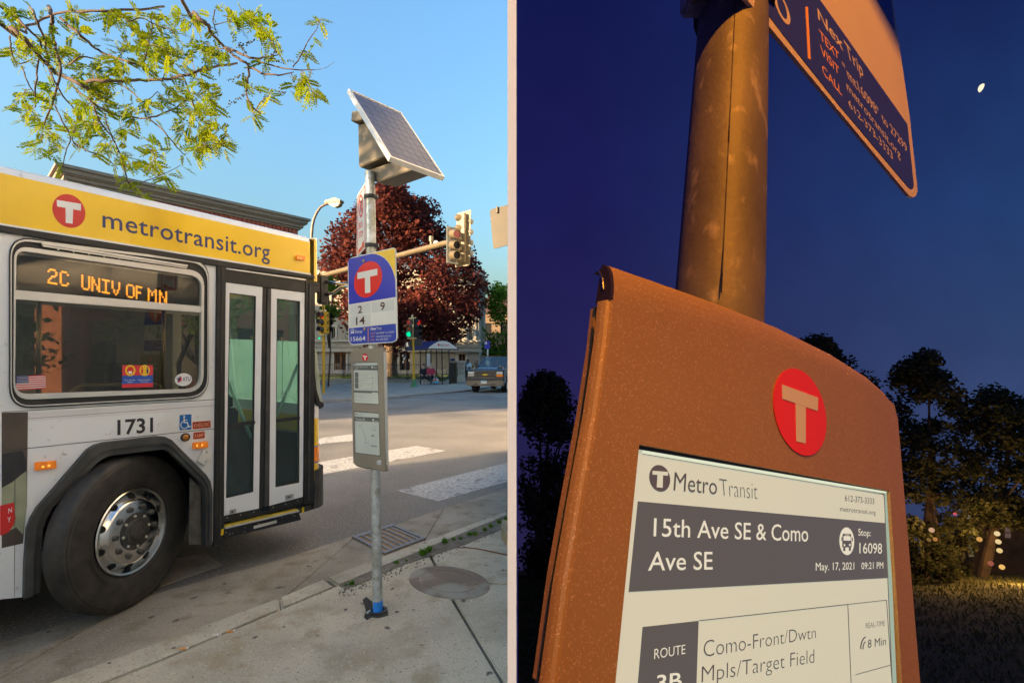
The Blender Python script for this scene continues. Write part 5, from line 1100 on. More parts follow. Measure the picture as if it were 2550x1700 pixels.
# stone gate pier, gate, fence
def pier():
    g = gnd(1148, 947, .08); g = V(at(1148, 945, 36).x, 36, .08); t_ = thing('gate_pier', g, 'square pale stone gate pier with a moulded cap beside the bus shelter', 'gate pier')
    def b(u0, u1, v0, v1, y0, y1, name, mt): a_, c_ = at(u0, v1, 36), at(u1, v0, 36); MB().box((a_.x, y0, max(.07, a_.z)), (c_.x-a_.x, 0, 0), (0, y1-y0, 0), (0, 0, c_.z-max(.07, a_.z))).build(name, mt, t_, bevel=.02)
    b(1140, 1157, 903, 942, 36, 36.5, 'shaft', M['stone2']); b(1137, 1159.5, 897.5, 903, 35.9, 36.6, 'cap', M['stone2']); b(1138, 1159, 941, 950, 35.92, 36.6, 'plinth', M['stone2'])
    m = MB()
    for v in (910, 921, 932): p = at(1142, v, 36); m.box(p-V(0, .012, 0), (.38, 0, 0), (0, .0115, 0), (0, 0, .25))
    m.build('tablet', M['stone'], t_)
    s_2 = thing('waste_bin', V(at(1128, 945, 36.2).x, 36.2, .08), 'brown slatted waste bin enclosure between the shelter and the gate pier', 'waste bin')
    a_, c_ = at(1119, 945, 36.2), at(1136, 903, 36.2); MB().box((a_.x, 36.2, .08), (c_.x-a_.x, 0, 0), (0, .5, 0), (0, 0, c_.z-.08)).build('body', mat('bin_brown', (.10, .075, .05), .7, var=.2), s_2)
    MB().box((a_.x-.05, 36.15, c_.z), (c_.x-a_.x+.1, 0, 0), (0, .6, 0), (0, 0, .14)).build('lid', M['stone'], s_2)
    for k in range(7): MB().box((a_.x+.03+k*.065, 36.17, .15), (.035, 0, 0), (0, .029, 0), (0, 0, c_.z-.25)).build('slat', M['wood'] if False else mat('bin_slat', (.07, .055, .04), .7) if k == 0 else bpy.data.materials['bin_slat'], s_2)
    MB().sphere(V((a_.x+c_.x)/2, 36.3, c_.z+.22), .19, 10, 6, (1, .8, .5)).build('blue_cap', M['shelterblue'], s_2)
pier()
def fence(u0, u1, Y, z0, hgt, label):
    xa, xb = at(u0, 900, Y).x, at(u1, 900, Y).x
    f_ = thing('iron_fence', ((xa+xb)/2, Y, z0), label, 'fence'); iron = M['shelterframe']
    m = MB(); n = int((xb-xa)/.125)
    for k in range(n): m.cbox((xa+k*(xb-xa)/n, Y, z0+hgt/2), .022, .022, hgt)
    tag(m.build('pickets', iron, f_), kind='stuff')
    for k in range(int((xb-xa)/2.4)+1): MB().cbox((xa+k*2.4, Y, z0+hgt/2+.04), .07, .07, hgt+.1).build('fence_post', iron, f_)
    for z in (.12, hgt-.15): MB().cbox(((xa+xb)/2, Y, z0+z), xb-xa, .03, .035).build('rail', iron, f_)
fence(700, 1046, 38.1, .3, 1.25, 'black iron picket fence along the lawn of the stone building')
fence(1160, 1300, 44, 0, 1.35, 'black iron picket fence behind the standing man at the right')
hd = leaves([(V(-5.4+k*.5, 45.5, .6+random.uniform(0, .4)), .65) for k in range(14)], 2600, .16)
h_ = thing('hedge', V(-2, 45.5, 0), 'dark clipped hedge behind the iron fence at the right', 'hedge'); hd.build('foliage', leafmat('hedge_green', (.02, .045, .01), (.035, .07, .015), 3), h_)
# far bus stop sign
f2 = thing('bus_stop_sign', zb(at(1215, 920, 40)), 'small plain blue bus stop sign on a pale post far off at the right', 'sign')
MB().tube([zb(at(1214.5, 920, 40)), at(1214.5, 852, 40)], .06, 8).build('pole', M['signwhite'], f2)
fp_ = Plane(at(1213, 858, 39.93), (-.1, -1, 0)); MB().slab(fp_, [(1206.8, 849.5), (1220, 849), (1220, 868.5), (1206.8, 869)], -.02, 0).build('sign_plate', M['blue'], f2)
MB().slab(fp_, rnd([(1207.8, 851), (1213, 850.7), (1213, 857), (1207.8, 857.3)], 1, 3), .001, .003).build('bus_symbol', M['signwhite'], f2)
# ------------------------------------------------------------------ pickup truck
hw, hf = V(.966, -.259, 0), V(-.259, -.966, 0)       # across and forward
TY = 26.0; tp = gnd(1208, 978); tp = V(at(1209, 905, 25.6).x, 25.6, 0)
def tk(x, y, z): return tp+hw*x+hf*y+V(0, 0, z)
M['truckchrome'] = mat('truck_chrome', (.22, .21, .19), .25, .7, var=.1)
TR = thing('pickup_truck', tp, 'dark blue-grey pickup truck with a chrome grille waiting at the far side of the road', 'pickup truck')
tpaint = mat('truck_paint', (.035, .042, .055), .2, .3, var=.1, coat=.8)
def tprism(name, prof, x0, x1, mt, par=TR, bev=.03): return MB().prism([tk(x0, y, z) for y, z in prof], hw*(x1-x0)).build(name, mt, par, bevel=bev)
W2 = .98
tprism('body', [(0, .72), (.0, 1.12), (-.1, 1.22), (-1.5, 1.32), (-1.55, 1.30), (-5.2, 1.30), (-5.2, .5), (-1.4, .45), (-1.2, .85), (-.5, .85), (-.35, .5), (0, .5)], -W2, W2, tpaint)
tprism('hood_bulge', [(-.2, 1.225), (-1.45, 1.33), (-1.45, 1.37), (-.4, 1.30)], -.55, .55, tpaint, bev=.02)
m = MB()
r0 = [tk(-.88, -1.45, 1.32), tk(.88, -1.45, 1.32), tk(.88, -3.6, 1.32), tk(-.88, -3.6, 1.32)]; r1 = [tk(-.72, -2.0, 1.88), tk(.72, -2.0, 1.88), tk(.72, -3.35, 1.88), tk(-.72, -3.35, 1.88)]
MB().prism(r1, V(0, 0, .05)).build('roof', tpaint, TR, bevel=.03)
for i in range(4): MB().tube([r0[i], r1[i]], .05, 6).build('roof_pillar', tpaint, TR)
M['carglass'] = glass('car_glass', (.45, .52, .50), .12)
MB().quad(r0[0], r0[1], r1[1], r1[0]).build('windscreen', M['carglass'], TR); MB().quad(r0[1], r0[2], r1[2], r1[1]).build('side_window', M['carglass'], TR); MB().quad(r0[3], r0[0], r1[0], r1[3]).build('side_window', M['carglass'], TR)
m = MB(); m.box(tk(-.8, -3.4, .9), hw*1.6, hf*1.6, V(0, 0, .45)); m.cbox(tk(-.4, -2.9, 1.4), .5, .15, .55, hw, hf); m.cbox(tk(.4, -2.9, 1.4), .5, .15, .55, hw, hf); m.build('cabin', M['dark'], TR)
MB().cbox(tk(.05, -1.9, 1.68), .25, .03, .08, hw, hf).build('inner_mirror', M['black'], TR)
MB().cbox(tk(.05, -1.9, 1.56), .04, .02, .14, hw, hf).build('hanging_tag', M['logored'], TR)
def tface(name, x0, x1, z0, z1, y0, y1, mt, bev=.012, par=TR): return MB().box(tk(x0, y0, z0), hw*(x1-x0), hf*(y1-y0), V(0, 0, z1-z0)).build(name, mt, par, bevel=bev)
GR = tface('grille', -.56, .52, .79, 1.09, -.02, .03, M['black'])
for z in (.775, 1.075): tface('grille_rim', -.6, .56, z, z+.035, .0, .05, M['truckchrome'], .01, GR)
for x in (-.6, .525): tface('grille_rim', x, x+.035, .81, 1.075, .0, .05, M['truckchrome'], .01, GR)
tface('grille_bar', -.57, .53, .915, .955, .031, .06, M['truckchrome'], .01, GR)
MB().prism([tk(x, .062, z) for x, z in ((-.16, .905), (-.07, .905), (-.055, .885), (.045, .885), (.06, .905), (.13, .905), (.15, .955), (.06, .955), (.045, .98), (-.055, .98), (-.07, .955), (-.14, .955))], hf*.02).build('bow_tie_emblem', M['gold'], GR)
for x in (-.95, .58):
    hl = tface('headlight', x, x+.36, .95, 1.10, -.01, .045, M['truckchrome'], .02); tface('headlight_lens', x+.02, x+.34, .965, 1.085, .046, .055, mat('lamp_glass', (.6, .6, .55), .1) if x < 0 else bpy.data.materials['lamp_glass'], .01, hl)
    tface('turn_lamp', x, x+.36, .84, .94, -.01, .05, M['amber'] if x > 0 else mat('turn_glass', (.5, .45, .38), .2), .02)
tface('upper_bumper', -1.0, 1.0, .63, .77, -.02, .14, M['flare'], .03)
bp_ = tface('bumper', -1.02, 1.02, .36, .63, -.05, .17, M['truckchrome'], .05)
for x in (-.55, .4): tface('fog_lamp', x, x+.14, .42, .49, .171, .18, M['black'], .01, bp_)
pt_ = tface('number_plate', -.2, .12, .48, .64, .172, .185, M['signwhite'], .005); tface('plate_top', -.2, .12, .59, .64, .186, .189, mat('plate_blue', (.25, .40, .50), .4), .0, pt_)
lettering(MB(), Plane(tk(0, .187, .5), hf), '827 PKL', (0, 0), (0, 0), (0, 0), (0, 0)) if False else None
for s in (-1, 1):
    for y in (-.85, -4.1):
        w_ = MB().lathe([(.2, -.13), (.36, -.13), (.385, -.1), (.385, .1), (.36, .13), (.22, .13)], tk(s*.82, y, .385), hw, 24).build('wheel', M['rubber'], TR, smooth=True, auto=40); MB().lathe([(.22, .11), (.2, .09), (.08, .1), (0, .1)], tk(s*.82, y, .385), hw*s, 16).build('wheel_rim', M['steel'], w_, smooth=True)
    tface('door_mirror', s*1.08-.1, s*1.08+.1, 1.3, 1.55, -1.75, -1.65, M['black'], .02)
MB().box(tk(-.9, -.3, .4), hw*1.8, -hf*4.6, V(0, 0, .1)).build('underbody', M['black'], TR)
# ------------------------------------------------------------------ people
def person(base, rz, pose, cols, label, hair, scale=1.0):
    # pose: joint positions in metres (x right, y facing, z up) for one connected body
    P_ = thing('person', base, label, 'person')
    c, s_ = math.cos(rz), math.sin(rz)
    def W_(p): return Vector(base)+V(p[0]*c-p[1]*s_, p[0]*s_+p[1]*c, p[2])*scale
    J = pose
    E_ = [('pelvis', 'waist'), ('waist', 'chest'), ('chest', 'neck'), ('neck', 'chin'), ('chin', 'crown')]
    for q in 'LR': E_ += [('chest', 'sh'+q), ('sh'+q, 'el'+q), ('el'+q, 'wr'+q), ('wr'+q, 'ha'+q), ('pelvis', 'hip'+q), ('hip'+q, 'kn'+q), ('kn'+q, 'an'+q), ('an'+q, 'to'+q)]
    rad = dict(pelvis=.15, waist=.14, chest=.155, neck=.055, chin=.085, crown=.075, sh=.075, el=.05, wr=.035, ha=.03, hip=.105, kn=.065, an=.045, to=.035)
    names = list(J); me = bpy.data.meshes.new('body'); me.from_pydata([W_(J[n])-Vector(base) for n in names], [(names.index(a), names.index(b)) for a, b in E_], [])
    ob = bpy.data.objects.new('body', me); SC.collection.objects.link(ob)
    sk = ob.modifiers.new('skin', 'SKIN'); sk.use_smooth_shade = True
    for i, n in enumerate(names):
        r = rad.get(n, rad.get(n[:-1], .06))*scale*(cols.get('fat', 1) if n in ('pelvis', 'waist', 'chest', 'hipL', 'hipR') else 1); me.skin_vertices[0].data[i].radius = (r, r)
    me.skin_vertices[0].data[0].use_root = True
    ob.modifiers.new('sub', 'SUBSURF').levels = 2
    bpy.context.view_layer.update()
    m2 = bpy.data.meshes.new_from_object(ob.evaluated_get(bpy.context.evaluated_depsgraph_get()))
    bpy.data.objects.remove(ob)
    B_ = MB(); B_.v = [v.co+Vector(base) for v in m2.vertices]; B_.f = [tuple(p.vertices) for p in m2.polygons]
    for q in 'LR':                               # fingers and thumb, rooted in the palm
        h = W_(J['ha'+q]); d = (h-W_(J['wr'+q])).normalized(); sd_ = d.cross(V(0, 0, 1)).normalized()
        for k in range(4):
            o = h+sd_*(k-1.5)*.017*scale; B_.tube([o, o+d*(.05-.006*abs(k-1.4))*scale, o+(d*.07+V(0, 0, -.03))*scale], [.010*scale, .009*scale, .006*scale], 5)
        B_.tube([h-d*.03*scale+sd_*.02*scale, h+sd_*.05*scale+d*.01*scale, h+sd_*.055*scale+d*.04*scale], [.012*scale, .010*scale, .007*scale], 5)
    hd = (W_(J['chin'])+W_(J['crown']))/2; fw = (V(-s_, c, 0)); rt = V(c, s_, 0)
    B_.tube([hd+fw*.075*scale+V(0, 0, .02), hd+fw*.115*scale+V(0, 0, -.02)*scale], [.012*scale, .018*scale], 6)
    for s2 in (-1, 1): B_.sphere(hd+rt*s2*.088*scale, .028*scale, 6, 5, (.4, 1, 1.3))
    body = B_.build('body', None, P_, smooth=True)
    me = body.data
    # clothing colours by height and limb: one continuous body, material slots per region
    ms = [cols['skin'], cols['top'], cols['legs'], cols['shoes']]
    for x in ms: me.materials.append(x)
    pts = {n: W_(J[n])-Vector(base) for n in names}
    seg = [(a, b) for a, b in E_]
    for p in me.polygons:
        q = p.center; best, bn, bt = 9e9, None, 0
        for a, b in seg:
            A_, C_ = pts[a], pts[b]; t = max(0, min(1, (q-A_).dot(C_-A_)/max(1e-6, (C_-A_).length_squared))); dd = (q-(A_+(C_-A_)*t)).length
            if dd < best: best, bn, bt = dd, (a, b), t
        a, b = bn
        k = 1
        if b in ('chin', 'crown') or b[:2] == 'ha' or (b == 'neck' and bt > .75): k = 0
        elif b[:2] == 'wr': k = 1 if bt < cols.get('sleeve', .9) else 0
        elif b[:2] == 'el': k = 1
        elif b[:3] == 'hip' or b[:2] == 'kn': k = 2
        elif b[:2] == 'an': k = 2 if bt < cols.get('hem', .9) else 0
        elif b[:2] == 'to': k = 3
        elif a == 'pelvis' and bt < .3: k = 2
        p.material_index = k
    for s2 in (-1, 1): MB().sphere(hd+fw*.085*scale+rt*s2*.032*scale+V(0, 0, .018)*scale, .012*scale, 6, 4).build('eye', M['pit'], P_)
    MB().tube([hd+fw*.088*scale+rt*-.025*scale+V(0, 0, -.055)*scale, hd+fw*.09*scale+rt*.025*scale+V(0, 0, -.055)*scale], .006*scale, 5).build('mouth', mat('lips', (.35, .10, .09), .5) if 'lips' not in bpy.data.materials else bpy.data.materials['lips'], P_)
    MB().sphere(hd-fw*.045*scale+V(0, 0, .05)*scale, .100*scale, 12, 8, (1, 1, .9)).build('hair', hair, P_, smooth=True)
    return P_, W_
def cm(n, c): return mat(n, c, .8, var=.12, scale=12)
skin1, skin2 = cm('fair_skin', (.55, .33, .25)), cm('brown_skin', (.14, .07, .045))
sit = dict(pelvis=(0, 0, .47), waist=(0, -.02, .66), chest=(0, 0, .88), neck=(0, .03, 1.06), chin=(0, .06, 1.15), crown=(0, .05, 1.27), shL=(-.19, 0, .97), elL=(-.25, .12, .72), wrL=(-.16, .33, .62), haL=(-.12, .40, .60), shR=(.19, 0, .97), elR=(.25, .12, .72), wrR=(.16, .33, .62), haR=(.12, .40, .60), hipL=(-.10, .02, .47), knL=(-.13, .44, .48), anL=(-.12, .48, .09), toL=(-.13, .62, .04), hipR=(.10, .02, .47), knR=(.13, .44, .48), anR=(.12, .54, .09), toR=(.13, .68, .04))
sy = SY-.42
pb = V(at(1073, 950, sy).x, sy, .08)
pink, W1 = person(pb, R(200), sit, dict(skin=skin1, top=cm('crimson_jacket', (.42, .03, .07)), legs=cm('navy_trousers', (.02, .02, .04)), shoes=M['black'], fat=1.25), 'seated person in a crimson jacket with grey hair, holding a shopping bag', cm('grey_hair', (.34, .31, .28)), 1.08)
pb = V(at(1055, 950, sy).x, sy, .08)
person(pb, R(195), sit, dict(skin=skin1, top=cm('black_coat', (.012, .012, .016)), legs=cm('black_skirt', (.012, .012, .016)), shoes=skin1, fat=1.2, hem=.45), 'seated person in a black coat with bare shins at the end of the bench', cm('dark_hair', (.05, .035, .025)), 1.06)
q = at(1086, 943, sy-.5); bg_ = thing('shopping_bag', V(q.x, q.y, .16), 'blue and white shopping bag with a red print held by the person in crimson', 'bag')
m = MB(); m.prism([V(q.x-.17, q.y-.09, .18), V(q.x+.2, q.y-.09, .18), V(q.x+.2, q.y+.09, .18), V(q.x-.17, q.y+.09, .18)], V(-.02, 0, .14)); m.build('lower_bag', cm('bag_blue', (.10, .38, .60)), bg_, bevel=.03)
m = MB(); m.prism([V(q.x-.18, q.y-.07, .325), V(q.x+.17, q.y-.07, .325), V(q.x+.17, q.y+.07, .325), V(q.x-.18, q.y+.07, .325)], V(-.03, 0, .17)); m.build('upper_bag', M['signwhite'], bg_, bevel=.03); MB().cbox((q.x-.05, q.y-.10, .42), .16, .03, .12).build('red_print', M['logored'], bg_)
MB().tube([V(q.x-.12, q.y, .49), V(q.x-.10, q.y, .62), V(q.x+.02, q.y, .62), V(q.x+.04, q.y, .49)], .012, 5).build('handle', M['signwhite'], bg_)
stand = dict(pelvis=(0, 0, .92), waist=(0, .02, 1.10), chest=(0, 0, 1.32), neck=(0, .02, 1.50), chin=(0, .06, 1.58), crown=(0, .06, 1.70), shL=(-.19, 0, 1.42), elL=(-.25, .05, 1.15), wrL=(-.13, .27, 1.12), haL=(-.06, .32, 1.13), shR=(.19, 0, 1.42), elR=(.25, .05, 1.15), wrR=(.12, .27, 1.15), haR=(.05, .33, 1.16), hipL=(-.10, 0, .92), knL=(-.11, .03, .50), anL=(-.11, 0, .09), toL=(-.13, .14, .04), hipR=(.10, 0, .92), knR=(.11, .05, .50), anR=(.12, .02, .09), toR=(.14, .16, .04))
pb = V(at(1165.5, 945, 36.4).x, 36.4, .08)
person(pb, R(165), stand, dict(skin=skin2, top=cm('pale_blue_shirt', (.42, .55, .62)), legs=cm('dark_jeans', (.018, .02, .045)), shoes=M['signwhite'], fat=1.2, sleeve=-.1), 'standing person in a pale blue shirt looking down beside the gate pier', cm('black_hair', (.012, .01, .01)), .98)
pb = V(at(1189, 945, 42).x, 42, .0)
person(pb, R(175), stand, dict(skin=skin1, top=cm('light_blue_top', (.40, .56, .66)), legs=cm('grey_trousers', (.05, .05, .06)), shoes=M['black']), 'person in a light blue top half hidden behind the pickup truck', cm('brown_hair', (.10, .06, .03)), 1.0)
# ------------------------------------------------------------------ overhanging honey locust
HT = thing('honey_locust_tree', V(-3.4, -2.2, KZ), 'honey locust tree with fresh yellow-green leaves hanging over the bus', 'tree')
def Z1(x, y): return (x/2.4494, y/2.4494)
lim = {
 'a': ([(-60, 100), (60, 170), (160, 250), (260, 370), (370, 460), (480, 515), (560, 565), (620, 590)], 4.0, 20, 11),
 'b': ([(480, 515), (560, 495), (700, 495), (860, 490), (1000, 485), (1150, 455), (1290, 410), (1440, 390)], 4.0, 13, 8),
 'c': ([(1120, 20), (1180, 80), (1250, 140), (1300, 220), (1370, 290), (1450, 360), (1510, 400), (1515, 480), (1500, 560), (1530, 640), (1590, 695)], 3.9, 17, 5),
 'd': ([(1370, 290), (1450, 320), (1540, 355), (1620, 350), (1700, 335)], 3.9, 12, 4), 'e': ([(1510, 400), (1600, 445), (1700, 460), (1790, 440)], 3.9, 9, 4), 'f': ([(1540, 370), (1680, 405), (1800, 425), (1920, 428)], 3.9, 7, 3), 'f2': ([(1920, 428), (1985, 415), (2040, 380)], 3.9, 2, 1),
 'g': ([(1790, 410), (1840, 330), (1880, 250), (1930, 180), (1960, 110)], 3.9, 5, 2.5),
 'h': ([(-40, 0), (100, 160), (240, 130), (340, 80), (560, 70), (800, 60), (1000, 40)], 4.3, 10, 8), 'i': ([(300, 40), (320, 110), (320, 200), (340, 290), (370, 400), (350, 520), (320, 640), (260, 780)], 4.2, 13, 6),
 'j': ([(190, 50), (230, 140), (270, 240), (290, 350), (310, 450), (380, 580), (450, 660)], 4.2, 9, 5), 'k': ([(370, 110), (470, 200), (540, 260), (600, 310), (700, 350), (800, 385), (870, 410)], 4.1, 11, 7),
 'l': ([(80, 60), (140, 150), (240, 240), (250, 300), (230, 420), (215, 540), (215, 650)], 4.1, 9, 5), 'm': ([(400, 420), (450, 370), (500, 345), (590, 360)], 4.0, 7, 5),
 'n': ([(440, 520), (520, 590), (600, 650), (700, 700), (800, 715), (900, 720), (1000, 690), (1100, 640), (1180, 570)], 4.0, 8, 5), 'o': ([(545, 580), (580, 670), (620, 760), (690, 850), (740, 960), (770, 1080), (800, 1140), (880, 1240)], 4.0, 8, 3),
 'p': ([(910, 725), (980, 780), (1040, 850), (1110, 930), (1130, 945)], 4.0, 6, 3), 'q': ([(1120, 470), (1160, 580), (1190, 660), (1225, 720)], 4.0, 7, 4), 'r': ([(330, 640), (380, 740), (430, 840), (400, 930), (375, 1050)], 4.1, 6, 3), 's': ([(450, 870), (530, 920), (640, 960), (720, 1030)], 4.1, 6, 3), 't': ([(800, 1130), (900, 1100), (1000, 1060), (1100, 1010)], 4.0, 4, 2), 'u': ([(870, 410), (890, 330), (905, 250), (930, 170), (910, 90)], 4.0, 6, 4),
 'v': ([(60, 220), (70, 320), (110, 390), (180, 370)], 4.2, 6, 4), 'w': ([(130, 400), (170, 500), (220, 580), (300, 630)], 4.2, 5, 3), 'x': ([(470, 740), (440, 850), (480, 900)], 4.1, 5, 3), 'y': ([(700, 490), (800, 560), (880, 620), (960, 560)], 4.0, 4, 3), 'z': ([(720, 60), (780, 130), (860, 110), (950, 150), (1060, 190)], 4.1, 6, 3),
 'aa': ([(1310, 60), (1300, 130), (1330, 220)], 3.9, 5, 3), 'bb': ([(900, 900), (960, 960), (1020, 930)], 4.0, 3, 2), 'cc': ([(1380, 870), (1250, 890), (1150, 920)], 4.0, 3, 2), 'dd': ([(1280, 290), (1360, 300)], 3.9, 5, 4), 'ee': ([(1640, 230), (1680, 290), (1660, 340)], 3.9, 4, 3), 'ff': ([(640, 700), (660, 780), (700, 850)], 4.0, 5, 3)}
tw = MB(); spots = []
for k_, (pts, Y, d0_, d1_) in lim.items():
    n = len(pts); yy = [Y+.25*math.sin(i*1.7+len(k_)+Y*5) for i in range(n)]
    P_ = [at(*Z1(*p), y) for p, y in zip(pts, yy)]
    if k_ in 'a': P_ = [V(-3.4, -2.2, KZ+2.6), V(-3.6, .8, 4.2)]+P_
    if k_ == 'c': P_ = [V(-3.3, -2.1, KZ+3.0), V(-2.1, .8, 4.9)]+P_
    if k_ == 'h': P_ = [V(-3.4, -2.2, KZ+2.9), V(-4.2, .8, 4.9)]+P_
    m_ = len(P_); rr = [(d0_+(d1_-d0_)*i/(m_-1))/2.4494/F*Y*.78 for i in range(m_)]
    S_ = []                                        # smooth with Catmull-Rom
    for i in range(m_-1):
        a_, b_, c_, e_ = P_[max(0, i-1)], P_[i], P_[i+1], P_[min(m_-1, i+2)]
        for s in range(4):
            t = s/4; S_.append(((b_*2+(c_-a_)*t+(a_*2-b_*5+c_*4-e_)*t*t+(b_*3-a_-c_*3+e_)*t**3)*.5, rr[i]+(rr[i+1]-rr[i])*t))
    S_.append((P_[-1], rr[-1]))
    J_ = [p+V(random.gauss(0, 1), random.gauss(0, 1), random.gauss(0, 1))*r*.35 for p, r in S_]
    tw.tube(J_, [r for p, r in S_], 7)
    if k_ not in ('f2',): spots += [(J_[i], (J_[min(i+1, len(J_)-1)]-J_[max(i-1, 0)]).normalized(), k_) for i in range(len(J_)) if not (k_ in 'ach' and i < 12)]
MB().tube([V(-3.4, -2.2, KZ-.02), V(-3.38, -2.2, 1.2), V(-3.4, -2.2, 2.4), V(-3.35, -2.15, 3.4)], [.16, .13, .12, .09], 12).build('trunk', M['bark'], HT, smooth=True)
M['locleaf'] = leafmat('locust_leaves', (.12, .20, .004), (.26, .29, .008), 5, .5)
lv = MB(); twg = MB()
dens = [(380, 330, 60), (560, 430, 90), (300, 560, 60), (130, 590, 50), (160, 690, 45), (260, 740, 50), (520, 650, 70), (430, 740, 60), (750, 290, 60), (850, 200, 60), (960, 120, 60), (1010, 300, 80), (1020, 390, 70), (900, 330, 60), (1240, 270, 50), (1150, 330, 60), (1330, 350, 50), (1080, 580, 60), (1180, 640, 60), (1230, 700, 60), (1290, 760, 60), (1320, 830, 60), (1230, 870, 60), (1000, 600, 60), (900, 640, 50), (800, 660, 50), (640, 880, 50), (720, 940, 50), (800, 1000, 50), (1010, 1080, 40), (880, 1200, 26), (920, 1000, 50), (950, 900, 60), (240, 880, 45), (340, 900, 45), (330, 820, 45), (1420, 130, 50), (1500, 100, 60), (1560, 130, 60), (1610, 210, 50), (1650, 250, 40), (1950, 130, 26), (1870, 330, 22), (1850, 470, 50), (1900, 540, 35), (1800, 520, 40), (1610, 380, 30), (1500, 515, 30), (1640, 580, 22), (1540, 700, 20), (90, 320, 50), (80, 100, 60), (450, 60, 40), (660, 90, 40), (740, 110, 40), (1170, 130, 40), (1270, 560, 40), (1280, 620, 40), (580, 520, 50), (820, 120, 40), (700, 380, 40), (1090, 100, 30), (480, 180, 26), (1200, 480, 60), (760, 480, 40), (620, 600, 40), (1130, 760, 50), (1200, 920, 50), (1350, 880, 40), (760, 780, 40), (560, 760, 50), (500, 820, 40), (1050, 210, 50), (920, 250, 60), (200, 270, 50), (330, 300, 50)]
def frond(p, d, L_):                              # a pinnate leaf: stalk with pairs of leaflets
    up = V(random.gauss(0, 1), random.gauss(0, 1), random.gauss(0, 1)); s_d = d.cross(up).normalized(); nn = d.cross(s_d)
    n = random.randint(6, 9); droop = V(0, 0, -.25)
    for k in range(n+1):
        t = (k+1)/(n+1); q = p+d*L_*t+droop*L_*t*t; w = L_*random.uniform(.28, .40)*(1-.45*abs(t-.45))
        for s in ((-1, 1) if k < n else (0,)):
            ld_ = (s_d*s*.85+d*.65+nn*random.uniform(-.25, .25)).normalized() if s else d
            sd2 = ld_.cross(nn).normalized()*w*.24
            lv.add([q, q+ld_*w*.45+sd2+nn*.002, q+ld_*w, q+ld_*w*.45-sd2+nn*.002], [(0, 1, 2, 3)])
    twg.tube([p, p+d*L_+droop*L_], .0009, 3)
for (x, y, r) in dens:
    u, v = Z1(x, y)
    near = sorted(spots, key=lambda s: ((s[0].x/s[0].y*F+CX-u)**2+(CV-(s[0].z-H)/s[0].y*F-v)**2))[:6]
    for i in range(int(r*.33)):
        b_ = random.choice(near)[0]; c = at(u+random.gauss(0, r*.30)/1.6, v+random.gauss(0, r*.30)/1.6, b_.y+.10+random.gauss(0, .10))
        d = (c-b_).normalized()*.5+V(random.gauss(0, .6), random.gauss(0, .6), random.gauss(-.1, .5)); frond(c, d.normalized(), random.uniform(.06, .12))
    b_ = near[0][0]; twg.tube([b_, lerp(b_, at(u, v, b_.y), .5)+V(random.gauss(0, .01), 0, random.gauss(0, .01)), at(u, v, b_.y)], [.0035, .0028, .0015], 4)
for i in range(230):
    p, t, k_ = random.choice(spots)
    if k_ in 'cdefg' and random.random() < .8: continue
    d = (t*.6+V(random.gauss(0, .6), random.gauss(0, .6), random.gauss(0, .6))).normalized(); frond(p+d*.02, d, random.uniform(.06, .11))
for i in range(520):                                # the rest of the crown, above and behind the viewer
    c = V(random.gauss(-3.6, 1.0), random.gauss(-.4, 1.1), random.gauss(4.3, .55))
    if c.y > 1.6 or (c.y > .3 and c.z < 3.6): continue
    frond(c, V(random.gauss(0, 1), random.gauss(0, 1), random.gauss(0, .5)).normalized(), random.uniform(.09, .14))
for i in range(480):  # added fronds, out of view, between sun and post to dapple its top
    t = random.uniform(2.4, 5.2); frond(V(-.75-.795*t+random.gauss(0, .28), 2.75-.569*t+random.gauss(0, .22), 2.9+.208*t+random.gauss(0, .34)), V(random.gauss(0, 1), random.gauss(0, 1), random.gauss(0, .5)).normalized(), random.uniform(.09, .14))
for k in range(9):
    e_ = V(-3.6+random.gauss(0, .9), -.4+random.gauss(0, .9), 4.3+random.gauss(0, .4)); tw.tube([V(-3.38, -2.18, 2.9+k*.05), lerp(V(-3.38, -2.18, 3), e_, .5)+V(0, 0, .25), e_], [.05, .035, .01], 6)
M['locbark'] = mat('locust_bark', (.06, .038, .025), .9, var=.35, scale=9, bump=.8, bscale=40, dist=.01)
tw.build('branches', M['locbark'], HT, smooth=True); twg.build('twigs', M['bark'], HT)
tag(lv.build('leaves', M['locleaf'], HT), kind='stuff')
ck = MB()                                         # dry catkins on the right-hand limb
for (x0, y0, x1, y1) in ((1450, 290, 1560, 240), (1600, 360, 1700, 310), (1640, 380, 1790, 370), (1400, 495, 1490, 445), (1390, 650, 1500, 570), (1620, 540, 1740, 570), (1560, 530, 1590, 560), (1460, 270, 1500, 330)):
    a_, b_ = at(*Z1(x0, y0), 3.9), at(*Z1(x1, y1), 3.88)
    for k in range(26): ck.sphere(lerp(a_, b_, k/25)+V(random.gauss(0, .006), random.gauss(0, .006), random.gauss(0, .006)), random.uniform(.004, .007), 5, 3)
tag(ck.build('catkins', mat('catkin_brown', (.06, .065, .035), .9, var=.4, scale=90), HT), kind='stuff')
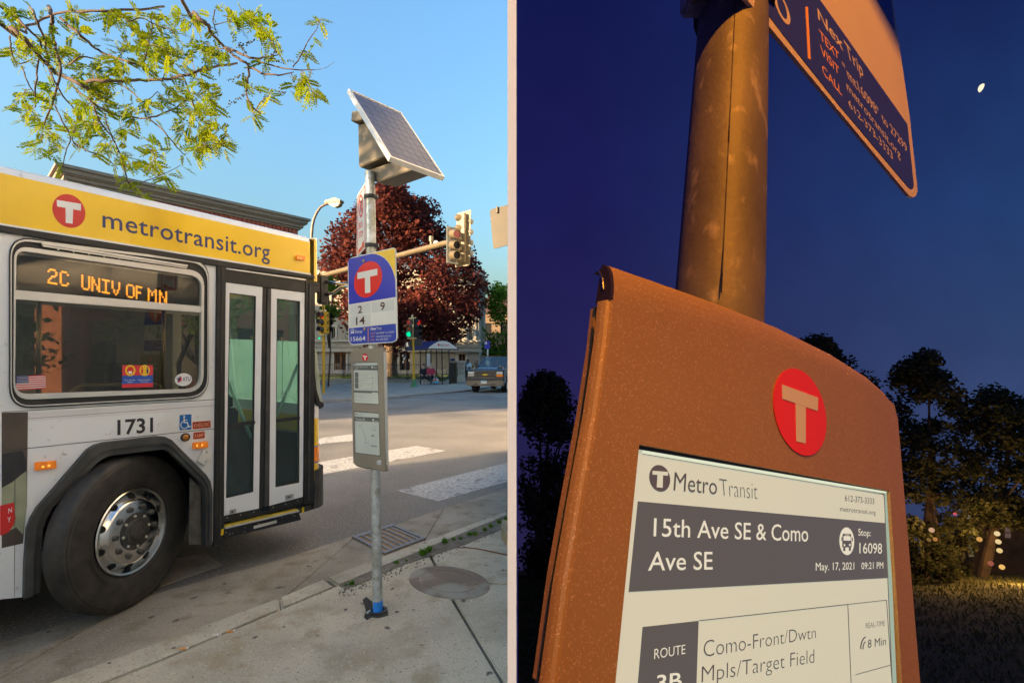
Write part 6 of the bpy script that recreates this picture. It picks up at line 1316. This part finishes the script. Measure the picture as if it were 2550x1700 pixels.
# ------------------------------------------------------------------ added partition and the night place on its far side
YF = .2; TH = 21.7*YF/F; HX = TH/2+.0006; RB_ = -3.0; HY = 16.0
def zb_(y): return H-(.75*y+2.1)
def zt_(y): return H+.76*y+1.2
PW = MB()
def yz(pts): return [V(-TH/2, y, z) for y, z in pts]
panels = [[(YF, zb_(YF)), (HY, zb_(HY)), (HY, zt_(HY)), (YF, zt_(YF))], [(RB_, H-2.6), (YF, zb_(YF)), (YF, H-.17), (RB_, H-.17)], [(RB_, H+.17), (YF, H+.17), (YF, zt_(YF)), (-.6, H+3.0), (RB_, H+3.0)], [(RB_, H-.17), (-.05, H-.17), (-.05, H+.17), (RB_, H+.17)]]
for q in panels: PW.prism(yz(q), V(TH, 0, 0))
PWO = PW.build('added_partition', mat('partition_board', (.58, .57, .55), .85, var=.12, scale=3)); tag(PWO, 'added thin partition wall with a white edge, keeping daylight off the night place', 'wall')  # added divider; its pale board also bounces light on to the sidewalk
MB().box((-TH/2, YF-.0025, H-.165), (TH, 0, 0), (0, .0023, 0), (0, 0, .33)).build('edge_trim', mat('white_trim', (.66, .80, .90), .6, var=.01), PWO)
# night sky: a closed backdrop
m = bpy.data.materials.new('night_sky'); m.use_nodes = True; N = m.node_tree.nodes; L = m.node_tree.links; N.clear()
g = N.new('ShaderNodeNewGeometry'); sx = N.new('ShaderNodeSeparateXYZ'); L.new(g.outputs['Position'], sx.inputs[0])
def mth(op, a, b=None, c=None):
    x = N.new('ShaderNodeMath'); x.operation = op
    for i, k in enumerate((a, b, c)):
        if k is None: continue
        if hasattr(k, 'links'): L.new(k, x.inputs[i])
        else: x.inputs[i].default_value = k
    return x.outputs[0]
dist_ = mth('MAXIMUM', mth('ADD', sx.outputs['Y'], 3.0), .5)
el_ = mth('DIVIDE', mth('SUBTRACT', sx.outputs['Z'], H), dist_); az_ = mth('DIVIDE', sx.outputs['X'], dist_)
def ramp(fac, cols):
    r = N.new('ShaderNodeValToRGB'); e = r.color_ramp.elements
    while len(e) < len(cols): e.new(.5)
    for k, (p, c) in enumerate(cols): e[k].position = p; e[k].color = (*c, 1)
    L.new(fac, r.inputs[0]); return r.outputs[0]
mre = N.new('ShaderNodeMapRange'); mre.inputs[1].default_value = -.45; mre.inputs[2].default_value = .70; L.new(el_, mre.inputs[0])
left = ramp(mre.outputs[0], [(0, lin(36, 32, 66)), (.36, lin(38, 34, 82)), (.62, lin(28, 28, 84)), (1, lin(17, 24, 76))])
right = ramp(mre.outputs[0], [(0, lin(56, 66, 98)), (.36, lin(52, 70, 112)), (.62, lin(36, 62, 112)), (1, lin(20, 34, 86))])
mra = N.new('ShaderNodeMapRange'); mra.inputs[1].default_value = .12; mra.inputs[2].default_value = .85; L.new(az_, mra.inputs[0])
mx = N.new('ShaderNodeMix'); mx.data_type = 'RGBA'; L.new(mra.outputs[0], mx.inputs['Factor']); L.new(left, mx.inputs['A']); L.new(right, mx.inputs['B'])
nz = N.new('ShaderNodeTexNoise'); nz.inputs['Scale'].default_value = .35; nz.inputs['Detail'].default_value = 3; L.new(g.outputs['Position'], nz.inputs['Vector'])
mr = N.new('ShaderNodeMapRange'); mr.inputs[1].default_value = .35; mr.inputs[2].default_value = .75; mr.inputs[3].default_value = .94; mr.inputs[4].default_value = 1.08; L.new(nz.outputs['Fac'], mr.inputs[0])
em = N.new('ShaderNodeEmission'); L.new(mx.outputs['Result'], em.inputs[0]); L.new(mth('MULTIPLY', mr.outputs[0], EX), em.inputs[1])
ou = N.new('ShaderNodeOutputMaterial'); L.new(em.outputs[0], ou.inputs[0])
def xr_(y): return 1.25*y+2.4
S0 = [V(HX, RB_, H-2.6), V(2.6, RB_, H-2.6), V(2.6, RB_, H+3.0), V(HX, RB_, H+3.0)]
SB_ = [V(HX, -.6, H-2.5), V(2.6, -.6, H-2.5), V(2.6, -.6, H+3.0), V(HX, -.6, H+3.0)]
S1_ = [V(HX, YF, zb_(YF)), V(xr_(YF), YF, zb_(YF)), V(xr_(YF), YF, zt_(YF)), V(HX, YF, zt_(YF))]
S2_ = [V(HX, HY, zb_(HY)), V(xr_(HY), HY, zb_(HY)), V(xr_(HY), HY, zt_(HY)), V(HX, HY, zt_(HY))]
NSK = MB()
for (a_, b_) in ((S0, SB_), (SB_, S1_), (S1_, S2_)):
    for i in range(3): NSK.quad(a_[i], a_[i+1], b_[i+1], b_[i])
NSK.quad(*S0); NSK.quad(*S2_)
for q in panels: NSK.quad(*[V(HX, y, z) for y, z in q])
o = NSK.build('night_sky', m); tag(o, kind='structure')
# night ground, trees, house
def ng(x, y): return V(x, y, H-1.6-.313*y)
M['nightgrass'] = mat('night_grass', (.10, .105, .03), .95, col2=(.19, .175, .06), scale=1.6, bump=1, bscale=18, dist=.06, detail=9)
G_ = MB(); G_.quad(ng(HX+.001, RB_+.01), ng(2.59, RB_+.01), ng(xr_(YF)-.01, YF), ng(HX+.001, YF)); G_.quad(ng(HX+.001, YF), ng(xr_(YF)-.01, YF), ng(xr_(HY)-.05, HY-.02), ng(HX+.001, HY-.02))
tag(G_.build('night_lawn', M['nightgrass']), kind='structure')
gb = MB()
for i in range(16000):
    y = random.uniform(1.5, 14)**1.0; x = random.uniform(.02, 1.05)*y
    if i % 3 == 0: x = random.uniform(.0, .08)*y+.02
    p = ng(x, y); h = random.uniform(.015, .045)*(1+.1*y); s = V(random.gauss(0, .03), random.gauss(0, .03), h); w = .004+.001*y
    gb.add([p+V(-w, 0, 0), p+V(w, 0, 0), p+s], [(0, 1, 2)])
tag(gb.build('grass', leafmat('night_blades', (.10, .11, .03), (.18, .165, .055), 1.2, .2)), 'dark rough grass of the night lawn', 'grass', kind='stuff')
M['nightleaf'] = leafmat('night_leaves', (.07, .078, .032), (.12, .12, .05), 1.5, .2)
def ntree(base, rows, Y, dep, n, r0, r1, cnt, size, label):
    b = ng(*base); t_ = thing('night_tree', b, label, 'tree'); bl = row_blobs(rows, Y, dep, n, r0, r1)
    q = MB(); top = sum((x[0] for x in bl), V(0, 0, 0))/len(bl); q.tube([b, lerp(b, top, .5), top], [.13, .1, .05], 7)
    for c_ in bl[:9]: q.tube([lerp(b, top, .6), c_[0]], [.05, .015], 5)
    q.build('trunk', M['bark'], t_); leaves(bl, cnt, size).build('crown', M['nightleaf'], t_)
ntree((.55, 13.4), [(955, 1330, 1390), (985, 1300, 1425), (1040, 1280, 1440), (1200, 1280, 1450), (1330, 1285, 1450), (1440, 1290, 1440)], 13.4, .55, 120, .25, .48, 15000, .14, 'dark rounded tree beside the left edge of the night board')
ntree((7.6, 14.4), [(858, 2010, 2060), (885, 1985, 2110), (930, 1990, 2150), (1000, 2000, 2230), (1100, 2020, 2260)], 14.4, .8, 60, .25, .45, 7000, .13, 'dark treetop showing above the right shoulder of the night board')
ntree((11.2, 13.6), [(895, 2308, 2318), (925, 2222, 2330), (950, 2216, 2390), (1000, 2228, 2440), (1060, 2225, 2460), (1120, 2235, 2470), (1200, 2235, 2460), (1290, 2240, 2440), (1360, 2240, 2430), (1430, 2240, 2440)], 13.6, 1, 150, .15, .40, 14000, .13, 'tall ragged dark tree to the right of the night board')
ntree((13.2, 14.0), [(980, 2440, 2500), (1010, 2400, 2560), (1060, 2380, 2640), (1120, 2385, 2660), (1200, 2390, 2660), (1270, 2400, 2640), (1300, 2430, 2640)], 14.0, 1, 130, .2, .42, 11000, .13, 'dark tree at the right edge of the night sky')
ntree((9.9, 12.6), [(1300, 2230, 2290), (1350, 2225, 2340), (1400, 2230, 2370), (1445, 2240, 2400)], 12.6, .5, 34, .15, .3, 3600, .1, 'low dark bush at the foot of the ragged night tree')
NH = thing('distant_house', ng(12.6, 15.2), 'dark distant house with dim lit windows behind the night trees', 'house')
hp_ = Plane(at(2450, 1350, 15.2), (-.1, -1, 0))
MB().slab(hp_, [(2385, 1308), (2440, 1288), (2540, 1300), (2640, 1310), (2640, 1450), (2385, 1450)], -.5, 0).build('wall', mat('night_wall', (.10, .08, .06), .9, var=.2), NH)
for u0, u1, v0, v1, c, s in ((2457, 2470, 1322, 1392, lin(96, 66, 20), 1), (2412, 2424, 1318, 1385, lin(92, 84, 62), 1), (2502, 2516, 1312, 1338, lin(92, 74, 66), 1), (2396, 2403, 1330, 1390, lin(70, 52, 26), 1)):
    w_ = MB().slab(hp_, [(u0, v0), (u1, v0), (u1, v1), (u0, v1)], .005, .02).build('window', emis('dim_window', c, s*EX), NH)
    MB().slab(hp_, [(u0, (v0+v1)/2-1), (u1, (v0+v1)/2-1), (u1, (v0+v1)/2+1), (u0, (v0+v1)/2+1)], .021, .03).build('sash', M['black'], w_)
for (u, v, r, c, lab) in ((2320, 1319, 6, lin(196, 150, 120), 'pinkish distant lamp low behind the ragged night tree'), (2329, 1342, 5, lin(168, 112, 58), 'orange distant lamp just below the pinkish one'), (2313, 1343, 4.5, lin(120, 92, 50), 'faint amber distant lamp left of the orange one'), (2439, 1342, 6, lin(200, 150, 78), 'amber distant lamp in front of the house wall'), (2483, 1328, 6, lin(226, 200, 150), 'topmost cream lamp of the upright row of three'), (2486, 1348, 6, lin(226, 196, 140), 'middle cream lamp of the upright row of three'), (2489, 1370, 6, lin(222, 190, 130), 'lowest cream lamp of the upright row of three'), (2378, 1279, 4, lin(190, 80, 90), 'small red distant lamp'), (2410, 1286, 4, lin(140, 136, 130), 'small whitish distant lamp beside the red one'), (2495, 1411, 6, lin(230, 180, 100), 'bright amber lamp low by the ground'), (2467, 1402, 6, lin(150, 84, 66), 'dull reddish lamp low by the ground')):
    p = at(u, v, 12.2 if u < 2400 else 13.0); o = MB().sphere(p, r/F*p.y, 10, 7).build('distant_lamp', emis('far_lamp', c, 1.1*EX)); tag(o, lab, 'lamp', 'lamps twinkling beyond the night lawn')
    if (u, v) in ((2495, 1411), (2439, 1342), (2320, 1319)):
        l_ = bpy.data.lights.new('lamp_light', 'POINT'); l_.energy = 11; l_.color = (1, .55, .2); l_.shadow_soft_size = r/F*p.y
        q_ = bpy.data.objects.new('lamp_light', l_); SC.collection.objects.link(q_); q_.parent = o; q_.location = V(-.1, -.5, .25)
mp = at(2446, 219, 15.0); m = MB()
cr_ = [(math.cos(t)*.09, math.sin(t)*.135) for t in [R(-95+k*19) for k in range(11)]]+[(math.cos(t)*-.035, math.sin(t)*.13) for t in [R(80-k*20) for k in range(9)]]
A_ = R(-18); fx_, fz_ = V(math.cos(A_), 0, -math.sin(A_)*-1), V(0, 0, 1)
m.prism([mp+(V(math.cos(R(-28)), 0, math.sin(R(-28)))*-x)+(V(-math.sin(R(-28)), 0, math.cos(R(-28)))*z) for x, z in cr_], V(0, .03, 0))
tag(m.build('moon', emis('moonlight', (1, .86, .56), 1.25*EX)), 'small bright half moon in the deep blue night sky', 'moon')
# sodium street lamp behind the viewer that lights the board
NL = thing('street_lamp', ng(.9, -1.15), 'sodium street lamp that lights the night board, out of view', 'street lamp')
lp = V(.5, -.85, H+2.5)
MB().tube([ng(.9, -1.15), V(.9, -1.15, H+2.66), V(.78, -1.05, H+2.8), V(.5, -.85, H+2.79)], [.06, .05, .04, .035], 10).build('pole', M['galv'], NL, smooth=True)
MB().lathe([(.03, .30), (.10, .22), (.16, .10), (.15, .08), (.03, .25)], lp, V(0, 0, 1), 20).build('shade', M['flare'], NL)
MB().sphere(lp+V(0, 0, .12), .05, 10, 8).build('bulb', emis('sodium_glow', (1, .45, .08), 6*EX), NL)
ld_ = bpy.data.lights.new('sodium_light', 'POINT'); ld_.energy = 100; ld_.color = (1, .345, .022); ld_.shadow_soft_size = .05
lo_ = bpy.data.objects.new('sodium_light', ld_); SC.collection.objects.link(lo_); lo_.location = lp-V(0, 0, .02)-NL.location; lo_.parent = NL
# night board
KP = Plane(CAM+V(.0785, .3055, -.0503), (.5764, -.8085, .119)); KU = (V(.0785, .3055, -.0503)-V(.0651, .2843, -.1295)).normalized()
fl_ = mat('metal_flake_painted_glint', (.42, .26, .085), .42, .25, var=.06, scale=6, coat=.15)
N, L, P = fl_.node_tree.nodes, fl_.node_tree.links, fl_.node_tree.nodes['Principled BSDF']
tc = [n for n in N if n.type == 'TEX_COORD'][0]; vo = N.new('ShaderNodeTexVoronoi'); vo.inputs['Scale'].default_value = 1250; L.new(tc.outputs['Object'], vo.inputs['Vector'])
ge = N.new('ShaderNodeNewGeometry'); vm = N.new('ShaderNodeVectorMath'); vm.operation = 'SUBTRACT'; vm.inputs[1].default_value = (.5, .5, .5); L.new(vo.outputs['Color'], vm.inputs[0])
vs_ = N.new('ShaderNodeVectorMath'); vs_.operation = 'SCALE'; vs_.inputs['Scale'].default_value = .14
sc_ = N.new('ShaderNodeSeparateColor'); L.new(vo.outputs['Color'], sc_.inputs[0]); gt = N.new('ShaderNodeMapRange'); gt.inputs[1].default_value = .86; gt.inputs[2].default_value = 1.05; L.new(sc_.outputs[0], gt.inputs[0])
src = P.inputs['Base Color'].links[0].from_socket; mf = N.new('ShaderNodeMix'); mf.data_type = 'RGBA'; L.new(gt.outputs[0], mf.inputs['Factor']); L.new(src, mf.inputs['A']); mf.inputs['B'].default_value = (.72, .50, .26, 1); L.new(mf.outputs['Result'], P.inputs['Base Color'])  # lighter flecks put the glints of the flakes into the base colour
va = N.new('ShaderNodeVectorMath'); va.operation = 'ADD'; L.new(ge.outputs['Normal'], va.inputs[0]); L.new(vs_.outputs[0], va.inputs[1]); vn = N.new('ShaderNodeVectorMath'); vn.operation = 'NORMALIZE'; L.new(va.outputs[0], vn.inputs[0]); L.new(vn.outputs[0], P.inputs['Normal'])
M['flake'] = fl_
NK = thing('night_departure_board', KP.hit(1800, 1700), 'close brown metal departure board at night with a red roundel and lit paper-white screen', 'information board')
front = [(1527, 746), (1640, 778), (1800, 824), (1950, 872), (2080, 922), (2165, 962), (2206, 987), (2227, 1008), (2236, 1042), (2290, 1678), (2295, 1735), (1384, 1735), (1391.5, 1678), (1421, 1446), (1455, 1240), (1492, 1029), (1517, 850)]
def K9(name, pts, t0, t1, mt, par=NK, bev=0): return MB().slab(KP, pts, t0, t1).build(name, mt, par, bevel=bev)
# front shell with an opening for the screen
scr = [(1592, 1106), (2216, 1222), (2249, 1735), (1529, 1735)]
def frontshell():
    t0, t1 = -.009, 0; m = MB()
    top = [(1592, 1106), (2216, 1222)]
    L_ = [(1527, 746), (1592, 1106), (1529, 1735), (1384, 1735), (1391.5, 1678), (1421, 1446), (1455, 1240), (1492, 1029), (1517, 850)]
    T_ = [(1527, 746), (1640, 778), (1800, 824), (1950, 872), (2080, 922), (2165, 962), (2216, 1222), (1592, 1106)]
    R_ = [(2165, 962), (2206, 987), (2227, 1008), (2236, 1042), (2290, 1678), (2295, 1735), (2249, 1735), (2216, 1222)]
    for q in (L_, T_, R_): m.slab(KP, q, t0, t1)
    return m
frontshell().build('front_shell', M['flake'], NK)
EDG = [(1391.5, 1678), (1421, 1446), (1455, 1240), (1492, 1029), (1517, 850), (1527, 746)]
A_ = [KP.hit(1384, 1735)]+[KP.hit(*p) for p in EDG]; m = MB()
nrm = [(-KP.ex*math.sin(a)*.006-KP.n*(.009*(1-math.cos(a)))) for a in (0, .35, .7, 1.05, 1.4)]
for k in range(len(nrm)-1):
    for i in range(len(A_)-1): m.quad(A_[i]+nrm[k], A_[i+1]+nrm[k], A_[i+1]+nrm[k+1], A_[i]+nrm[k+1])
m.build('rounded_edge', M['flake'], NK, smooth=True)
K9('shadow_gap', front, -.0131, -.0092, M['black'])
bk_ = [(x-(0), y) for x, y in front]
K9('back_shell', front, -.0215, -.0132, M['flake'], bev=.002)
# scrolled top with its black end cap
m = MB(); AL = [KP.hit(*p) for p in [(1527, 746), (1640, 778), (1800, 824), (1950, 872), (2080, 922), (2165, 962), (2206, 987)]]
rr = [.0265, .026, .025, .023, .018, .011, .003]; ang = [k*.2 for k in range(8)]+[1.57]
secs = [[p+KU*r*math.sin(a)-KP.n*r*.42*(1-math.cos(a)) for p, r in zip(AL, rr)] for a in ang]
secs.append([p-KP.n*.010-KU*.003 for p in secs[-1]])
for k in range(len(secs)-1):
    for i in range(len(AL)-1): m.quad(secs[k][i], secs[k][i+1], secs[k+1][i+1], secs[k+1][i])
m.build('scrolled_top', M['flake'], NK, smooth=True)
capm = mat('end_cap_black', (.03, .022, .02), .25, var=.2)
prof = [s[0] for s in secs[:-1]]+[AL[0]-KP.n*.0125]
cp = MB().prism(prof, -KP.ex*.003).build('end_cap', capm, NK)
MB().tube([p-KP.ex*.0032-KP.n*.006-KU*.002 for p in prof[2:7]], .0008, 5).build('cap_glint', M['chrome'], cp)  # thin chrome line added as the glint on the end cap
# screen
NSW = mat('lit_paper', (.22, .22, .20), .35, var=.03, emit=lin(208, 210, 184), estr=.78*EX); NSG = mat('screen_grey', (.05, .05, .05), .35, var=.03, emit=lin(86, 87, 85), estr=.78*EX)
NSI = mat('screen_ink', (.04, .035, .035), .4, var=.03, emit=lin(84, 76, 74), estr=.8*EX); NSL = mat('screen_light_text', (.22, .22, .20), .4, var=.03, emit=lin(222, 222, 200), estr=.85*EX)
K9('screen_recess', scr, -.006, -.0045, M['black'])
ss = K9('screen', rnd([(1597, 1118), (2210, 1230), (2243, 1735), (1536, 1735)], [6, 6, .1, .1], 4), -.0044, -.0034, NSW)
def Zk(x, y): return (1540+x/2.529, 1080+y/2.529)
def zk(*a): return [Zk(*p) for p in a]
SF = Plane(KP.o-KP.n*.0033, KP.n)
def sf(name, pts, mt, t=.0002): return MB().slab(SF, pts, t, t+.0001).build(name, mt, ss)
sf('light_guide', zk((152, 102), (1696, 364), (1698, 378), (150, 122)), emis('guide_glow', lin(232, 236, 206), .95*EX))
sf('light_guide', zk((1672, 372), (1696, 366), (1755, 1660), (1728, 1660)), emis('side_guide', lin(170, 186, 164), .9*EX))
sf('guide_line', zk((150, 123), (1672, 380), (1672, 383), (150, 127)), NSI, .0003)
sf('guide_line', zk((1669, 378), (1673, 378), (1728, 1660), (1723, 1660)), NSG, .0003)
sf('title_band', zk((120, 423), (1680, 560), (1703, 905), (62, 993)), NSG)
bd = MB().slab(SF, [Zk(258+66*math.cos(t)+3*math.sin(t), 279+84*math.sin(t)+6*math.cos(t)) for t in [k*math.pi/18 for k in range(36)]], .0002, .0003).build('roundel', NSI, ss)
m = MB(); m.slab(SF, zk((212, 231), (309, 238), (308, 262), (211, 255)), .0004, .0005); m.slab(SF, zk((243, 257), (277, 259), (275, 338), (238, 335)), .0004, .0005); m.build('roundel_letter', NSW, bd)
m = MB(); lettering(m, SF, 'Metro', Zk(343, 354), Zk(618, 381), Zk(618, 268), Zk(352, 232), .0004, 0); lettering(m, SF, 'Transit', Zk(640, 388), Zk(872, 410), Zk(872, 302), Zk(630, 271), .0004, -.018)
lettering(m, SF, '612-373-3333', Zk(1423, 421), Zk(1608, 441), Zk(1608, 403), Zk(1423, 380), .0004); lettering(m, SF, 'metrotransit.org', Zk(1393, 484), Zk(1617, 507), Zk(1617, 486), Zk(1393, 460), .0004, 0, 'x'); m.build('header_lettering', NSI, ss)
m = MB()
lettering(m, SF, '15th Ave SE & Como', Zk(218, 642), Zk(1192, 676), Zk(1192, 572), Zk(222, 522), .0004, .003); lettering(m, SF, 'Ave SE', Zk(183, 858), Zk(590, 851), Zk(590, 734), Zk(192, 733), .0004, .003)
lettering(m, SF, 'Stop:', Zk(1508, 638), Zk(1586, 643), Zk(1586, 600), Zk(1508, 592), .0004); lettering(m, SF, '16098', Zk(1515, 750), Zk(1657, 752), Zk(1657, 684), Zk(1515, 680), .0004)
lettering(m, SF, 'May. 17, 2021', Zk(1240, 858), Zk(1482, 851), Zk(1482, 804), Zk(1240, 806), .0004); lettering(m, SF, '09:21 PM', Zk(1528, 850), Zk(1665, 846), Zk(1665, 802), Zk(1528, 805), .0004); m.build('title_lettering', NSL, ss)
bd = MB().slab(SF, [Zk(1435+46*math.cos(t), 674+87*math.sin(t)+4*math.cos(t)) for t in [k*math.pi/16 for k in range(32)]], .0004, .0005).build('bus_roundel', NSL, ss)
m = MB(); m.slab(SF, rnd(zk((1407, 625), (1460, 627), (1464, 712), (1404, 712)), 3, 4), .0006, .0007); m.slab(SF, zk((1411, 712), (1424, 712), (1424, 735), (1411, 735)), .0006, .0007); m.slab(SF, zk((1446, 712), (1459, 712), (1459, 733), (1446, 733)), .0006, .0007); m.slab(SF, zk((1400, 648), (1405, 648), (1404, 672), (1399, 672)), .0006, .0007); m.slab(SF, zk((1466, 650), (1471, 650), (1471, 674), (1466, 674)), .0006, .0007); bs_ = m.build('bus_symbol', NSG, bd)
m = MB(); m.slab(SF, rnd(zk((1413, 640), (1455, 642), (1457, 670), (1411, 669)), 1.5, 3), .0008, .0009); m.slab(SF, zk((1420, 630), (1448, 631), (1448, 635), (1420, 634)), .0008, .0009); m.slab(SF, ell(*Zk(1417, 698), 1.9, 0, 0, 3, 10), .0008, .0009); m.slab(SF, ell(*Zk(1451, 697), 1.9, 0, 0, 3, 10), .0008, .0009); m.build('symbol_detail', NSL, bd)
sf('route_block', zk((150, 1213), (503, 1174), (486, 1660), (112, 1660)), NSG)
m = MB(); lettering(m, SF, 'ROUTE', Zk(222, 1415), Zk(418, 1381), Zk(418, 1319), Zk(224, 1347), .0004, -.006); lettering(m, SF, '3B', Zk(232, 1618), Zk(396, 1590), Zk(396, 1490), Zk(240, 1512), .0004, .01); m.build('route_lettering', NSL, ss)
m = MB()
lettering(m, SF, 'Como-Front/Dwtn', Zk(533, 1404), Zk(1240, 1283), Zk(1240, 1203), Zk(533, 1290), .0004, -.014); lettering(m, SF, 'Mpls/Target Field', Zk(520, 1562), Zk(1230, 1437), Zk(1230, 1346), Zk(523, 1452), .0004, -.014); m.build('route_name', NSI, ss)
m = MB(); lettering(m, SF, 'REAL-TIME', Zk(1555, 1222), Zk(1675, 1205), Zk(1675, 1170), Zk(1555, 1186), .0004, -.008); lettering(m, SF, '8 Min', Zk(1567, 1345), Zk(1682, 1325), Zk(1682, 1272), Zk(1567, 1290), .0004); m.build('time_lettering', NSI, ss)
m = MB()
def zl(pts, w):
    for a, b in zip(pts[:-1], pts[1:]):
        d = (V(*b, 0)-V(*a, 0)).normalized(); n = V(-d.y, d.x, 0)*w/2
        m.slab(SF, zk(*[tuple((V(*q, 0)+s).xy) for q, s in ((a, n), (b, n), (b, -n), (a, -n))]), .0003, .0004)
zl([(506, 1173), (1442, 1071)], 5); zl([(1442, 1071), (1686, 1044)], 4); zl([(1686, 1044), (1713, 1452)], 4); zl([(1442, 1071), (1464, 1600)], 4); zl([(1490, 1513), (1713, 1452)], 4); zl([(1713, 1452), (1724, 1600)], 4)
zl([(1524, 1352), (1524, 1330), (1532, 1300), (1542, 1284), (1554, 1275)], 7); zl([(1537, 1352), (1539, 1330), (1545, 1314), (1553, 1306)], 6); m.build('table_lines', NSI, ss)
# roundel on the board
rp = [(1275+(1319+121*math.cos(t)+14*math.sin(t))/1.8447, 850+(324+30*math.cos(t)+198*math.sin(t))/1.8447) for t in [k*math.pi/24 for k in range(48)]]
rd = MB().slab(KP, rp, .0003, .0008).build('logo_disc', mat('night_logo_red', (.80, .035, .02), .4, var=.03), NK)
def N9(x, y): return (1275+x/1.8447, 850+y/1.8447)
m = MB(); m.slab(KP, [N9(1235, 198), N9(1400, 258), N9(1398, 320), N9(1236, 263)], .0009, .0012); m.slab(KP, [N9(1297, 285), N9(1343, 302), N9(1343, 468), N9(1301, 458)], .0009, .0012); m.build('logo_letter', M['signwhite'], rd)
# post of the night board
n0, n1 = at(1790, 737, .47), at(1826, 22, .612); nd = (n1-n0).normalized()
NPs = thing('night_post', n0-KU*1.75, 'thick galvanised post rising behind the night departure board', 'post')
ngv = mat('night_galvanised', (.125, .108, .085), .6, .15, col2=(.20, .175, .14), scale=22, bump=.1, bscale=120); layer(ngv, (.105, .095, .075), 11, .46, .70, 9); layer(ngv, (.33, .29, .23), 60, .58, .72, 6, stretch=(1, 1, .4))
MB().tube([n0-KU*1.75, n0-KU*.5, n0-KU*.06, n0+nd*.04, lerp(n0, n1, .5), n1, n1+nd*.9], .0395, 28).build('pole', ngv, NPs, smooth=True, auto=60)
sd_ = (V(-.36, -1, 0)).normalized(); sd_ = (sd_-nd*sd_.dot(nd)).normalized()
MB().tube([n0+sd_*.0396-nd*.02, n1+sd_*.0396+nd*.4], .0005, 5).build('weld_seam', M['flare'], NPs)
for k, q in enumerate((-.02, .15, .335)): MB().tube([n0+sd_*.0397+nd*q, n0+sd_*.0397+nd*(q+.02)], .0007, 5).build('seam_gap', M['black'], NPs)
# sign of the night stop
SS_ = Plane(CAM+V(.3912, .671, .5142), (.5859, -.7932, .1659))
NS2 = thing('night_stop_sign', SS_.hit(2100, 250), 'corner of a blue and white bus stop sign seen from below against the night sky', 'sign')
def V9(x, y): return (1860+x/3.137, y/3.137)
def v9(*a): return [V9(*p) for p in a]
so_ = [(60, 70), (-941, -1141), (-1000, -2300), (950, -1300), (1000, -860), (1150, 70), (1270, 900), (1330, 1450), (1333, 1495), (1322, 1530), (1298, 1542), (1268, 1528), (1235, 1492)]
MB().slab(SS_, v9(*so_), -.004, 0).build('sign_plate', mat('night_sign_white', (.60, .52, .44), .45, var=.03), NS2)
def s9(name, pts, mt, t=.0004): return MB().slab(SS_, v9(*pts), t, t+.0003).build(name, mt, NS2)
M['nblue'] = mat('night_sign_blue', (.028, .045, .36), .4, var=.04)
s9('blue_panel', [(118, 60), (-880, -1150), (-900, -2020), (-200, -1058), (612, 66), (800, 332), (1000, 618), (1250, 972), (1300, 1440), (1297, 1468), (1280, 1478), (1255, 1462), (700, 805), (300, 300)], M['nblue'])
s9('blue_panel', [(1052, 66), (930, -140), (1110, -150), (1133, 60), (1150, 205), (1154, 238), (1120, 185)], M['nblue'])
s9('orange_rule', [(452, 60), (470, 60), (492, 474), (472, 462)], mat('night_orange', (.90, .42, .04), .4, var=.03), .0008)
m = MB(); o1 = [V9(268+62*math.cos(t)+20*math.sin(t), 70+70*math.cos(t)*.95+112*math.sin(t)) for t in [k*math.pi/12 for k in range(24)]]; o2 = [V9(268+38*math.cos(t)+14*math.sin(t), 66+42*math.cos(t)*.95+82*math.sin(t)) for t in [k*math.pi/12 for k in range(24)]]
m.ring(SS_, o1, o2, .0008, .0011)
lettering(m, SS_, 'Nex', V9(552, 150), V9(748, 405), V9(742, 310), V9(545, 62), .0008, .012); lettering(m, SS_, 'Trip', V9(782, 448), V9(905, 612), V9(898, 515), V9(748, 305), .0008, .004)
lettering(m, SS_, '"mt16098" to 27299', V9(765, 590), V9(1248, 1196), V9(1240, 1128), V9(735, 478), .0008)
lettering(m, SS_, 'metrotransit.org', V9(778, 700), V9(1196, 1245), V9(1192, 1196), V9(770, 645), .0008, 0, 'x'); lettering(m, SS_, '612-373-3333', V9(795, 835), V9(1136, 1254), V9(1130, 1186), V9(782, 768), .0008); m.build('lettering', mat('night_sign_text', (.62, .54, .46), .45, var=.03), NS2)
m = MB()
for t, a, b, h in (('TEXT', (570, 310), (716, 480), 84), ('VISIT', (578, 430), (718, 594), 84), ('CALL', (590, 580), (738, 752), 84)): lettering(m, SS_, t, V9(*a), V9(*b), V9(b[0]-5, b[1]-66), V9(a[0]-14, a[1]-h), .0008, .004)
m.build('orange_lettering', bpy.data.materials['night_orange'], NS2)
m = MB()
c = lerp(n0, n1, .93); q = c-SS_.n*((c-SS_.o).dot(SS_.n)); m.cbox((c+q)/2-SS_.n*.01, .05, .05, .028, SS_.ex, SS_.n); m.build('bracket', M['flare'], NS2)
m = MB(); c = lerp(n0, n1, 1.0); m.lathe([(.039, -.012), (.0455, -.012), (.0455, .012), (.039, .012)], c, nd, 24); m.build('clamp_band', M['flare'], NPs); MB().cbox(c-V(.05, .01, -.004), .03, .03, .03).build('band_buckle', M['galv'], NPs, bevel=.004)
# pieces of one kind that the loops above have made carry no label of their own
